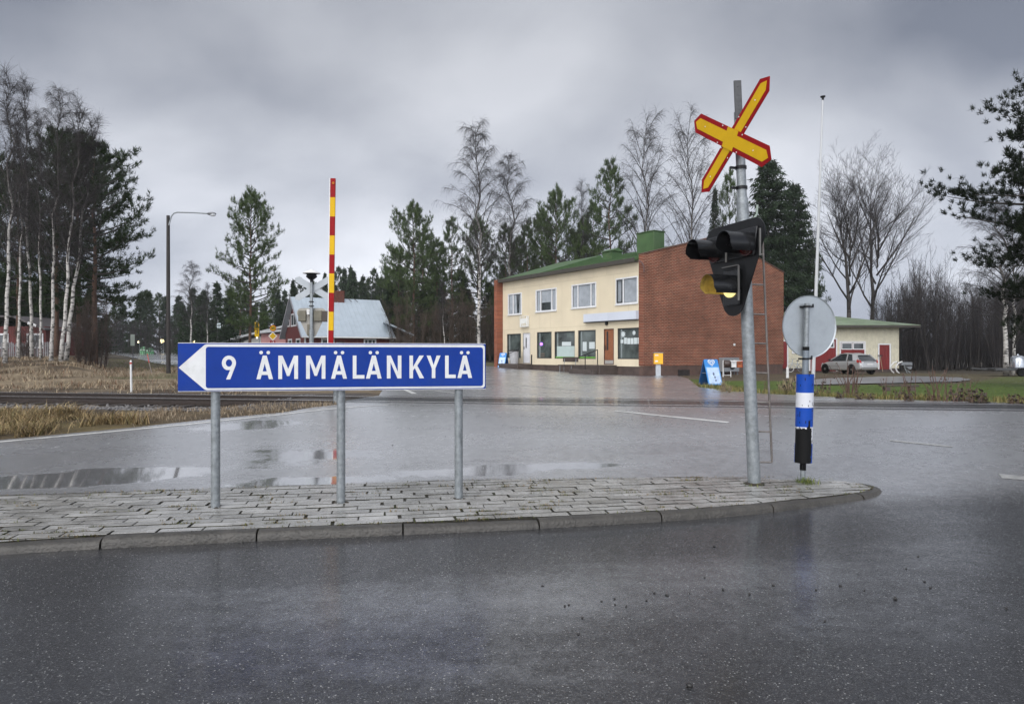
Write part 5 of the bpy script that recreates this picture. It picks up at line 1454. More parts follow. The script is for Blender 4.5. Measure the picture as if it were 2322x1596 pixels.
# ---------------------------------------------------------------- red house
HZ = 1.22; HYaw = R(30); HC = Vector((-.3032 * 62, 62, HZ))
rh = thing('red_house', 'dark red wooden house with steep pale blue metal roof behind the blue sign', 'house', HC, HYaw)
W_, D_ = 8.15, 8.2; ez = EYE + 52/F*62 - HZ; rgz = EYE + 131/F*65.5 - HZ
HRED = boards_mat('dark_red_boards', (.10, .013, .010), 2.2)
b = MB(); b.box(0, W_, 0, D_, -1.2, ez); b.prism([(0, 0, ez), (0, D_, ez), (0, D_/2, rgz - .12)], (W_, 0, 0)); b.build('wall', HRED, rh, smooth=False)
b = MB(); 
for sgn in (0, 1):
    ya, yb = (-.55, D_/2) if sgn == 0 else (D_ + .55, D_/2)
    za = ez - .40
    b.prism([(-.45, ya, za), (-.45, yb, rgz), (-.45, yb, rgz - .12), (-.45, ya, za - .12)], (W_ + .75, 0, 0))
HROOF = mat('pale_blue_roof_metal', (.40, .455, .50), .38, .25, .08, 1.2)
rf = b.build('roof', HROOF, rh, smooth=False)
b = MB()
for i in range(20):
    x = -.4 + i * .44; b.bar((x, -.54, ez - .385), (x, D_/2 - .02, rgz + .012), .035, .03)
b.build('roof_seam', HROOF, rf, smooth=False)
b = MB(); b.tube([(-.4, -.60, ez - .5), (W_ + .3, -.60, ez - .5)], .07, 8); b.tube([(W_ + .15, -.6, ez - .55), (W_ + .02, -.08, ez - .9), (W_ + .02, -.08, -.5)], .05, 8); b.build('gutter', WHITE_P, rf)
b = MB()
for ya, yb in ((-.58, D_/2), (D_ + .58, D_/2)): b.bar((-.47, ya, ez - .44), (-.47, yb, rgz - .03), .05, .2, (0, 0, 1))
b.build('barge_board', mat('grey_barge', (.25, .25, .27), .5), rf, smooth=False)
b = MB(); b.box(3.6, 4.7, D_/2 - .5, D_/2 + .6, rgz - .9, rgz + .75); b.build('chimney', mat('chimney_brick', (.11, .035, .022), .8, 0, .3, 6), rf, bevel=.02)
b = MB()
for i in range(2): b.bar((5.2 + i*.6, D_/2 - .05, rgz + .05), (5.4 + i*.6, D_/2 - .6, rgz - .30), .03, .04)
b.build('roof_ladder', WOOD_D, rf)
b = MB(); b.bar((7.6, D_/2, rgz), (7.6, D_/2, rgz + 1.5), .04, .04); b.bar((7.1, D_/2, rgz + 1.4), (8.1, D_/2, rgz + 1.4), .03, .03); b.bar((7.3, D_/2, rgz + 1.2), (7.9, D_/2, rgz + 1.2), .03, .03); b.build('aerial', STEEL_D, rf)
hd, hg = Vector((math.cos(HYaw), math.sin(HYaw), 0)), Vector((-math.sin(HYaw), math.cos(HYaw), 0))
def hwin(face, xa, xb, yt, yb, bars=1):
    if face == 'g':
        a, z1 = onp(*P4(xb, yt), HC.x, HC.y, hg.x, hg.y); c, _ = onp(*P4(xa, yt), HC.x, HC.y, hg.x, hg.y); _, z0 = onp(*P4(xb, yb), HC.x, HC.y, hg.x, hg.y)
        tr = lambda u, d, z: (-d, u, z)
    else:
        a, z1 = onp(*P4(xa, yt), HC.x, HC.y, hd.x, hd.y); c, _ = onp(*P4(xb, yt), HC.x, HC.y, hd.x, hd.y); _, z0 = onp(*P4(xa, yb), HC.x, HC.y, hd.x, hd.y)
        tr = lambda u, d, z: (u, -d, z)
    z0 -= HZ; z1 -= HZ
    def bx(mb, u0, u1, d0, d1, za, zb_):
        p_, q_ = tr(u0, d0, za), tr(u1, d1, zb_); mb.box(min(p_[0], q_[0]), max(p_[0], q_[0]), min(p_[1], q_[1]), max(p_[1], q_[1]), za, zb_)
    b = MB(); w = .13
    bx(b, a, c, .004, .05, z0, z0 + w); bx(b, a, c, .004, .05, z1 - w, z1); bx(b, a, a + w, .004, .05, z0 + w, z1 - w); bx(b, c - w, c, .004, .05, z0 + w, z1 - w)
    for i in range(bars): u = a + (c - a) * (i + 1) / (bars + 1); bx(b, u - .04, u + .04, .012, .045, z0 + w, z1 - w)
    f_ = b.build('window', FRAMEW, rh, smooth=False)
    b = MB(); bx(b, a + w, c - w, .006, .02, z0 + w, z1 - w); b.build('pane', GLASS, f_, smooth=False)
hwin('g', 886, 936, 1240, 1360); hwin('g', 853, 873, 1303, 1368, 0); hwin('g', 860, 894, 1476, 1600, 0); hwin('g', 932, 970, 1472, 1600, 0)
hwin('f', 1157, 1276, 1473, 1600, 1); hwin('f', 1543, 1656, 1476, 1580, 2)
b = MB(); b.box(-.03, .10, -.03, -.002, -1, ez - .4); b.box(-.03, -.002, -.002, .12, -1, ez - .4); b.build('corner_board', FRAMEW, rh, smooth=False)
# pale low building and pink one behind
Yp = 82.0
def p4(x, y): return pt(*P4(x, y), Yp)
o = p4(600, 1600); o.z = hf(o.x, o.y)
pb = thing('white_building', 'long low white building with shallow grey roof left of the red house', 'building', o)
b = MB(); A_, B_, C_ = p4(270, 1500) - o, p4(800, 1352) - o, p4(850, 1352) - o
b.prism([(A_.x + 1, 0, -1), (C_.x, 0, -1), (C_.x, 0, B_.z - .45), (A_.x + 1, 0, A_.z - .35)], (0, 7, 0)); b.build('wall', mat('white_render', (.52, .51, .47), .7, 0, .08, 1.5), pb, smooth=False)
b = MB(); b.prism([(A_.x - .4, -.8, A_.z - .25), (C_.x, -.8, B_.z - .25), (C_.x, -.8, B_.z), (A_.x - .4, -.8, A_.z)], (0, 8.6, 0)); b.build('roof', mat('grey_felt_roof', (.36, .37, .375), .5, 0, .12, 2), pb, smooth=False)
Yp = 74.0
o = p4(735, 1600); o.z = hf(o.x, o.y)
pb = thing('pink_building', 'low pink walled building behind the round speed sign', 'building', o)
A_, B_ = p4(612, 1422) - o, p4(860, 1400) - o
b = MB(); b.box(A_.x, B_.x, 0, 5, -1, A_.z - .1); b.build('wall', mat('pink_render', (.40, .20, .19), .7, 0, .1, 1.5), pb, smooth=False)
b = MB(); b.prism([(A_.x - .5, -.6, A_.z - .1), (B_.x, -.6, B_.z - .1), (B_.x, -.6, B_.z + .12), (A_.x - .5, -.6, A_.z + .1)], (0, 6, 0)); b.build('roof', mat('grey_felt_roof', (.36, .37, .375)), pb, smooth=False)
b = MB(); b.box(A_.x + 1.4, A_.x + 4.2, -.03, -.002, -.6, A_.z - 1.5); b.build('window', GLASS, pb, smooth=False)
# pale shed roof just right of the red house
o = gp(905, 800) if False else Vector((pt(905, 800, 66).x, 66, hf(pt(905, 800, 66).x, 66)))
sh = thing('shed', 'small shed with pale roof at the right end of the red house', 'shed', o, R(12))
b = MB(); b.box(-.9, .9, 0, 3, -.5, 2.2); b.build('wall', mat('grey_boards', (.10, .085, .07), .7, 0, .3, 3), sh, smooth=False)
b = MB(); b.prism([(-1.5, -.5, 3.5), (1.4, -.5, 2.2), (1.4, -.5, 2.35), (-1.5, -.5, 3.65)], (0, 4, 0)); b.build('roof', HROOF, sh, smooth=False)
# red cottage and picket fence behind the birches, far left
Yp = 58.0
o = pt(50, 800, Yp); o.z = hf(o.x, o.y)
ct = thing('red_cottage', 'dark red cottage with white framed windows half hidden behind the birch trunks', 'cottage', o)
def pl_(vx, vy): return pt(vx, vy, Yp) - o
A_, B_ = pl_(-40, 744), pl_(104, 744)
b = MB(); b.box(A_.x, B_.x, 0, 6, -1, A_.z + .15); b.build('wall', HRED, ct, smooth=False)
b = MB(); c1, c2, c3 = pl_(-60, 712), pl_(38, 716), pl_(112, 746)
b.prism([(c2.x - 9, -.6, c2.z), (c2.x, -.6, c2.z), (c3.x, -.6, c3.z), (c3.x, -.6, c3.z - .12), (c2.x, -.6, c2.z - .14), (c2.x - 9, -.6, c2.z - .14)], (0, 7, 0)); b.build('roof', mat('dark_tin_roof', (.06, .05, .05), .45), ct, smooth=False)
b = MB(); c1, c2 = pl_(75, 731.5), pl_(94, 738); b.bar((c1.x, -.64, c1.z - .05), (c2.x, -.64, c2.z - .05), .05, .22); b.build('barge_board', FRAMEW, ct, smooth=False)
for xa, xb in ((-6, 20), (61, 99)):
    a, c = pl_(xa, 756), pl_(xb, 790)
    b = MB(); b.box(a.x, c.x, -.06, -.003, c.z, a.z); f_ = b.build('window', FRAMEW, ct, smooth=False, bevel=.01)
    b = MB(); b.box(a.x + .14, c.x - .14, -.075, -.0605, c.z + .14, a.z - .14); b.build('pane', GLASS, f_, smooth=False)
Yp = 46.0
o = pt(56, 800, Yp); o.z = hf(o.x, o.y)
fe = thing('picket_fence', 'weathered grey picket fence before the red cottage', 'fence', o)
b = MB(); x = pt(-30, 800, Yp).x - o.x
xe = pt(150, 800, Yp).x - o.x
while x < xe:
    z0 = hf(o.x + x, Yp) - o.z; t_ = .95 + random.uniform(-.06, .06); k = random.uniform(-.03, .03)
    b.prism([(x, 0, z0 - .05), (x + .085, 0, z0 - .05), (x + .085 + k, 0, z0 + t_ - .06), (x + .0425 + k, 0, z0 + t_), (x + k, 0, z0 + t_ - .06)], (0, .025, 0)); x += .135
b.build('picket', mat('weathered_grey_wood', (.17, .165, .17), .75, 0, .35, 6, dirt=(.05, .05, .045), ds=3), fe, smooth=False)
b = MB(); xa = pt(-30, 800, Yp).x - o.x
for dz in (.25, .72): b.bar((xa, .045, hf(o.x + xa, Yp) - o.z + dz), (xe, .045, hf(o.x + xe, Yp) - o.z + dz), .03, .09)
b.build('rail', MATS['weathered_grey_wood'], fe, smooth=False)
# ================================================================== YARD: flag pole, car, bicycle, odds and ends
p = Vector(((1843.5 - CX) / F * 33, 33, 0)); p.z = hf(p.x, p.y)
fp_ = thing('flag_pole', 'tall white flag pole without flag rising behind the round sign', 'flag pole', p)
top = pt(1866, 221, 33) - p; b = MB(); b.tube([(0, 0, -.1), top * .25, top * .6, top], [.09, .08, .062, .04], 14); b.build('pole', mat('flag_pole_white', (.46, .47, .48), .4, 0, .06, .8), fp_)
b = MB(); b.lathe([(.05, -.14), (.055, -.02), (.11, .0), (.12, .05), (.03, .07)], top, 14); b.build('finial', BLACK, fp_)
# ---- parked car (x forward, y left)
cp = Vector(((1922 - CX) / F * 50.5, 50.5, 0)); cp.z = hf(cp.x, cp.y)
car = thing('parked_car', 'silver hatchback car parked on wet gravel before the red garage doors', 'car', cp, math.atan2(.961, -.276))
CARP = mat('silver_car_paint', (.47, .475, .48), .32, .35, .06, 2, coat=.4)
CARG = mat('car_glass', (.02, .024, .026), .06, 0, .2, 2, spec=.8)
st = [(-2.10, .60, .42, .72), (-2.06, .76, .33, .86), (-1.9, .83, .26, .95), (-1.5, .855, .22, .985), (-.8, .87, .2, .965), (0.1, .87, .2, .945), (.9, .86, .2, .925), (1.35, .84, .21, .84), (1.75, .79, .24, .73), (2.0, .68, .30, .62), (2.1, .5, .38, .54)]
vs, fs = [], []
def cring(hw, zb, zt):
    m_ = (zb + zt) / 2
    hf_ = [(hw*.86, zb), (hw*.97, zb + .08), (hw, m_), (hw*.985, zt - .10), (hw*.93, zt - .02), (hw*.6, zt + .015)]
    return hf_ + [(-y, z) for y, z in hf_[::-1]]
for x, hw, zb, zt in st: vs += [(x, y, z) for y, z in cring(hw, zb, zt)]
for i in range(len(st) - 1):
    for k in range(12): fs.append((i*12+k, i*12+(k+1) % 12, (i+1)*12+(k+1) % 12, (i+1)*12+k))
fs += [tuple(range(12)), tuple(range((len(st)-1)*12, len(st)*12))]
b = MB(); b.add(vs, fs); body = b.build('body', CARP, car); sd = body.modifiers.new('sub', 'SUBSURF'); sd.levels = 1; sd.render_levels = 2
def belt(x): return .95 + .02 * (-x / 2)
B0 = [(-1.97, .62), (-1.90, .76), (-1.0, .805), (.3, .805), (.98, .74), (1.12, .5)]
T0 = [(-1.50, .46), (-1.42, .55), (-.9, .60), (-.3, .60), (.02, .55), (.10, .42)]
zt_ = [1.36, 1.375, 1.455, 1.475, 1.445, 1.43]
vs = [(x, y, .93) for x, y in B0] + [(x, -y, .93) for x, y in B0[::-1]] + [(x, y, z) for (x, y), z in zip(T0, zt_)] + [(x, -y, z) for (x, y), z in zip(T0[::-1], zt_[::-1])]
fs = [(k, (k+1) % 12, 12 + (k+1) % 12, 12 + k) for k in range(12)]
b = MB(); b.add(vs, fs); gl_ = b.build('windows', CARG, car)
b = MB(); top_ = [Vector(v) for v in vs[12:]]
ctr = Vector((-.65, 0, 1.49))
ro = [Vector((v.x * 1.03 + .02, v.y * 1.05, v.z + .005)) for v in top_]; ri = [Vector((v.x * .86 - .08, v.y * .7, v.z + .045)) for v in top_]; rl = [Vector((v.x*1.03 + .02, v.y*1.05, v.z - .03)) for v in top_]
b.add(rl + ro + ri + [ctr], [(k, (k+1) % 12, 12+(k+1) % 12, 12+k) for k in range(12)] + [(12+k, 12+(k+1) % 12, 24+(k+1) % 12, 24+k) for k in range(12)] + [(24+k, 24+(k+1) % 12, 36) for k in range(12)])
b.build('roof', CARP, car)
for s in (1, -1):
    for (a, c, w_) in (((-1.90, .77, .93), (-1.43, .565, 1.385), .14), ((-.78, .815, .93), (-.72, .612, 1.455), .09), ((.98, .75, .93), (.03, .565, 1.445), .07)):
        b = MB(); b.bar((a[0], s*a[1], a[2]), (c[0], s*c[1], c[2]), w_, .03, (0, s, 0)); b.build('pillar', CARP, car)
    b = MB(); b.prism([(-1.93, s*.775, .93), (-1.40, s*.812, .93), (-1.16, s*.612, 1.42), (-1.46, s*.56, 1.375)], (0, s*.02, 0)); b.build('quarter_panel', CARP, car)
for x in (-1.32, 1.32):
    for s in (1, -1):
        b = MB(); b.lathe([(.20, 0), (.30, 0), (.32, .04), (.32, .17), (.30, .2), (.2, .2)], (x, s*.68, .32), 28, axis=(0, s, 0)); wh = b.build('wheel', RUBBER, car)
        b = MB(); b.lathe([(.002, .03), (.06, .04), (.19, .0), (.215, .02), (.215, -.02), (.002, -.02)], (x, s*.845, .32), 24, axis=(0, s, 0)); rim = b.build('rim', mat('alloy_rim', (.38, .38, .38), .35, .7, .1, 5), wh)
        b = MB()
        for k in range(7):
            a = 2*math.pi*(k+.5)/7; b.bar((x + .08*math.cos(a), s*.879, .32 + .08*math.sin(a)), (x + .19*math.cos(a), s*.872, .32 + .19*math.sin(a)), .045, .012, (0, 1, 0))
        b.build('rim_gap', BLACK, rim)
        b = MB(); b.lathe([(.002, 0), (.385, 0), (.385, .006), (.002, .006)], (x, s*.872, .34), 28, axis=(0, s, 0)); b.build('wheel_arch', BLACK, car)
TL = mat('tail_light_red', (.33, .03, .025), .2, 0, .2, 8)
for s in (1, -1):
    b = MB(); b.prism([(-1.99, s*.79, .82), (-1.80, s*.85, .84), (-1.76, s*.845, 1.0), (-1.88, s*.79, 1.06)], (-.03, s*.022, 0)); b.prism([(-2.06, s*.66, .80), (-2.04, s*.79, .82), (-1.94, s*.79, 1.02), (-1.98, s*.69, .98)], (-.035, 0, 0)); b.build('tail_light', TL, car, bevel=.008)
    b = MB(); b.sphere((.78, s*.93, 1.0), .1, 10, 8, (.7, 1, .75)); b.build('mirror', BLACK, car)
    b = MB(); b.prism([(1.93, s*.5, .60), (1.80, s*.77, .62), (1.70, s*.77, .76), (1.86, s*.52, .72)], (.02, 0, .012)); b.build('headlight', mat('headlight_glass', (.5, .52, .53), .1), car)
    b = MB(); b.bar((-1.0, s*.885, .80), (-.86, s*.885, .80), .03, .02); b.bar((.0, s*.885, .80), (.14, s*.885, .80), .03, .02); b.build('door_handle', CARP, car)
    b = MB(); b.bar((-.9, s*.878, .62), (.95, s*.876, .60), .02, .05); b.build('side_trim', CARP, car)
    b = MB(); b.bar((.95, s*.83, .92), (-1.6, s*.825, .945), .012, .012); b.bar((-.93, s*.879, .3), (-.91, s*.866, .9), .008, .004, (1, 0, 0)); b.bar((.05, s*.879, .3), (.06, s*.869, .9), .008, .004, (1, 0, 0)); b.build('window_trim', BLACK, car)
b = MB(); b.bar((-2.125, .26, .70), (-2.125, -.26, .70), .012, .11); b.build('number_plate', WHITE_P, car)
b = MB(); b.bar((-2.10, .68, .52), (-2.10, -.68, .52), .10, .10); b.build('rear_bumper', CARP, car, bevel=.03)
b = MB(); b.bar((-2.04, .45, .84), (-2.04, -.45, .84), .05, .05); b.build('plate_light', BLACK, car)
b = MB(); b.bar((-1.54, .46, 1.385), (-1.54, -.46, 1.385), .12, .025); b.build('spoiler', CARP, car, bevel=.01)
b = MB(); b.bar((-1.9, 0, .98), (-1.72, .28, 1.10), .02, .02); b.build('rear_wiper', BLACK, car)
# bicycle
q_ = P8(200, 365); bp_ = pt(q_[0], q_[1], 54.5); bp_.z = hf(bp_.x, bp_.y)
bk = thing('bicycle', 'pale bicycle leaning beside the garage wall behind the round sign', 'bicycle', bp_, R(200))
wr = .34
for x in (-.52, .52):
    b = MB(); b.tube([(x + wr*math.cos(2*math.pi*i/24), 0, wr + wr*math.sin(2*math.pi*i/24)) for i in range(25)], .022, 6, cap=False); wh = b.build('wheel', WHITE_P if x > 0 else STEEL, bk)
    b = MB()
    for k in range(8): a = math.pi*k/8; b.tube([(x + wr*math.cos(a), .004*k, wr + wr*math.sin(a)), (x - wr*math.cos(a), .004*k, wr - wr*math.sin(a))], .003, 4)
    b.tube([(x, -.05, wr), (x, .05, wr)], .025, 8); b.build('spokes', STEEL, wh)
b = MB()
for a, c in (((-.52, 0, wr), (-.08, 0, .30)), ((-.52, 0, wr), (-.17, 0, .72)), ((-.08, 0, .30), (-.2, 0, .85)), ((-.08, 0, .30), (.36, 0, .62)), ((-.17, 0, .60), (.34, 0, .72)), ((.52, 0, wr), (.34, 0, .80)), ((.34, 0, .80), (.30, 0, 1.0))): b.tube([a, c], .02, 8)
b.build('frame', mat('pale_blue_bike_paint', (.33, .38, .46), .35, .2), bk)
b = MB(); b.tube([(.18, -.28, 1.06), (.30, -.2, 1.05), (.32, 0, 1.0), (.30, .2, 1.05), (.18, .28, 1.06)], .014, 8); b.build('handlebar', STEEL, bk)
b = MB(); b.sphere((-.22, 0, .90), .13, 10, 6, (1.1, .6, .35)); b.build('saddle', BLACK, bk)
b = MB(); b.tube([(-.08, -.1, .18), (-.08, -.08, .30), (-.08, .08, .30), (-.08, .1, .42)], .015, 6); b.build('pedals', BLACK, bk)
# grey box on bent white legs by the garage corner
q_ = pt(*P8(1185, 380), 52.0); q_.z = hf(q_.x, q_.y); s8 = 52.0 / F / 3.27 * .79794
t0 = thing('garden_swing_frame', 'grey metal box on bent white legs standing at the garage corner', 'garden frame', q_)
b = MB(); b.box(-25*s8, 80*s8, -.3, .3, 70*s8, 100*s8); b.prism([(20*s8, -.3, 60*s8), (80*s8, -.3, 62*s8), (70*s8, -.3, 30*s8), (45*s8, -.3, 34*s8)], (0, .5, 0)); b.build('box', mat('dull_grey_metal', (.19, .20, .21), .4, .4, .2, 3), t0, bevel=.03)
for dy in (-.35, .35):
    b = MB(); b.tube([(-20*s8, dy, 105*s8), (-50*s8, dy, 95*s8), (-75*s8, dy, 65*s8), (-78*s8, dy, 40*s8), (-68*s8, dy, 15*s8), (-48*s8, dy, 0)], .05, 8); b.build('bent_leg', WHITE_P, t0)
b = MB(); b.tube([(5*s8, -.3, 70*s8), (10*s8, -.3, 40*s8), (30*s8, -.3, 0)], .04, 8); b.tube([(35*s8, .2, 62*s8), (50*s8, -.1, 20*s8), (60*s8, -.3, 0)], .04, 8); b.build('leg', STEEL, t0)
# leaning rake
q_ = pt(*P8(1010, 372), 55.6); q_.z = hf(q_.x, q_.y); q2 = pt(*P8(984, 228), 55.9) - q_
t0 = thing('garden_rake', 'garden rake leaning on the small red garage door', 'rake', q_)
b = MB(); b.tube([(0, 0, 0), q2], .02, 6); b.build('handle', mat('pale_wood', (.30, .22, .13), .6), t0)
b = MB(); b.bar(q2 + Vector((-.2, -.03, 0)), q2 + Vector((.2, -.03, 0)), .03, .05)
for i in range(7): b.bar(q2 + Vector((-.19 + i*.063, -.03, 0)), q2 + Vector((-.19 + i*.063, -.10, -.06)), .012, .012)
b.build('head', BLACK, t0)
# white ground peg, old plank on the lawn
q_ = gp(*P8(124, 432)); t0 = thing('ground_peg', 'short white ground peg in the grass before the bicycle', 'peg', q_)
b = MB(); b.tube([(0, 0, -.1), (0, 0, .50)], [.075, .07], 10); b.build('peg', WHITE_P, t0)
b = MB(); b.tube([(0, 0, .501), (0, 0, .53)], [.07, .03], 10); b.build('cap', WHITE_P, t0)
q_ = gp(2038, 884); t0 = thing('plank_bench', 'low dark weathered plank on two blocks in the lawn', 'plank', q_, R(-4))
b = MB(); b.bar((-.62, 0, .17), (.62, 0, .14), .22, .07); b.build('plank', mat('weathered_dark_plank', (.055, .045, .035), .75, 0, .35, 7, .3, 30), t0, bevel=.012)
for x in (-.4, .42):
    b = MB(); b.box(x - .08, x + .08, -.1, .1, -.05, .105); b.build('block', DARKBR, t0, bevel=.01)
# steel tank on a trailer at the right edge
q_ = pt(2306, 838, 45.0); q_.z = hf(q_.x, q_.y); kz = 45.0 / F
t0 = thing('tank_trailer', 'low dark trailer carrying a steel tank behind the twin birch trunks', 'trailer', q_)
b = MB(); b.box(-1.9, 1.4, -.7, .7, .34, .50); b.bar((-1.9, 0, .42), (-3.0, 0, .48), .1, .1); b.build('bed', mat('dark_trailer', (.05, .05, .05), .5, .2, .3, 4), t0, bevel=.02)
for x in (-.3, .5):
    b = MB(); b.lathe([(.12, -.08), (.26, -.1), (.28, 0), (.26, .1), (.12, .08)], (x, -.78, .26), 18, axis=(0, 1, 0)); b.build('wheel', RUBBER, t0)
t1 = thing('milk_tank', 'shiny steel tank with domed lid on the trailer at the right edge', 'tank', q_ + Vector((.05, 0, .505)))
b = MB(); b.lathe([(.36, 0), (.40, .03), (.40, .62), (.37, .66)], (0, 0, 0), 26); b.build('drum', mat('tank_steel', (.45, .47, .50), .25, .8, .1, 3), t1)
b = MB(); b.lathe([(.41, .661), (.36, .74), (.2, .82), (.06, .85), (.05, .92), (.02, .93)], (0, 0, 0), 26); b.build('dome_lid', MATS['tank_steel'], t1)

# ================================================================== TREES
def norm(v):
    return v / np.maximum(np.linalg.norm(v, axis=-1, keepdims=True), 1e-9)
def seg_tubes(P0, P1, r0, r1, k=3):
    P0 = np.asarray(P0, float); P1 = np.asarray(P1, float); n = len(P0)
    d = norm(P1 - P0); a = np.where(np.abs(d[:, 2:3]) > .9, np.array([[1., 0, 0]]), np.array([[0., 0, 1]]))
    u = norm(np.cross(d, a)); w = np.cross(d, u)
    V = np.zeros((n, 2 * k, 3))
    for i in range(k):
        c, s = math.cos(2*math.pi*i/k), math.sin(2*math.pi*i/k); o = u * c + w * s
        V[:, i] = P0 + o * np.asarray(r0)[:, None]; V[:, k + i] = P1 + o * np.asarray(r1)[:, None]
    base = (np.arange(n) * 2 * k)[:, None]
    Fc = np.concatenate([np.array([[i, (i+1) % k, k + (i+1) % k, k + i]]) + base for i in range(k)])
    return V.reshape(-1, 3), Fc
class Tree:
    def __init__(s): s.A = []; s.B = []; s.ra = []; s.rb = []
    def poly(s, pts, r):
        for i in range(len(pts) - 1):
            s.A.append(pts[i]); s.B.append(pts[i+1]); s.ra.append(r[i]); s.rb.append(r[i+1])
    def mesh(s, name, m, k=3):
        V, Fc = seg_tubes(s.A, s.B, s.ra, s.rb, k); return npmesh(name, V, Fc, m, None, True)
def trunk_mesh(name, pts, rad, m, extra=None, k=10):
    b = MB(); b.tube(pts, list(rad), k)
    if extra:
        for p, r in extra: b.tube(p, r, 5)
    me = bpy.data.meshes.new(name); me.from_pydata(b.v, [], b.f); me.materials.append(m)
    me.polygons.foreach_set('use_smooth', [True] * len(me.polygons)); me.update(); return me
def birch_mat():
    m = bpy.data.materials.new('birch_bark'); m.use_nodes = True
    N, L = m.node_tree.nodes, m.node_tree.links; p = N['Principled BSDF']; p.inputs['Roughness'].default_value = .65
    tc_ = N.new('ShaderNodeTexCoord'); mp_ = N.new('ShaderNodeMapping'); mp_.inputs['Scale'].default_value = (3, 3, 6); L.new(tc_.outputs['Object'], mp_.inputs[0])
    n_ = N.new('ShaderNodeTexNoise'); n_.inputs['Scale'].default_value = 1.0; n_.inputs['Detail'].default_value = 6; n_.inputs['Roughness'].default_value = .65; L.new(mp_.outputs[0], n_.inputs['Vector'])
    rp = N.new('ShaderNodeValToRGB'); e = rp.color_ramp.elements; e[0].position = .40; e[0].color = (.025, .022, .02, 1); e[1].position = .50; e[1].color = (.42, .40, .37, 1)
    e.new(.72).color = (.5, .48, .45, 1)
    sp_ = N.new('ShaderNodeSeparateXYZ'); L.new(tc_.outputs['Object'], sp_.inputs[0])
    hr = N.new('ShaderNodeMapRange'); hr.inputs[1].default_value = 6.5; hr.inputs[2].default_value = 12.0; L.new(sp_.outputs[2], hr.inputs[0])
    mx = N.new('ShaderNodeMix'); mx.data_type = 'RGBA'; mx.inputs[7].default_value = (.05, .042, .038, 1); L.new(hr.outputs[0], mx.inputs[0]); L.new(rp.outputs[0], mx.inputs[6])
    L.new(n_.outputs[0], rp.inputs[0]); L.new(mx.outputs[2], p.inputs['Base Color']); return m
BIRCH = birch_mat()
BARK = mat('grey_brown_bark', (.036, .030, .026), .8, 0, .35, 6, .4, 20)
PBARK = mat('pine_bark', (.085, .045, .028), .8, 0, .4, 4, .5, 18)
TWIG = mat('bare_twigs', (.020, .0155, .0155), .7, 0, .3, 3)
TWIG_B = mat('brown_twigs', (.045, .029, .021), .7, 0, .3, 3)
TWIG_T = mat('grey_brown_twigs', (.085, .066, .052), .8, 0, .3, 3, spec=.1)
NEED = attrmat('needles', 'tint', .85, .08)
def rnd(a, b): return random.uniform(a, b)
def make_birch(H, cb, Rm, seed, nb=46, up=1.0, droop=1.0, twigs=11, tr=.17, low=.45):
    random.seed(seed)
    wob = [np.array([0, 0, -.3])] + [np.array([rnd(-.10, .10)*H/18*i/3, rnd(-.10, .10)*H/18*i/3, H*i/13]) for i in range(1, 14)]
    rad = [tr*1.25] + [tr * max(.05, (1 - i/13.2)) ** .85 for i in range(1, 14)]
    def at(f):
        x = f*13; i = min(12, int(x)); return wob[i+0 if i else 0] * (1-(x-i)) + wob[i+1]*(x-i) if i else np.array([0, 0, f*H])
    t = Tree(); ex = []
    for j in range(nb):
        f = cb + (0.985 - cb) * ((j + rnd(0, .8)) / nb); az = j * 2.39996 + rnd(-.4, .4)
        g = (f - cb) / (1 - cb); L = Rm * (low + (1.25 - low) * math.sin(math.pi * min(1, .18 + .82*(1 - g)) ** 1.0 * .62)) * rnd(.7, 1.12) * (1 - .62*g)
        out = np.array([math.cos(az), math.sin(az), 0]); p = at(f); d = norm(out * rnd(.55, .85) + np.array([0, 0, up * rnd(.75, 1.1)]))
        pts = [p]; n = 6
        for i in range(n):
            d = norm(d + np.array([rnd(-.13, .13), rnd(-.13, .13), -.05*droop*i])); pts.append(pts[-1] + d*L/n*1.15)
        r0 = .011 + .008*L; rr = [r0*(1 - i/(n+.8)) + .004 for i in range(n+1)]
        ex.append((pts[:4], rr[:4])); t.poly(pts[3:], rr[3:])
        for s in range(9):
            i = rnd(1.0, n - .05); q = int(i); o = pts[q]*(1-(i-q)) + pts[q+1]*(i-q)
            dd = norm(norm(pts[q+1]-pts[q]) + np.array([rnd(-.9, .9), rnd(-.9, .9), rnd(-.1, .7)])); l2 = L*rnd(.16, .34) + .25
            sp = [o]
            for k in range(3): dd = norm(dd + np.array([rnd(-.15, .15), rnd(-.15, .15), -.14*droop*k])); sp.append(sp[-1] + dd*l2/3)
            t.poly(sp, [.012, .009, .007, .005])
            for w in range(twigs):
                i2 = rnd(.3, 2.98); q2 = int(i2); o2 = sp[q2]*(1-(i2-q2)) + sp[q2+1]*(i2-q2)
                d3 = norm(np.array([rnd(-1, 1), rnd(-1, 1), rnd(-.7, .8)])*.8 + dd*.7); l3 = rnd(.35, .95); tp_ = [o2]
                for k in range(3): d3 = norm(d3 + np.array([rnd(-.12, .12), rnd(-.12, .12), -.42*droop])); tp_.append(tp_[-1] + d3*l3/3)
                t.poly(tp_, [.0062, .0052, .0042, .003])
    return trunk_mesh('trunk', wob, rad, BIRCH, None), trunk_mesh('branches', wob[-2:], rad[-2:], BARK, ex, 6), t.mesh('crown', TWIG)
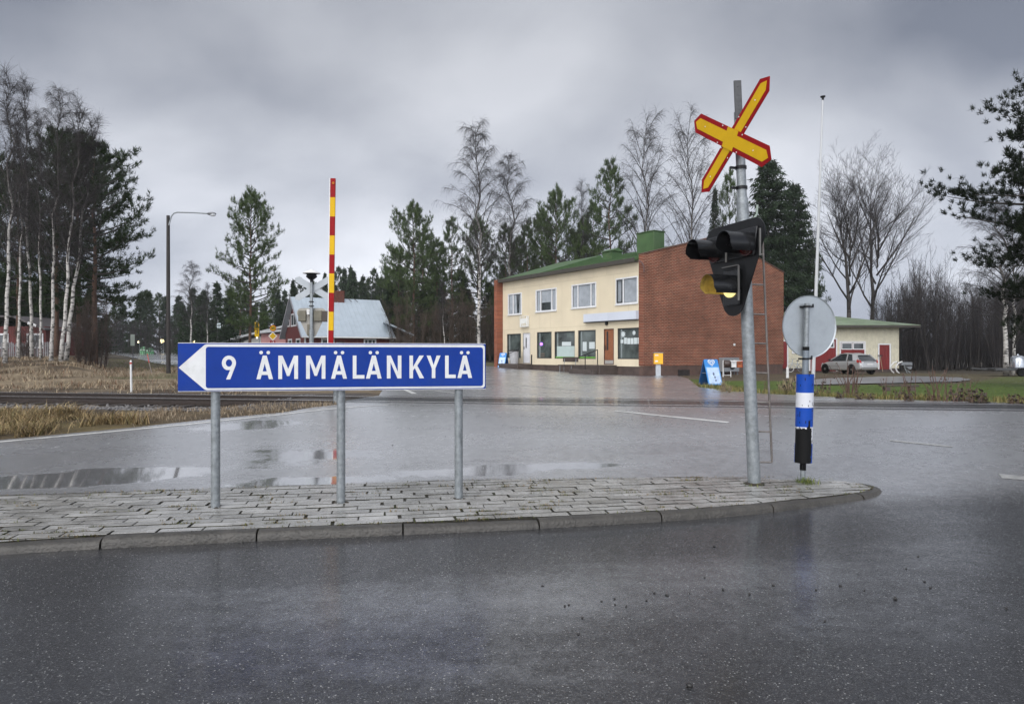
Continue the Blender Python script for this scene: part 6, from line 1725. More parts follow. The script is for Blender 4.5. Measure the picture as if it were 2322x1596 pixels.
def make_broad(H, seed, spread=.60, trunk_f=.30, tr=.25, bark=BARK, lev=(10, 9, 8, 5), upw=.045):
    random.seed(seed); t = Tree(); ex = []
    def grow(p, d, L, r, lv):
        n = 5 if lv < 3 else 3; pts = [p]; rr = [r]; 
        for i in range(n):
            d = norm(d + np.array([rnd(-.16, .16), rnd(-.16, .16), upw + rnd(-.10, .12)])); pts.append(pts[-1] + d*L/n); rr.append(r*(1 - .72*(i+1)/n))
        if lv <= 1: ex.append((pts, rr))
        else: t.poly(pts, [max(x, .0048) for x in rr])
        if lv >= 4: return
        for c in range(lev[lv]):
            i = rnd(1.0 if lv else 1.6, n - .01); q = int(i); o = pts[q]*(1-(i-q)) + pts[q+1]*(i-q)
            nd = norm(norm(pts[q+1]-pts[q]) + spread*1.5*np.array([rnd(-1, 1), rnd(-1, 1), rnd(-.45, .55)]))
            grow(o, nd, L*rnd(.42, .68)*(.78 if lv > 1 else .86), max(.0048, r*(1 - .62*i/n)*.52), lv+1)
    tp_ = [np.array([0, 0, -.3]), np.array([.02, 0, H*trunk_f*.5]), np.array([.08, .03, H*trunk_f])]
    d0 = np.array([.03, 0, 1.])
    grow(tp_[-1], d0, H*(1-trunk_f)*.74, tr*.8, 0)
    for c in range(9):
        a = c*2.4 + rnd(-.4, .4); z = H*(trunk_f + .01 + .045*c)
        grow(np.array([0.06, 0, z]), norm(np.array([math.cos(a)*.95, math.sin(a)*.95, .95 + .13*c])), H*(.46 - .028*c), tr*.40, 1)
    return trunk_mesh('trunk', tp_, [tr*1.15, tr*.95, tr*.82], bark), trunk_mesh('branches', [tp_[-1], tp_[-1] + np.array([0, 0, .2])], [tr*.8, tr*.78], bark, ex, 8), t.mesh('crown', TWIG)
def blades(C, D, n, ln, wd, spread, tint, vary=.35):
    """needle clumps: n thin triangles about each centre"""
    C = np.repeat(np.asarray(C), n, 0); D = np.repeat(norm(np.asarray(D)), n, 0); N_ = len(C)
    d = norm(D + spread*rng.normal(size=(N_, 3))); l = ln*rng.uniform(.6, 1.2, (N_, 1)); side = norm(np.cross(d, rng.normal(size=(N_, 3))))*wd/2
    c0 = C + rng.normal(size=(N_, 3))*ln*.18
    V = np.stack([c0 - side, c0 + side, c0 + d*l], 1).reshape(-1, 3)
    Fc = np.arange(N_*3).reshape(-1, 3)
    v = np.repeat(rng.uniform(1-vary, 1+vary, (N_//n, 1)), n, 0)*rng.uniform(.8, 1.2, (N_, 1))
    col = np.repeat(np.concatenate([np.array(tint)[None]*v, np.ones((N_, 1))], 1), 3, 0)
    return V, Fc, col
def make_pine(H, cb, Rm, seed, nb=64, tn=13, ln=.34, wd=.05, tint=(.046, .070, .024), tr=.2, peak=.32, sub=8, tufts=3, droop=.0, bare=.34):
    random.seed(seed); ex = []; t = Tree(); C, D = [], []
    pts = [np.array([0, 0, -.3])] + [np.array([rnd(-.07, .07)*i/4, rnd(-.07, .07)*i/4, H*i/12]) for i in range(1, 13)]
    rad = [tr*1.2] + [tr*max(.06, 1 - i/12.3) for i in range(1, 13)]
    for j in range(nb):
        g = (j + rnd(0, .9))/nb; f = cb + (.965-cb)*g; az = j*2.39996 + rnd(-.5, .5)
        pr = .55 + .45*(g/peak)**.7 if g < peak else max(.16, (1 - ((g-peak)/(1-peak))**2.3))
        L = Rm*pr*rnd(.62, 1.12); out = np.array([math.cos(az), math.sin(az), 0])
        d = norm(out + np.array([0, 0, -.12 - droop + .85*g**1.4 + rnd(-.22, .22)])); p = np.array([pts[min(12, int(f*12))][0], pts[min(12, int(f*12))][1], f*H]); bp = [p]; n = 6
        for i in range(n):
            d = norm(d + np.array([rnd(-.16, .16), rnd(-.16, .16), .055 + rnd(-.08, .08)])); bp.append(bp[-1] + d*L/n)
        r0 = .014 + .012*L; ex.append((bp, [r0*(1 - i/(n+.6)) + .004 for i in range(n+1)]))
        sub_ = max(3, int(sub*(.45 + .75*L/Rm)))
        for s in range(sub_ + 1):
            if s == sub_: o, dd, l2 = bp[-1], d, L*.12
            else:
                i = bare*n + (n*(1-bare) - .02)*(s + rnd(0, .9))/sub_; q = min(n-1, int(i)); o = bp[q]*(1-(i-q)) + bp[q+1]*(i-q)
                dd = norm(norm(bp[q+1]-bp[q])*.8 + np.array([rnd(-1, 1), rnd(-1, 1), rnd(-.15, .7)])); l2 = L*rnd(.10, .26) + .22
            e = o + dd*l2; t.poly([o, e], [.012, .006])
            for k in range(tufts):
                ff = (k + 1)/tufts; C.append(o + (e-o)*ff + np.array([rnd(-.1, .1), rnd(-.1, .1), rnd(-.03, .12)])); D.append(dd*.7 + np.array([0, 0, .75]))
    V, Fc, col = blades(C, D, tn, ln, wd, .62, tint)
    return trunk_mesh('trunk', pts, rad, PBARK), trunk_mesh('branches', pts[-2:], rad[-2:], BARK, ex, 6), npmesh('crown', V, Fc, NEED, {'tint': col})
def make_spruce(H, Rm, seed, tint=(.020, .033, .017), step=.42, per=7, tn=4, cb=.04, ln=.42, wd=.10, tr=.2, pw=.82):
    random.seed(seed); ex = []; C, D = [], []
    z = H*cb
    while z < H*.985:
        g = z/H; L0 = Rm*(1-g)**pw*(.55 + .45*min(1, g/.18)) + .12
        for k in range(max(4, int(per*(1-.4*g)))):
            az = rnd(0, 6.283); L = L0*rnd(.6, 1.15); out = np.array([math.cos(az), math.sin(az), 0]); side = np.array([-out[1], out[0], 0])
            n = max(3, int(L/.30)); p = np.array([0, 0, z + rnd(-.15, .15)]); d = norm(out + np.array([0, 0, .5*g - .18]))
            for i in range(n):
                d = norm(d + np.array([0, 0, -.10 if i < n*.55 else .16])); p = p + d*L/n
                wdt = (.18 + .45*(1 - i/n))*min(1, L)
                for s in (-1, 0, 1): C.append(p + side*s*wdt*.45 + np.array([0, 0, rnd(-.1, .04)])); D.append(out*.55 + side*s*.75 + np.array([0, 0, -.55]))
            if k % 3 == 0: ex.append(([np.array([0, 0, z]), p], [.03, .006]))
        z += step*rnd(.75, 1.2)*(1 - .45*g)
    for k in range(8): C.append(np.array([0, 0, H*(.94 + .008*k)])); D.append(np.array([0, 0, 1.]))
    V, Fc, col = blades(C, D, tn, ln, wd, .42, tint, .4)
    pts = [np.array([0, 0, -.3]), np.array([0, 0, H*.5]), np.array([0, 0, H])]
    return trunk_mesh('trunk', pts, [tr*1.1, tr*.6, .02], BARK, ex), None, npmesh('crown', V, Fc, NEED, {'tint': col})
def make_thicket(H, seed, stems=6, rad=1.1, m=TWIG, dens=26, tw=7):
    random.seed(seed); t = Tree(); ex = []
    for s in range(stems):
        a = rnd(0, 6.28); p = np.array([rad*.5*math.cos(a)*rnd(.1, 1), rad*.5*math.sin(a)*rnd(.1, 1), -.2]); hh = H*rnd(.6, 1.0); d = norm(np.array([math.cos(a)*.16, math.sin(a)*.16, 1])); pts = [p]; n = 8
        for i in range(n): d = norm(d + np.array([rnd(-.1, .1), rnd(-.1, .1), .05])); pts.append(pts[-1] + d*hh/n)
        r0 = .012 + .0045*hh; ex.append((pts, [r0*(1 - i/(n+.5)) + .004 for i in range(n+1)]))
        for k in range(dens):
            i = rnd(.8, n-.05); q = int(i); o = pts[q]*(1-(i-q)) + pts[q+1]*(i-q); az = rnd(0, 6.28); dd = norm(np.array([math.cos(az)*.7, math.sin(az)*.7, rnd(.5, 1.2)])); l2 = hh*rnd(.08, .2); sp = [o]
            for z in range(3): dd = norm(dd + np.array([rnd(-.15, .15), rnd(-.15, .15), .1])); sp.append(sp[-1] + dd*l2/3)
            t.poly(sp, [.011, .009, .007, .005])
            for w in range(tw):
                i2 = rnd(.2, 2.95); q2 = int(i2); o2 = sp[q2]*(1-(i2-q2)) + sp[q2+1]*(i2-q2); d3 = norm(np.array([rnd(-1, 1), rnd(-1, 1), rnd(-.1, 1.2)])); l3 = rnd(.25, .7); t.poly([o2, o2 + d3*l3*.5, o2 + norm(d3 + np.array([0, 0, .2]))*l3], [.0065, .005, .0035])
    return trunk_mesh('stems', ex[0][0], ex[0][1], BARK if m is TWIG else m, ex[1:], 5), None, t.mesh('crown', m)
PROTO = {}
def proto(kind, H, W, parts):
    PROTO[kind] = (H, W, parts)
proto('birch', 18., 5.2, make_birch(18., .30, 3.3, 11))
proto('birch_slim', 18., 3.9, make_birch(18., .30, 2.4, 23, nb=36, up=1.7, droop=.40, twigs=8, tr=.14))
proto('birch_wide', 17., 8.5, make_birch(17., .16, 5.0, 35, nb=50, up=1.15, droop=.75, twigs=11, tr=.17, low=.7))
proto('broad', 17., 10., make_broad(17., 5))
proto('pine', 14., 8.0, make_pine(14., .18, 4.2, 3, nb=80, peak=.40, tint=(.056, .080, .032), sub=9, tn=11))
proto('pine_slim', 14., 5.0, make_pine(14., .34, 2.9, 8, nb=46, peak=.40, sub=7, tint=(.050, .072, .029), tn=11))
proto('pine_tall', 15., 9.0, make_pine(15., .22, 4.6, 14, nb=82, tint=(.024, .037, .015), peak=.38, tr=.24))
proto('spruce', 17., 5.6, make_spruce(17., 3.1, 4))
proto('spruce_dark', 17., 8.0, make_spruce(17., 4.6, 6, tint=(.022, .034, .018), per=10, cb=.06, pw=.58))
proto('far_spruce', 13., 5.0, make_spruce(13., 2.6, 9, tint=(.026, .040, .021), step=.62, per=6, tn=3, ln=.6, wd=.17))
proto('far_pine', 13., 5.6, make_pine(13., .28, 2.9, 10, nb=40, sub=5, tn=8, ln=.5, wd=.11, tint=(.034, .050, .024)))
proto('thicket', 7., 3.2, make_thicket(7., 2))
proto('thicket_b', 7., 3.2, make_thicket(7., 12, stems=7, dens=24))
proto('thicket_brown', 7., 3.2, make_thicket(7., 21, m=TWIG_T))
proto('bush', 3.4, 3.2, make_thicket(3.4, 16, stems=16, rad=1.6, m=TWIG_B, dens=16, tw=5))
NAMES = {'birch': ('bare_birch', 'birch'), 'birch_slim': ('bare_birch', 'birch'), 'birch_wide': ('bare_birch', 'birch'), 'broad': ('bare_tree', 'bare tree'), 'pine': ('pine_tree', 'pine'), 'pine_slim': ('pine_tree', 'pine'),
         'pine_tall': ('pine_tree', 'pine'), 'spruce': ('spruce_tree', 'spruce'), 'spruce_dark': ('spruce_tree', 'spruce'), 'far_spruce': ('spruce_tree', 'spruce'), 'far_pine': ('pine_tree', 'pine'),
         'thicket': ('bare_sapling', 'sapling'), 'thicket_b': ('bare_sapling', 'sapling'), 'thicket_brown': ('bare_sapling', 'sapling'), 'bush': ('bare_bush', 'bush')}
def plant(kind, x, y, H, W=None, label='', group=None, lean=0.0, rz=None, zoff=0.0):
    h0, w0, parts = PROTO[kind]
    r = thing(NAMES[kind][0], label, NAMES[kind][1], (x, y, hf(x, y) + zoff), 0, group)
    sz = H / h0; sxy = (W / w0) if W else sz
    r.scale = (sxy, sxy, sz)
    r.rotation_euler = (Matrix.Rotation(lean, 3, 'Y') @ Matrix.Rotation(random.uniform(0, 6.28) if rz is None else rz, 3, 'Z')).to_euler()
    for nm, me in zip(('trunk', 'branches', 'crown'), parts):
        if me is not None: link(nm, me, r)
    return r
random.seed(99)
def tree(kind, vx, vtop, Y, wpx=None, label='', group=None, lean=0.0, rz=None):
    x = (vx - CX)/F*Y; z = hf(x, Y); H = EYE + (HY - vtop)/F*Y - z
    return plant(kind, x, Y, H, wpx/F*Y if wpx else None, label, group, lean, rz)
# left wood
tree('birch_slim', 12, 172, 35, 130, 'tall bare birch cut by the left edge of the photo', None, .02)
tree('birch_slim', 72, 184, 40, 105, 'slender bare birch just left of the thickest white trunk, leaning slightly left', None, -.03)
tree('birch', 116, 206, 36.5, 120, 'bare birch with the thickest white trunk, tallest of the left group', None, .03)
tree('birch_slim', 138, 238, 36, 120, 'bare white birch leaning right in the middle of the left trio', None, .075)
tree('birch_slim', 150, 272, 37, 130, 'bare white birch leaning furthest right in the left trio', None, .12)
tree('birch_slim', 92, 262, 38, 80, 'thin pale birch between the picket fence and the thickest birch', None, -.01)
tree('birch_slim', 42, 268, 39, 90, 'thin grey birch before the red cottage, near the left edge', None, .01)
tree('pine_tall', 214, 318, 43, 270, 'large dark pine with long right branches at the right end of the left wood')
tree('pine_tall', 128, 292, 45, 230, 'dense dark pine behind the thickest birch trunk')
tree('pine_tall', 178, 300, 50, 220, 'dark pine standing between the leaning birches and the large dark pine')
tree('pine_tall', 42, 372, 47, 210, 'dark pine crown behind the thin grey birch near the left edge')
tree('pine_tall', -40, 330, 48, 230, 'dark pine partly outside the left edge')
for vx, vt, Y in ((10, 620, 66), (60, 640, 70), (110, 625, 64), (165, 650, 68), (205, 660, 72), (-30, 600, 66)):
    tree(random.choice(('spruce', 'spruce_dark')), vx, vt, Y, random.uniform(90, 130), 'dark spruce in the shaded back of the left wood', 'dark spruces behind the left birches')
tree('bush', 216, 672, 38.5, 110, 'large brown leafless bush at the foot of the large dark pine')
tree('bush', 190, 715, 37.5, 80, 'lower brown leafless bush left of the large brown bush')
tree('bush', 60, 735, 41, 80, 'thin leafless bush growing in front of the picket fence')
# middle left
tree('birch', 433, 596, 78, 62, 'small bare birch right of the street lamp with a rounded drooping crown')
tree('birch_slim', 470, 645, 80, 40, 'thin bare birch with a pale straight trunk left of the tall orange trunked pine')
tree('pine', 566, 434, 52, 152, 'tall pine with orange trunk standing alone behind the blue sign', None, .012)
for vx, vt, Y, k, w_ in ((492, 640, 86, 'far_spruce', 60), (520, 655, 76, 'spruce', 70), (545, 625, 82, 'pine_slim', 60), (455, 668, 92, 'far_spruce', 56), (600, 690, 96, 'spruce', 44), (632, 655, 94, 'spruce', 40), (415, 690, 98, 'far_spruce', 50)):
    tree(k, vx, vt, Y, w_, 'dark conifer between the street lamp and the red house', 'conifers between the street lamp and the red house')
tree('spruce', 664, 634, 84, 44, 'narrow dark spruce behind the left end of the red house roof')
tree('spruce', 737, 618, 92, 46, 'dark spruce behind the grey back of the far crossing sign')
# behind the red house and up to the shop
tree('pine', 938, 462, 66, 140, 'bushy pine between the red house roof and the tall bare birch')
tree('pine_slim', 960, 520, 72, 80, 'smaller pine just right of the bushy pine')
tree('pine_slim', 1025, 492, 68, 66, 'slim pine left of the tallest middle birch')
tree('birch', 1086, 282, 60, 132, 'tallest bare birch in the middle, with a pale trunk left of the shop')
tree('pine', 1084, 494, 70, 110, 'dark pine directly behind the tallest middle birch')
tree('birch', 1158, 356, 62, 118, 'bare birch right of the tallest middle birch, above the left end of the shop roof')
tree('pine_slim', 1146, 508, 68, 76, 'pine under the bare birch at the left end of the shop roof')
tree('pine_slim', 1196, 502, 66, 64, 'pine above the left half of the shop roof')
tree('pine', 1262, 430, 66, 128, 'broad pine above the middle of the shop roof')
tree('pine', 1228, 478, 70, 110, 'pine crown filling the gap left of the broad pine above the shop roof')
tree('pine', 1322, 500, 71, 120, 'wide low pine behind the two tall pines above the shop roof')
tree('pine_slim', 1345, 455, 72, 84, 'pine left of the slender bare trunked pine above the shop roof')
tree('pine', 1176, 540, 73, 100, 'low pine behind the left end of the shop roof')
tree('pine', 990, 545, 74, 120, 'wide pine filling the wood right of the bushy pine')
tree('pine', 905, 560, 75, 110, 'pine at the left flank of the bushy pine')
tree('birch_slim', 1322, 420, 68, 60, 'thin faint bare birch between the two pines above the shop roof')
tree('pine_slim', 1300, 520, 72, 70, 'low pine crown behind the middle of the shop roof')
tree('pine_slim', 1384, 362, 64, 108, 'slender pine with bare lower trunk left of the green chimney')
tree('birch_wide', 1462, 300, 63, 185, 'wide bare birch rising behind the green chimney')
tree('birch_wide', 1566, 294, 64, 180, 'wide bare birch partly behind the lower left arm of the yellow cross')
tree('spruce', 1622, 425, 70, 62, 'narrow brownish spruce behind the lower left arm of the yellow cross')
tree('pine_slim', 1655, 384, 74, 60, 'pine hidden behind the tall signal pole')
tree('spruce_dark', 1742, 360, 62, 205, 'large dark spruce right of the tall signal pole, its top under the cross')
tree('spruce_dark', 1800, 415, 64, 150, 'dark spruce at the left of the flag pole, lower than its neighbour')
tree('pine', 1838, 545, 70, 74, 'pine with sagging branches behind the flag pole')
tree('broad', 1923, 408, 66, 225, 'broad bare tree with dark forked limbs behind the left half of the garage roof', None, .02)
tree('broad', 1968, 404, 70, 215, 'broad bare tree leaning right behind the right half of the garage roof', None, .10, 2.2)
for vx, vt, Y, k, w_ in ((885, 640, 74, 'spruce', 74), (905, 600, 80, 'spruce', 80), (985, 600, 78, 'spruce_dark', 84), (1005, 640, 72, 'spruce', 60), (1045, 610, 80, 'spruce_dark', 84), (1062, 655, 70, 'spruce', 64), (1110, 640, 74, 'spruce_dark', 84), (1140, 600, 82, 'spruce', 80), (960, 650, 68, 'spruce', 60), (1210, 600, 84, 'spruce_dark', 90), (1290, 590, 84, 'spruce_dark', 90), (1240, 560, 80, 'pine_slim', 70)):
    tree(k, vx, vt, Y, w_, 'dark conifer in the mixed wood between the red house and the shop', 'conifers between the red house and the shop')
for i in range(18):
    tree('thicket_brown', 895 + i*14 + random.uniform(-6, 6), 655 + random.uniform(-25, 40), random.uniform(60, 68), random.uniform(46, 70), 'brown leafless sapling clump under the conifers left of the shop', 'saplings left of the shop')
tree('birch_slim', 1010, 640, 58, 40, 'small crooked birch with a white lower trunk between the red house and the tallest birch', None, -.05)
# bare thicket on the right
for i in range(84):
    vx = 2010 + (i % 30)*15 + random.uniform(-9, 9); Y = 61 + (i // 30)*6 + random.uniform(-2.5, 2.5)
    vt = 640 - 55*math.exp(-((vx - 2110)/45)**2) + 25*math.sin(vx*.021) + random.uniform(-45, 75) + (25 if vx < 2060 else 0)
    tree(random.choice(('thicket', 'thicket_b')), vx, vt, Y, random.uniform(55, 85), 'leafless sapling clump in the dark thicket right of the garage', 'bare saplings right of the garage')
tree('birch', 2282, 452, 46.5, 170, 'bare birch with a white trunk on the lawn, left one of the twin trunks', None, -.03)
tree('birch_wide', 2297, 500, 47.5, 190, 'bare birch with a white trunk on the lawn, right one of the twin trunks', None, .015)
# big pine reaching in from the right
proto('near_pine', 14., 10., make_pine(14., .17, 5.2, 41, nb=120, tn=30, ln=.20, wd=.026, tint=(.010, .015, .007), peak=.34, sub=24, tufts=3, droop=.08, tr=.26, bare=.30)); NAMES['near_pine'] = ('pine_tree', 'pine')
tree('near_pine', 2552, -30, 24, 640, 'large dark pine reaching in over the right edge with long spreading branches', None, 0, 1.1)
# far forest
random.seed(5)
for i in range(46):
    vx = 232 + i*16 + random.uniform(-8, 8); Y = random.uniform(118, 165)
    base_ = 700 if vx < 300 else (672 if vx < 640 else 640)
    if 300 > vx: base_ = 705
    tree(random.choice(('far_spruce', 'far_spruce', 'far_pine')), vx, base_ + random.uniform(-24, 26), Y, random.uniform(40, 62), 'hazy conifer in the far forest beyond the red house and the far road', 'far forest conifers')
for i in range(14):
    tree(random.choice(('far_spruce', 'far_pine')), 770 + i*11 + random.uniform(-5, 5), 622 + random.uniform(-18, 22), random.uniform(105, 130), random.uniform(38, 56), 'hazy conifer in the far forest beyond the red house and the far road', 'far forest conifers')
for i in range(16):
    tree(random.choice(('far_spruce', 'far_pine')), -560 + i*48 + random.uniform(-14, 14), 660 + random.uniform(-30, 30), random.uniform(95, 130), random.uniform(56, 80), 'far conifer behind the left wood, beyond the red cottage', 'conifers beyond the red cottage')
for i in range(10):
    tree('thicket', 245 + i*17, 720 + random.uniform(-14, 14), random.uniform(100, 114), random.uniform(34, 50), 'faint leafless sapling clump at the edge of the far forest', 'far saplings')

# ================================================================== GRASS, WEEDS, STONES
GRASS = attrmat('grass_blades', 'tint', .7, .25)
def blade_mesh(name, P, hts, wd, lean, cols, curl=.5):
    P = np.asarray(P, float); n = len(P); a = rng.uniform(0, 6.283, n); ln = lean*rng.uniform(.2, 1.3, n)
    dx = np.stack([np.cos(a), np.sin(a), np.zeros(n)], 1); side = np.stack([-np.sin(a), np.cos(a), np.zeros(n)], 1)*(wd*rng.uniform(.6, 1.3, n))[:, None]/2
    up = np.array([0, 0, 1.]); H_ = np.asarray(hts)[:, None]
    m1 = P + up*H_*.55 + dx*H_*(ln*.35)[:, None]; tp_ = P + up*H_*(1 - curl*ln*.5)[:, None] + dx*H_*ln[:, None]
    V = np.stack([P - side, P + side, m1 + side*.75, m1 - side*.75, tp_], 1).reshape(-1, 3); b_ = (np.arange(n)*5)[:, None]
    F4 = np.concatenate([np.array([[0, 1, 2]]) + b_, np.array([[0, 2, 3]]) + b_, np.array([[3, 2, 4]]) + b_])
    c = np.asarray(cols)[rng.integers(0, len(cols), n)]*rng.uniform(.65, 1.35, (n, 1)); col = np.repeat(np.concatenate([c, np.ones((n, 1))], 1), 5, 0)
    return link(name, npmesh(name, V, F4, GRASS, {'tint': col}))
def scatter(poly, n, clump=0.0, nc=40, off=0.0):
    poly = [(p[0], p[1]) for p in poly]; xs = [p[0] for p in poly]; ys = [p[1] for p in poly]; out = np.zeros((0, 2))
    cen = rng.uniform((min(xs), min(ys)), (max(xs), max(ys)), (nc, 2))
    while len(out) < n:
        if clump > 0: c = cen[rng.integers(0, nc, n*3)] + rng.normal(size=(n*3, 2))*clump
        else: c = rng.uniform((min(xs), min(ys)), (max(xs), max(ys)), (n*3, 2))
        ok = inpoly(c[:, 0], c[:, 1], poly); 
        if ok.sum() == 0: cen = rng.uniform((min(xs), min(ys)), (max(xs), max(ys)), (nc, 2))
        out = np.concatenate([out, c[ok]])
    out = out[:n]; return np.concatenate([out, (h(out[:, 0], out[:, 1]) - .03 + off)[:, None]], 1)
STRAW = [(.33, .245, .115), (.38, .29, .15), (.22, .16, .08), (.14, .125, .05), (.26, .18, .09), (.12, .085, .05)]
BROWN = [(.21, .155, .10), (.28, .215, .145), (.14, .10, .062), (.26, .21, .145), (.32, .26, .18)]
GREENS = [(.07, .10, .02), (.10, .12, .03), (.14, .12, .045), (.05, .075, .018)]
pl1 = [gp(-60, 990), gp(0, 992), gp(160, 979), gp(330, 966), gp(345, 958), gp(250, 945), gp(110, 930), gp(-60, 932)]
def st(o, l, c): return tag(o, l, c, None, 'stuff')
P = scatter(pl1, 7000, .20, 40); P = P[vn(P[:, 0], P[:, 1], 1.1, 3.7) > -.2]; st(blade_mesh('dry_grass', P, rng.uniform(.05, .27, len(P))*(.6 + .8*(vn(P[:, 0], P[:, 1], .9, 2.2) > -.05)), .011, 1.7, STRAW), 'pale straw coloured long grass along the left road edge', 'grass')
pl2 = [gp(300, 968), gp(640, 938), gp(765, 918), gp(790, 910), gp(700, 915), gp(500, 925), gp(300, 940)]
P = scatter(pl2, 2600, .25, 60); st(blade_mesh('verge_grass', P, rng.uniform(.03, .14, len(P)), .009, .8, BROWN), 'short brown grass on the verge behind the blue sign', 'grass')
pl3 = [(-34, 26.5), (-34, 40), (-22, 44), (-9, 33), (-7.8, 26), (-7.0, 19.6), (-16, 21.2), (-34, 24.6)]
P = scatter(pl3, 19000, .50, 420); P = P[vn(P[:, 0], P[:, 1], .55, 6.1) > -.18]; st(blade_mesh('bank_grass', P, rng.uniform(.06, .30, len(P)), .018, 1.6, BROWN + [(.30, .24, .15), (.17, .09, .055), (.10, .065, .04)]), 'dry brown grass on the bank beyond the railway track', 'grass')
pl4 = [gp(240, 835), gp(395, 842), gp(400, 822), gp(250, 812)]
P = scatter(pl4, 2500, 0); st(blade_mesh('slope_grass', P, rng.uniform(.05, .16, len(P)), .014, .8, GREENS), 'mossy green grass round the foot of the street lamp', 'grass')
lawn2 = [(p.x, p.y) for p in LAWN]
edge = [gp(1570, 870), gp(1600, 883), gp(1750, 894.5), gp(2000, 906), gp(2322, 915), gp(2322, 906), gp(2000, 898), gp(1750, 887), gp(1590, 874)]
P = scatter(edge, 5200, .22, 120); st(blade_mesh('edge_grass', P, rng.uniform(.06, .24, len(P)), .011, .9, [(.24, .19, .075), (.17, .14, .05), (.12, .11, .035), (.09, .11, .03)]), 'yellowing grass along the lawn edge beside the road', 'grass')
P = scatter(lawn2, 9000, 0); st(blade_mesh('lawn_grass', P, rng.uniform(.025, .07, len(P)), .02, .8, [(.07, .10, .018), (.085, .115, .022), (.06, .08, .018), (.11, .105, .038)]), 'short green lawn grass on the garden side', 'grass')
# moss and tiny grass in the paving joints
jp = []
for r in range(-2, 22):
    v0 = r*PW
    for k in range(150):
        u = rng.uniform(-5.2, 4.6); x = O[0] + u*ux - v0*uy; y = O[1] + u*uy + v0*ux
        if noise.noise(Vector((x*1.7, y*2.3, 5))) > .18 and inpoly([x], [y], ipoly)[0]:
            for q in range(random.choice((3, 5, 8, 12))): jp.append((x + rng.normal()*.022, y + rng.normal()*.006, .074))
for p_, q_ in zip(inner, inner[1:] + inner[:1]):
    if p_.x < -6.5: continue
    L_ = (q_ - p_).length
    for k in range(int(6 if noise.noise(p_*1.3) > -.25 else 1)):
        m_ = p_.lerp(q_, rng.random()); jp.append((m_.x + rng.normal()*.010, m_.y + rng.normal()*.010, .074))
jp = np.array(jp)
st(blade_mesh('joint_grass', jp, rng.uniform(.010, .044, len(jp)), .007, 1.2, [(.075, .085, .015), (.11, .085, .035), (.05, .06, .012), (.17, .12, .06)]), 'moss and small grass in the joints of the traffic island', 'grass')
for (c, n, r_, hh, l) in (((3.52, 8.20), 150, .06, .10, 'green grass tuft round the foot of the round sign post'), ((2.86, 8.02), 40, .09, .05, 'thin grass at the foot of the tall signal pole')):
    P = np.stack([c[0] + rng.normal(size=n)*r_, c[1] + rng.normal(size=n)*r_, np.full(n, .074)], 1)
    o = blade_mesh('grass_tuft', P, rng.uniform(.3, 1.1, n)*hh, .008, .9, [(.09, .13, .02), (.14, .15, .04), (.06, .09, .015)]); st(o, l, 'grass')
# dead weeds and stalks at the lawn edge
def make_weed(H, seed, stems, leaves, m, lm, leaf=.10):
    random.seed(seed); b = MB(); lf = MB()
    for s in range(stems):
        a = rnd(0, 6.28); d = Vector((math.cos(a)*rnd(.05, .5), math.sin(a)*rnd(.05, .5), 1)).normalized(); p = Vector((rnd(-.12, .12), rnd(-.12, .12), -.03)); pts = [p]; hh = H*rnd(.5, 1)
        for i in range(4): d = (d + Vector((rnd(-.15, .15), rnd(-.15, .15), 0))).normalized(); pts.append(pts[-1] + d*hh/4)
        b.tube(pts, [.014, .012, .010, .008, .005], 4)
        for k in range(leaves):
            q = pts[random.randint(1, 4)]; u = Vector((rnd(-1, 1), rnd(-1, 1), rnd(-1, .1))).normalized()*leaf*rnd(.5, 1.3); w_ = u.cross(Vector((rnd(-1, 1), rnd(-1, 1), 1))).normalized()*leaf*.3
            lf.add([q, q + u*.5 + w_, q + u, q + u*.5 - w_], [(0, 1, 2, 3)])
    def me(mb, nm, mm):
        x = bpy.data.meshes.new(nm); x.from_pydata(mb.v, [], mb.f); x.materials.append(mm); x.update(); return x
    return [me(b, 'stem', m)] + ([me(lf, 'leaf', lm)] if leaves else [])
STALK = mat('dead_stalk', (.085, .045, .032), .7, 0, .3, 9); DLEAF = mat('dead_leaf', (.045, .033, .022), .7, 0, .4, 9); PALE = mat('pale_dead_stalk', (.22, .17, .10), .7, 0, .3, 9)
WK = {'leafy': (.62, make_weed(.62, 1, 7, 7, STALK, DLEAF, .15)), 'stalk': (1.1, make_weed(1.1, 2, 6, 1, STALK, DLEAF, .08)), 'brush': (1.2, make_weed(1.2, 3, 22, 2, STALK, DLEAF, .06)), 'tussock': (.55, make_weed(.55, 4, 40, 2, PALE, DLEAF, .1)), 'spray': (.9, make_weed(.9, 5, 5, 3, STALK, DLEAF, .12))}
WL = {'leafy': 'dark withered leafy weed clump on the lawn edge', 'stalk': 'bare dark red weed stalks standing on the lawn edge', 'brush': 'dense reddish brown brush clump before the parked car', 'tussock': 'drooping pale dead tussock just left of the striped sleeve', 'spray': 'thin branching dead weed with a few leaves on the lawn edge'}
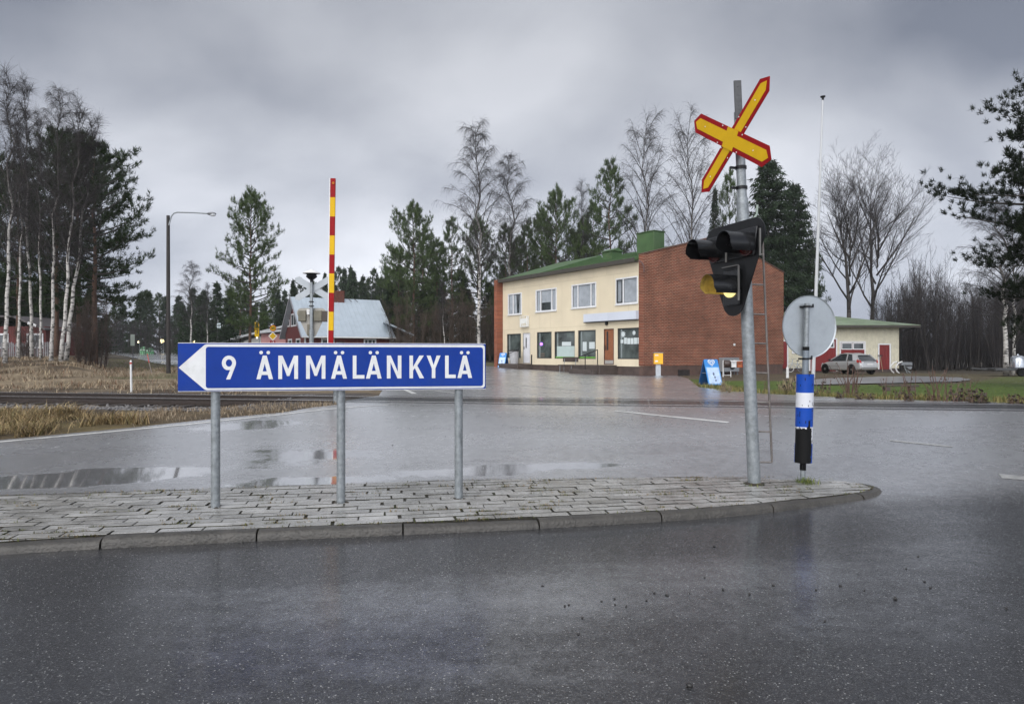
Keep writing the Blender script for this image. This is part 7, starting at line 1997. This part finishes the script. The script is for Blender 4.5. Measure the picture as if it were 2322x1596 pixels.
for k, vx, vy, hpx in (('tussock', 1795, 890, 36), ('tussock', 1775, 888, 24), ('stalk', 1737, 882, 40), ('spray', 1862, 893, 44), ('leafy', 1850, 896, 22), ('spray', 1880, 894, 38), ('brush', 1928, 898, 72), ('leafy', 1905, 901, 24), ('leafy', 1948, 903, 26), ('leafy', 1975, 904, 22), ('stalk', 2012, 900, 50),
                       ('spray', 2040, 904, 40), ('leafy', 2060, 907, 30), ('stalk', 2066, 903, 66), ('stalk', 2122, 907, 78), ('stalk', 2140, 908, 70), ('spray', 2168, 909, 46), ('leafy', 2170, 907, 40), ('leafy', 2212, 911, 44), ('leafy', 2228, 911, 32), ('leafy', 2300, 914, 32), ('leafy', 2325, 915, 26), ('spray', 2105, 906, 36), ('stalk', 2190, 908, 58)):
    q_ = gp(vx, vy + 2); s_ = 1.28*hpx/F*q_.y/WK[k][0]
    r_ = thing('dead_weed', WL[k], 'weed', (q_.x, q_.y, q_.z - .03), random.uniform(0, 6.28), 'dead weeds along the lawn edge' if k not in ('brush',) else None); r_.scale = (s_*1.05, s_*1.05, s_)
    for nm, me in zip(('stem', 'foliage'), WK[k][1]): link(nm, me, r_)
for vx, vy, hp in ((1640, 888, 34), (1655, 890, 22), (700, 918, 14), (660, 925, 12)):
    q_ = gp(vx, vy); s_ = hp/F*q_.y/.55
    r_ = thing('dead_weed', 'pale dry weed tuft before the larger blue sandwich board' if vx > 1000 else 'small pale weed tuft on the verge behind the blue sign', 'weed', (q_.x, q_.y, q_.z - .03), rnd(0, 6), 'pale weed tufts by the road'); r_.scale = (s_*.6, s_*.6, s_)
    for nm, me in zip(('stem', 'foliage'), WK['tussock'][1]): link(nm, me, r_)
# ballast stones beside the rails
def stones(n, fn, s0, s1):
    ico = [(0,0,1),(.894,0,.447),(.276,.851,.447),(-.724,.526,.447),(-.724,-.526,.447),(.276,-.851,.447),(.724,.526,-.447),(-.276,.851,-.447),(-.894,0,-.447),(-.276,-.851,-.447),(.724,-.526,-.447),(0,0,-1)]
    fi = [(0,1,2),(0,2,3),(0,3,4),(0,4,5),(0,5,1),(1,6,2),(2,7,3),(3,8,4),(4,9,5),(5,10,1),(6,7,2),(7,8,3),(8,9,4),(9,10,5),(10,6,1),(11,7,6),(11,8,7),(11,9,8),(11,10,9),(11,6,10)]
    I = np.array(ico); V = []; Fc = []
    for i in range(n):
        p = fn(); s = rnd(s0, s1); v = I*(np.array([1, rnd(.6, 1), rnd(.45, .8)])*s)*(1 + .22*rng.normal(size=(12, 1))); a = rnd(0, 6.28); c, sn = math.cos(a), math.sin(a)
        v = np.stack([v[:, 0]*c - v[:, 1]*sn, v[:, 0]*sn + v[:, 1]*c, v[:, 2]], 1) + np.array(p); V.append(v); Fc.append(np.array(fi) + 12*i)
    return np.concatenate(V), np.concatenate(Fc)
random.seed(31)
def bal():
    s = rnd(-22, -9.0); q = random.choice((rnd(-1.6, -.15), rnd(-2.4, -.9), rnd(.1, 1.5), rnd(1.7, 3.0))); p = tp(s, q, 0); return (p.x, p.y, hf(p.x, p.y) - .02)
V, Fc = stones(2600, bal, .02, .055)
o = link('ballast', npmesh('ballast', V, Fc, mat('ballast_stone', (.125, .118, .115), .6, 0, .5, 3))); st(o, 'grey ballast stones along the railway track left of the road', 'gravel')
PEB = mat('dark_pebble', (.018, .017, .016), .45, 0, .4, 20)
random.seed(77)
pbl = [(1281, 1375), (1290, 1373), (1320, 1402), (1364, 1364), (1312, 1440), (1394, 1360), (1466, 1362), (1484, 1346), (1512, 1350), (1563, 1345), (1640, 1338), (1700, 1348), (1754, 1328), (1850, 1338), (2030, 1359), (2097, 1320), (2282, 1380), (2055, 1290), (2082, 1262), (1564, 1556), (1145, 983), (1960, 1340), (1420, 1375), (1395, 1372), (1598, 1310), (1905, 1330), (2110, 1333), (1620, 1240), (1230, 1330), (1870, 1410), (890, 1010), (1010, 990)]
for vx, vy in pbl:
    q_ = gp(vx, vy); me_v, me_f = stones(1, lambda: (0, 0, .004), .008, .0135 if vy < 1500 else .016)
    if vx in (2030, 1564): me_v *= 1.35
    o = link('pebble', npmesh('pebble', me_v, me_f, PEB)); o.location = q_
    tag(o, 'small dark pebble lying on the wet asphalt', 'pebble', 'pebbles on the wet road')
q_ = gp(765, 1102); b = MB()
b.add([(0, 0, .006), (.03, .012, .02), (.06, .0, .008), (.03, -.018, .012)], [(0, 1, 2, 3)])
o = b.build('fallen_leaf', mat('red_leaf', (.30, .035, .015), .5, 0, .2, 9)); o.location = q_; tag(o, 'small red fallen leaf on the water edge behind the middle sign post', 'leaf')

# ================================================================== HAZE
b = MB(); b.box(-930, 930, -320, 1120, -3.0, 34.0)
hz_ = b.build('haze', [], None, smooth=False)
hm = bpy.data.materials.new('thin_haze'); hm.use_nodes = True
for n in list(hm.node_tree.nodes):
    if n.type != 'OUTPUT_MATERIAL': hm.node_tree.nodes.remove(n)
pv = hm.node_tree.nodes.new('ShaderNodeVolumePrincipled')
pv.inputs['Color'].default_value = (.90, .93, .97, 1); pv.inputs['Density'].default_value = 0.0003; pv.inputs['Anisotropy'].default_value = 0.0
hm.node_tree.links.new(pv.outputs[0], [n for n in hm.node_tree.nodes if n.type == 'OUTPUT_MATERIAL'][0].inputs['Volume'])
hz_.data.materials.append(hm)
tag(hz_, 'thin pale rain haze over the whole place', 'haze', None, 'stuff')
SC.cycles.volume_bounces = 0
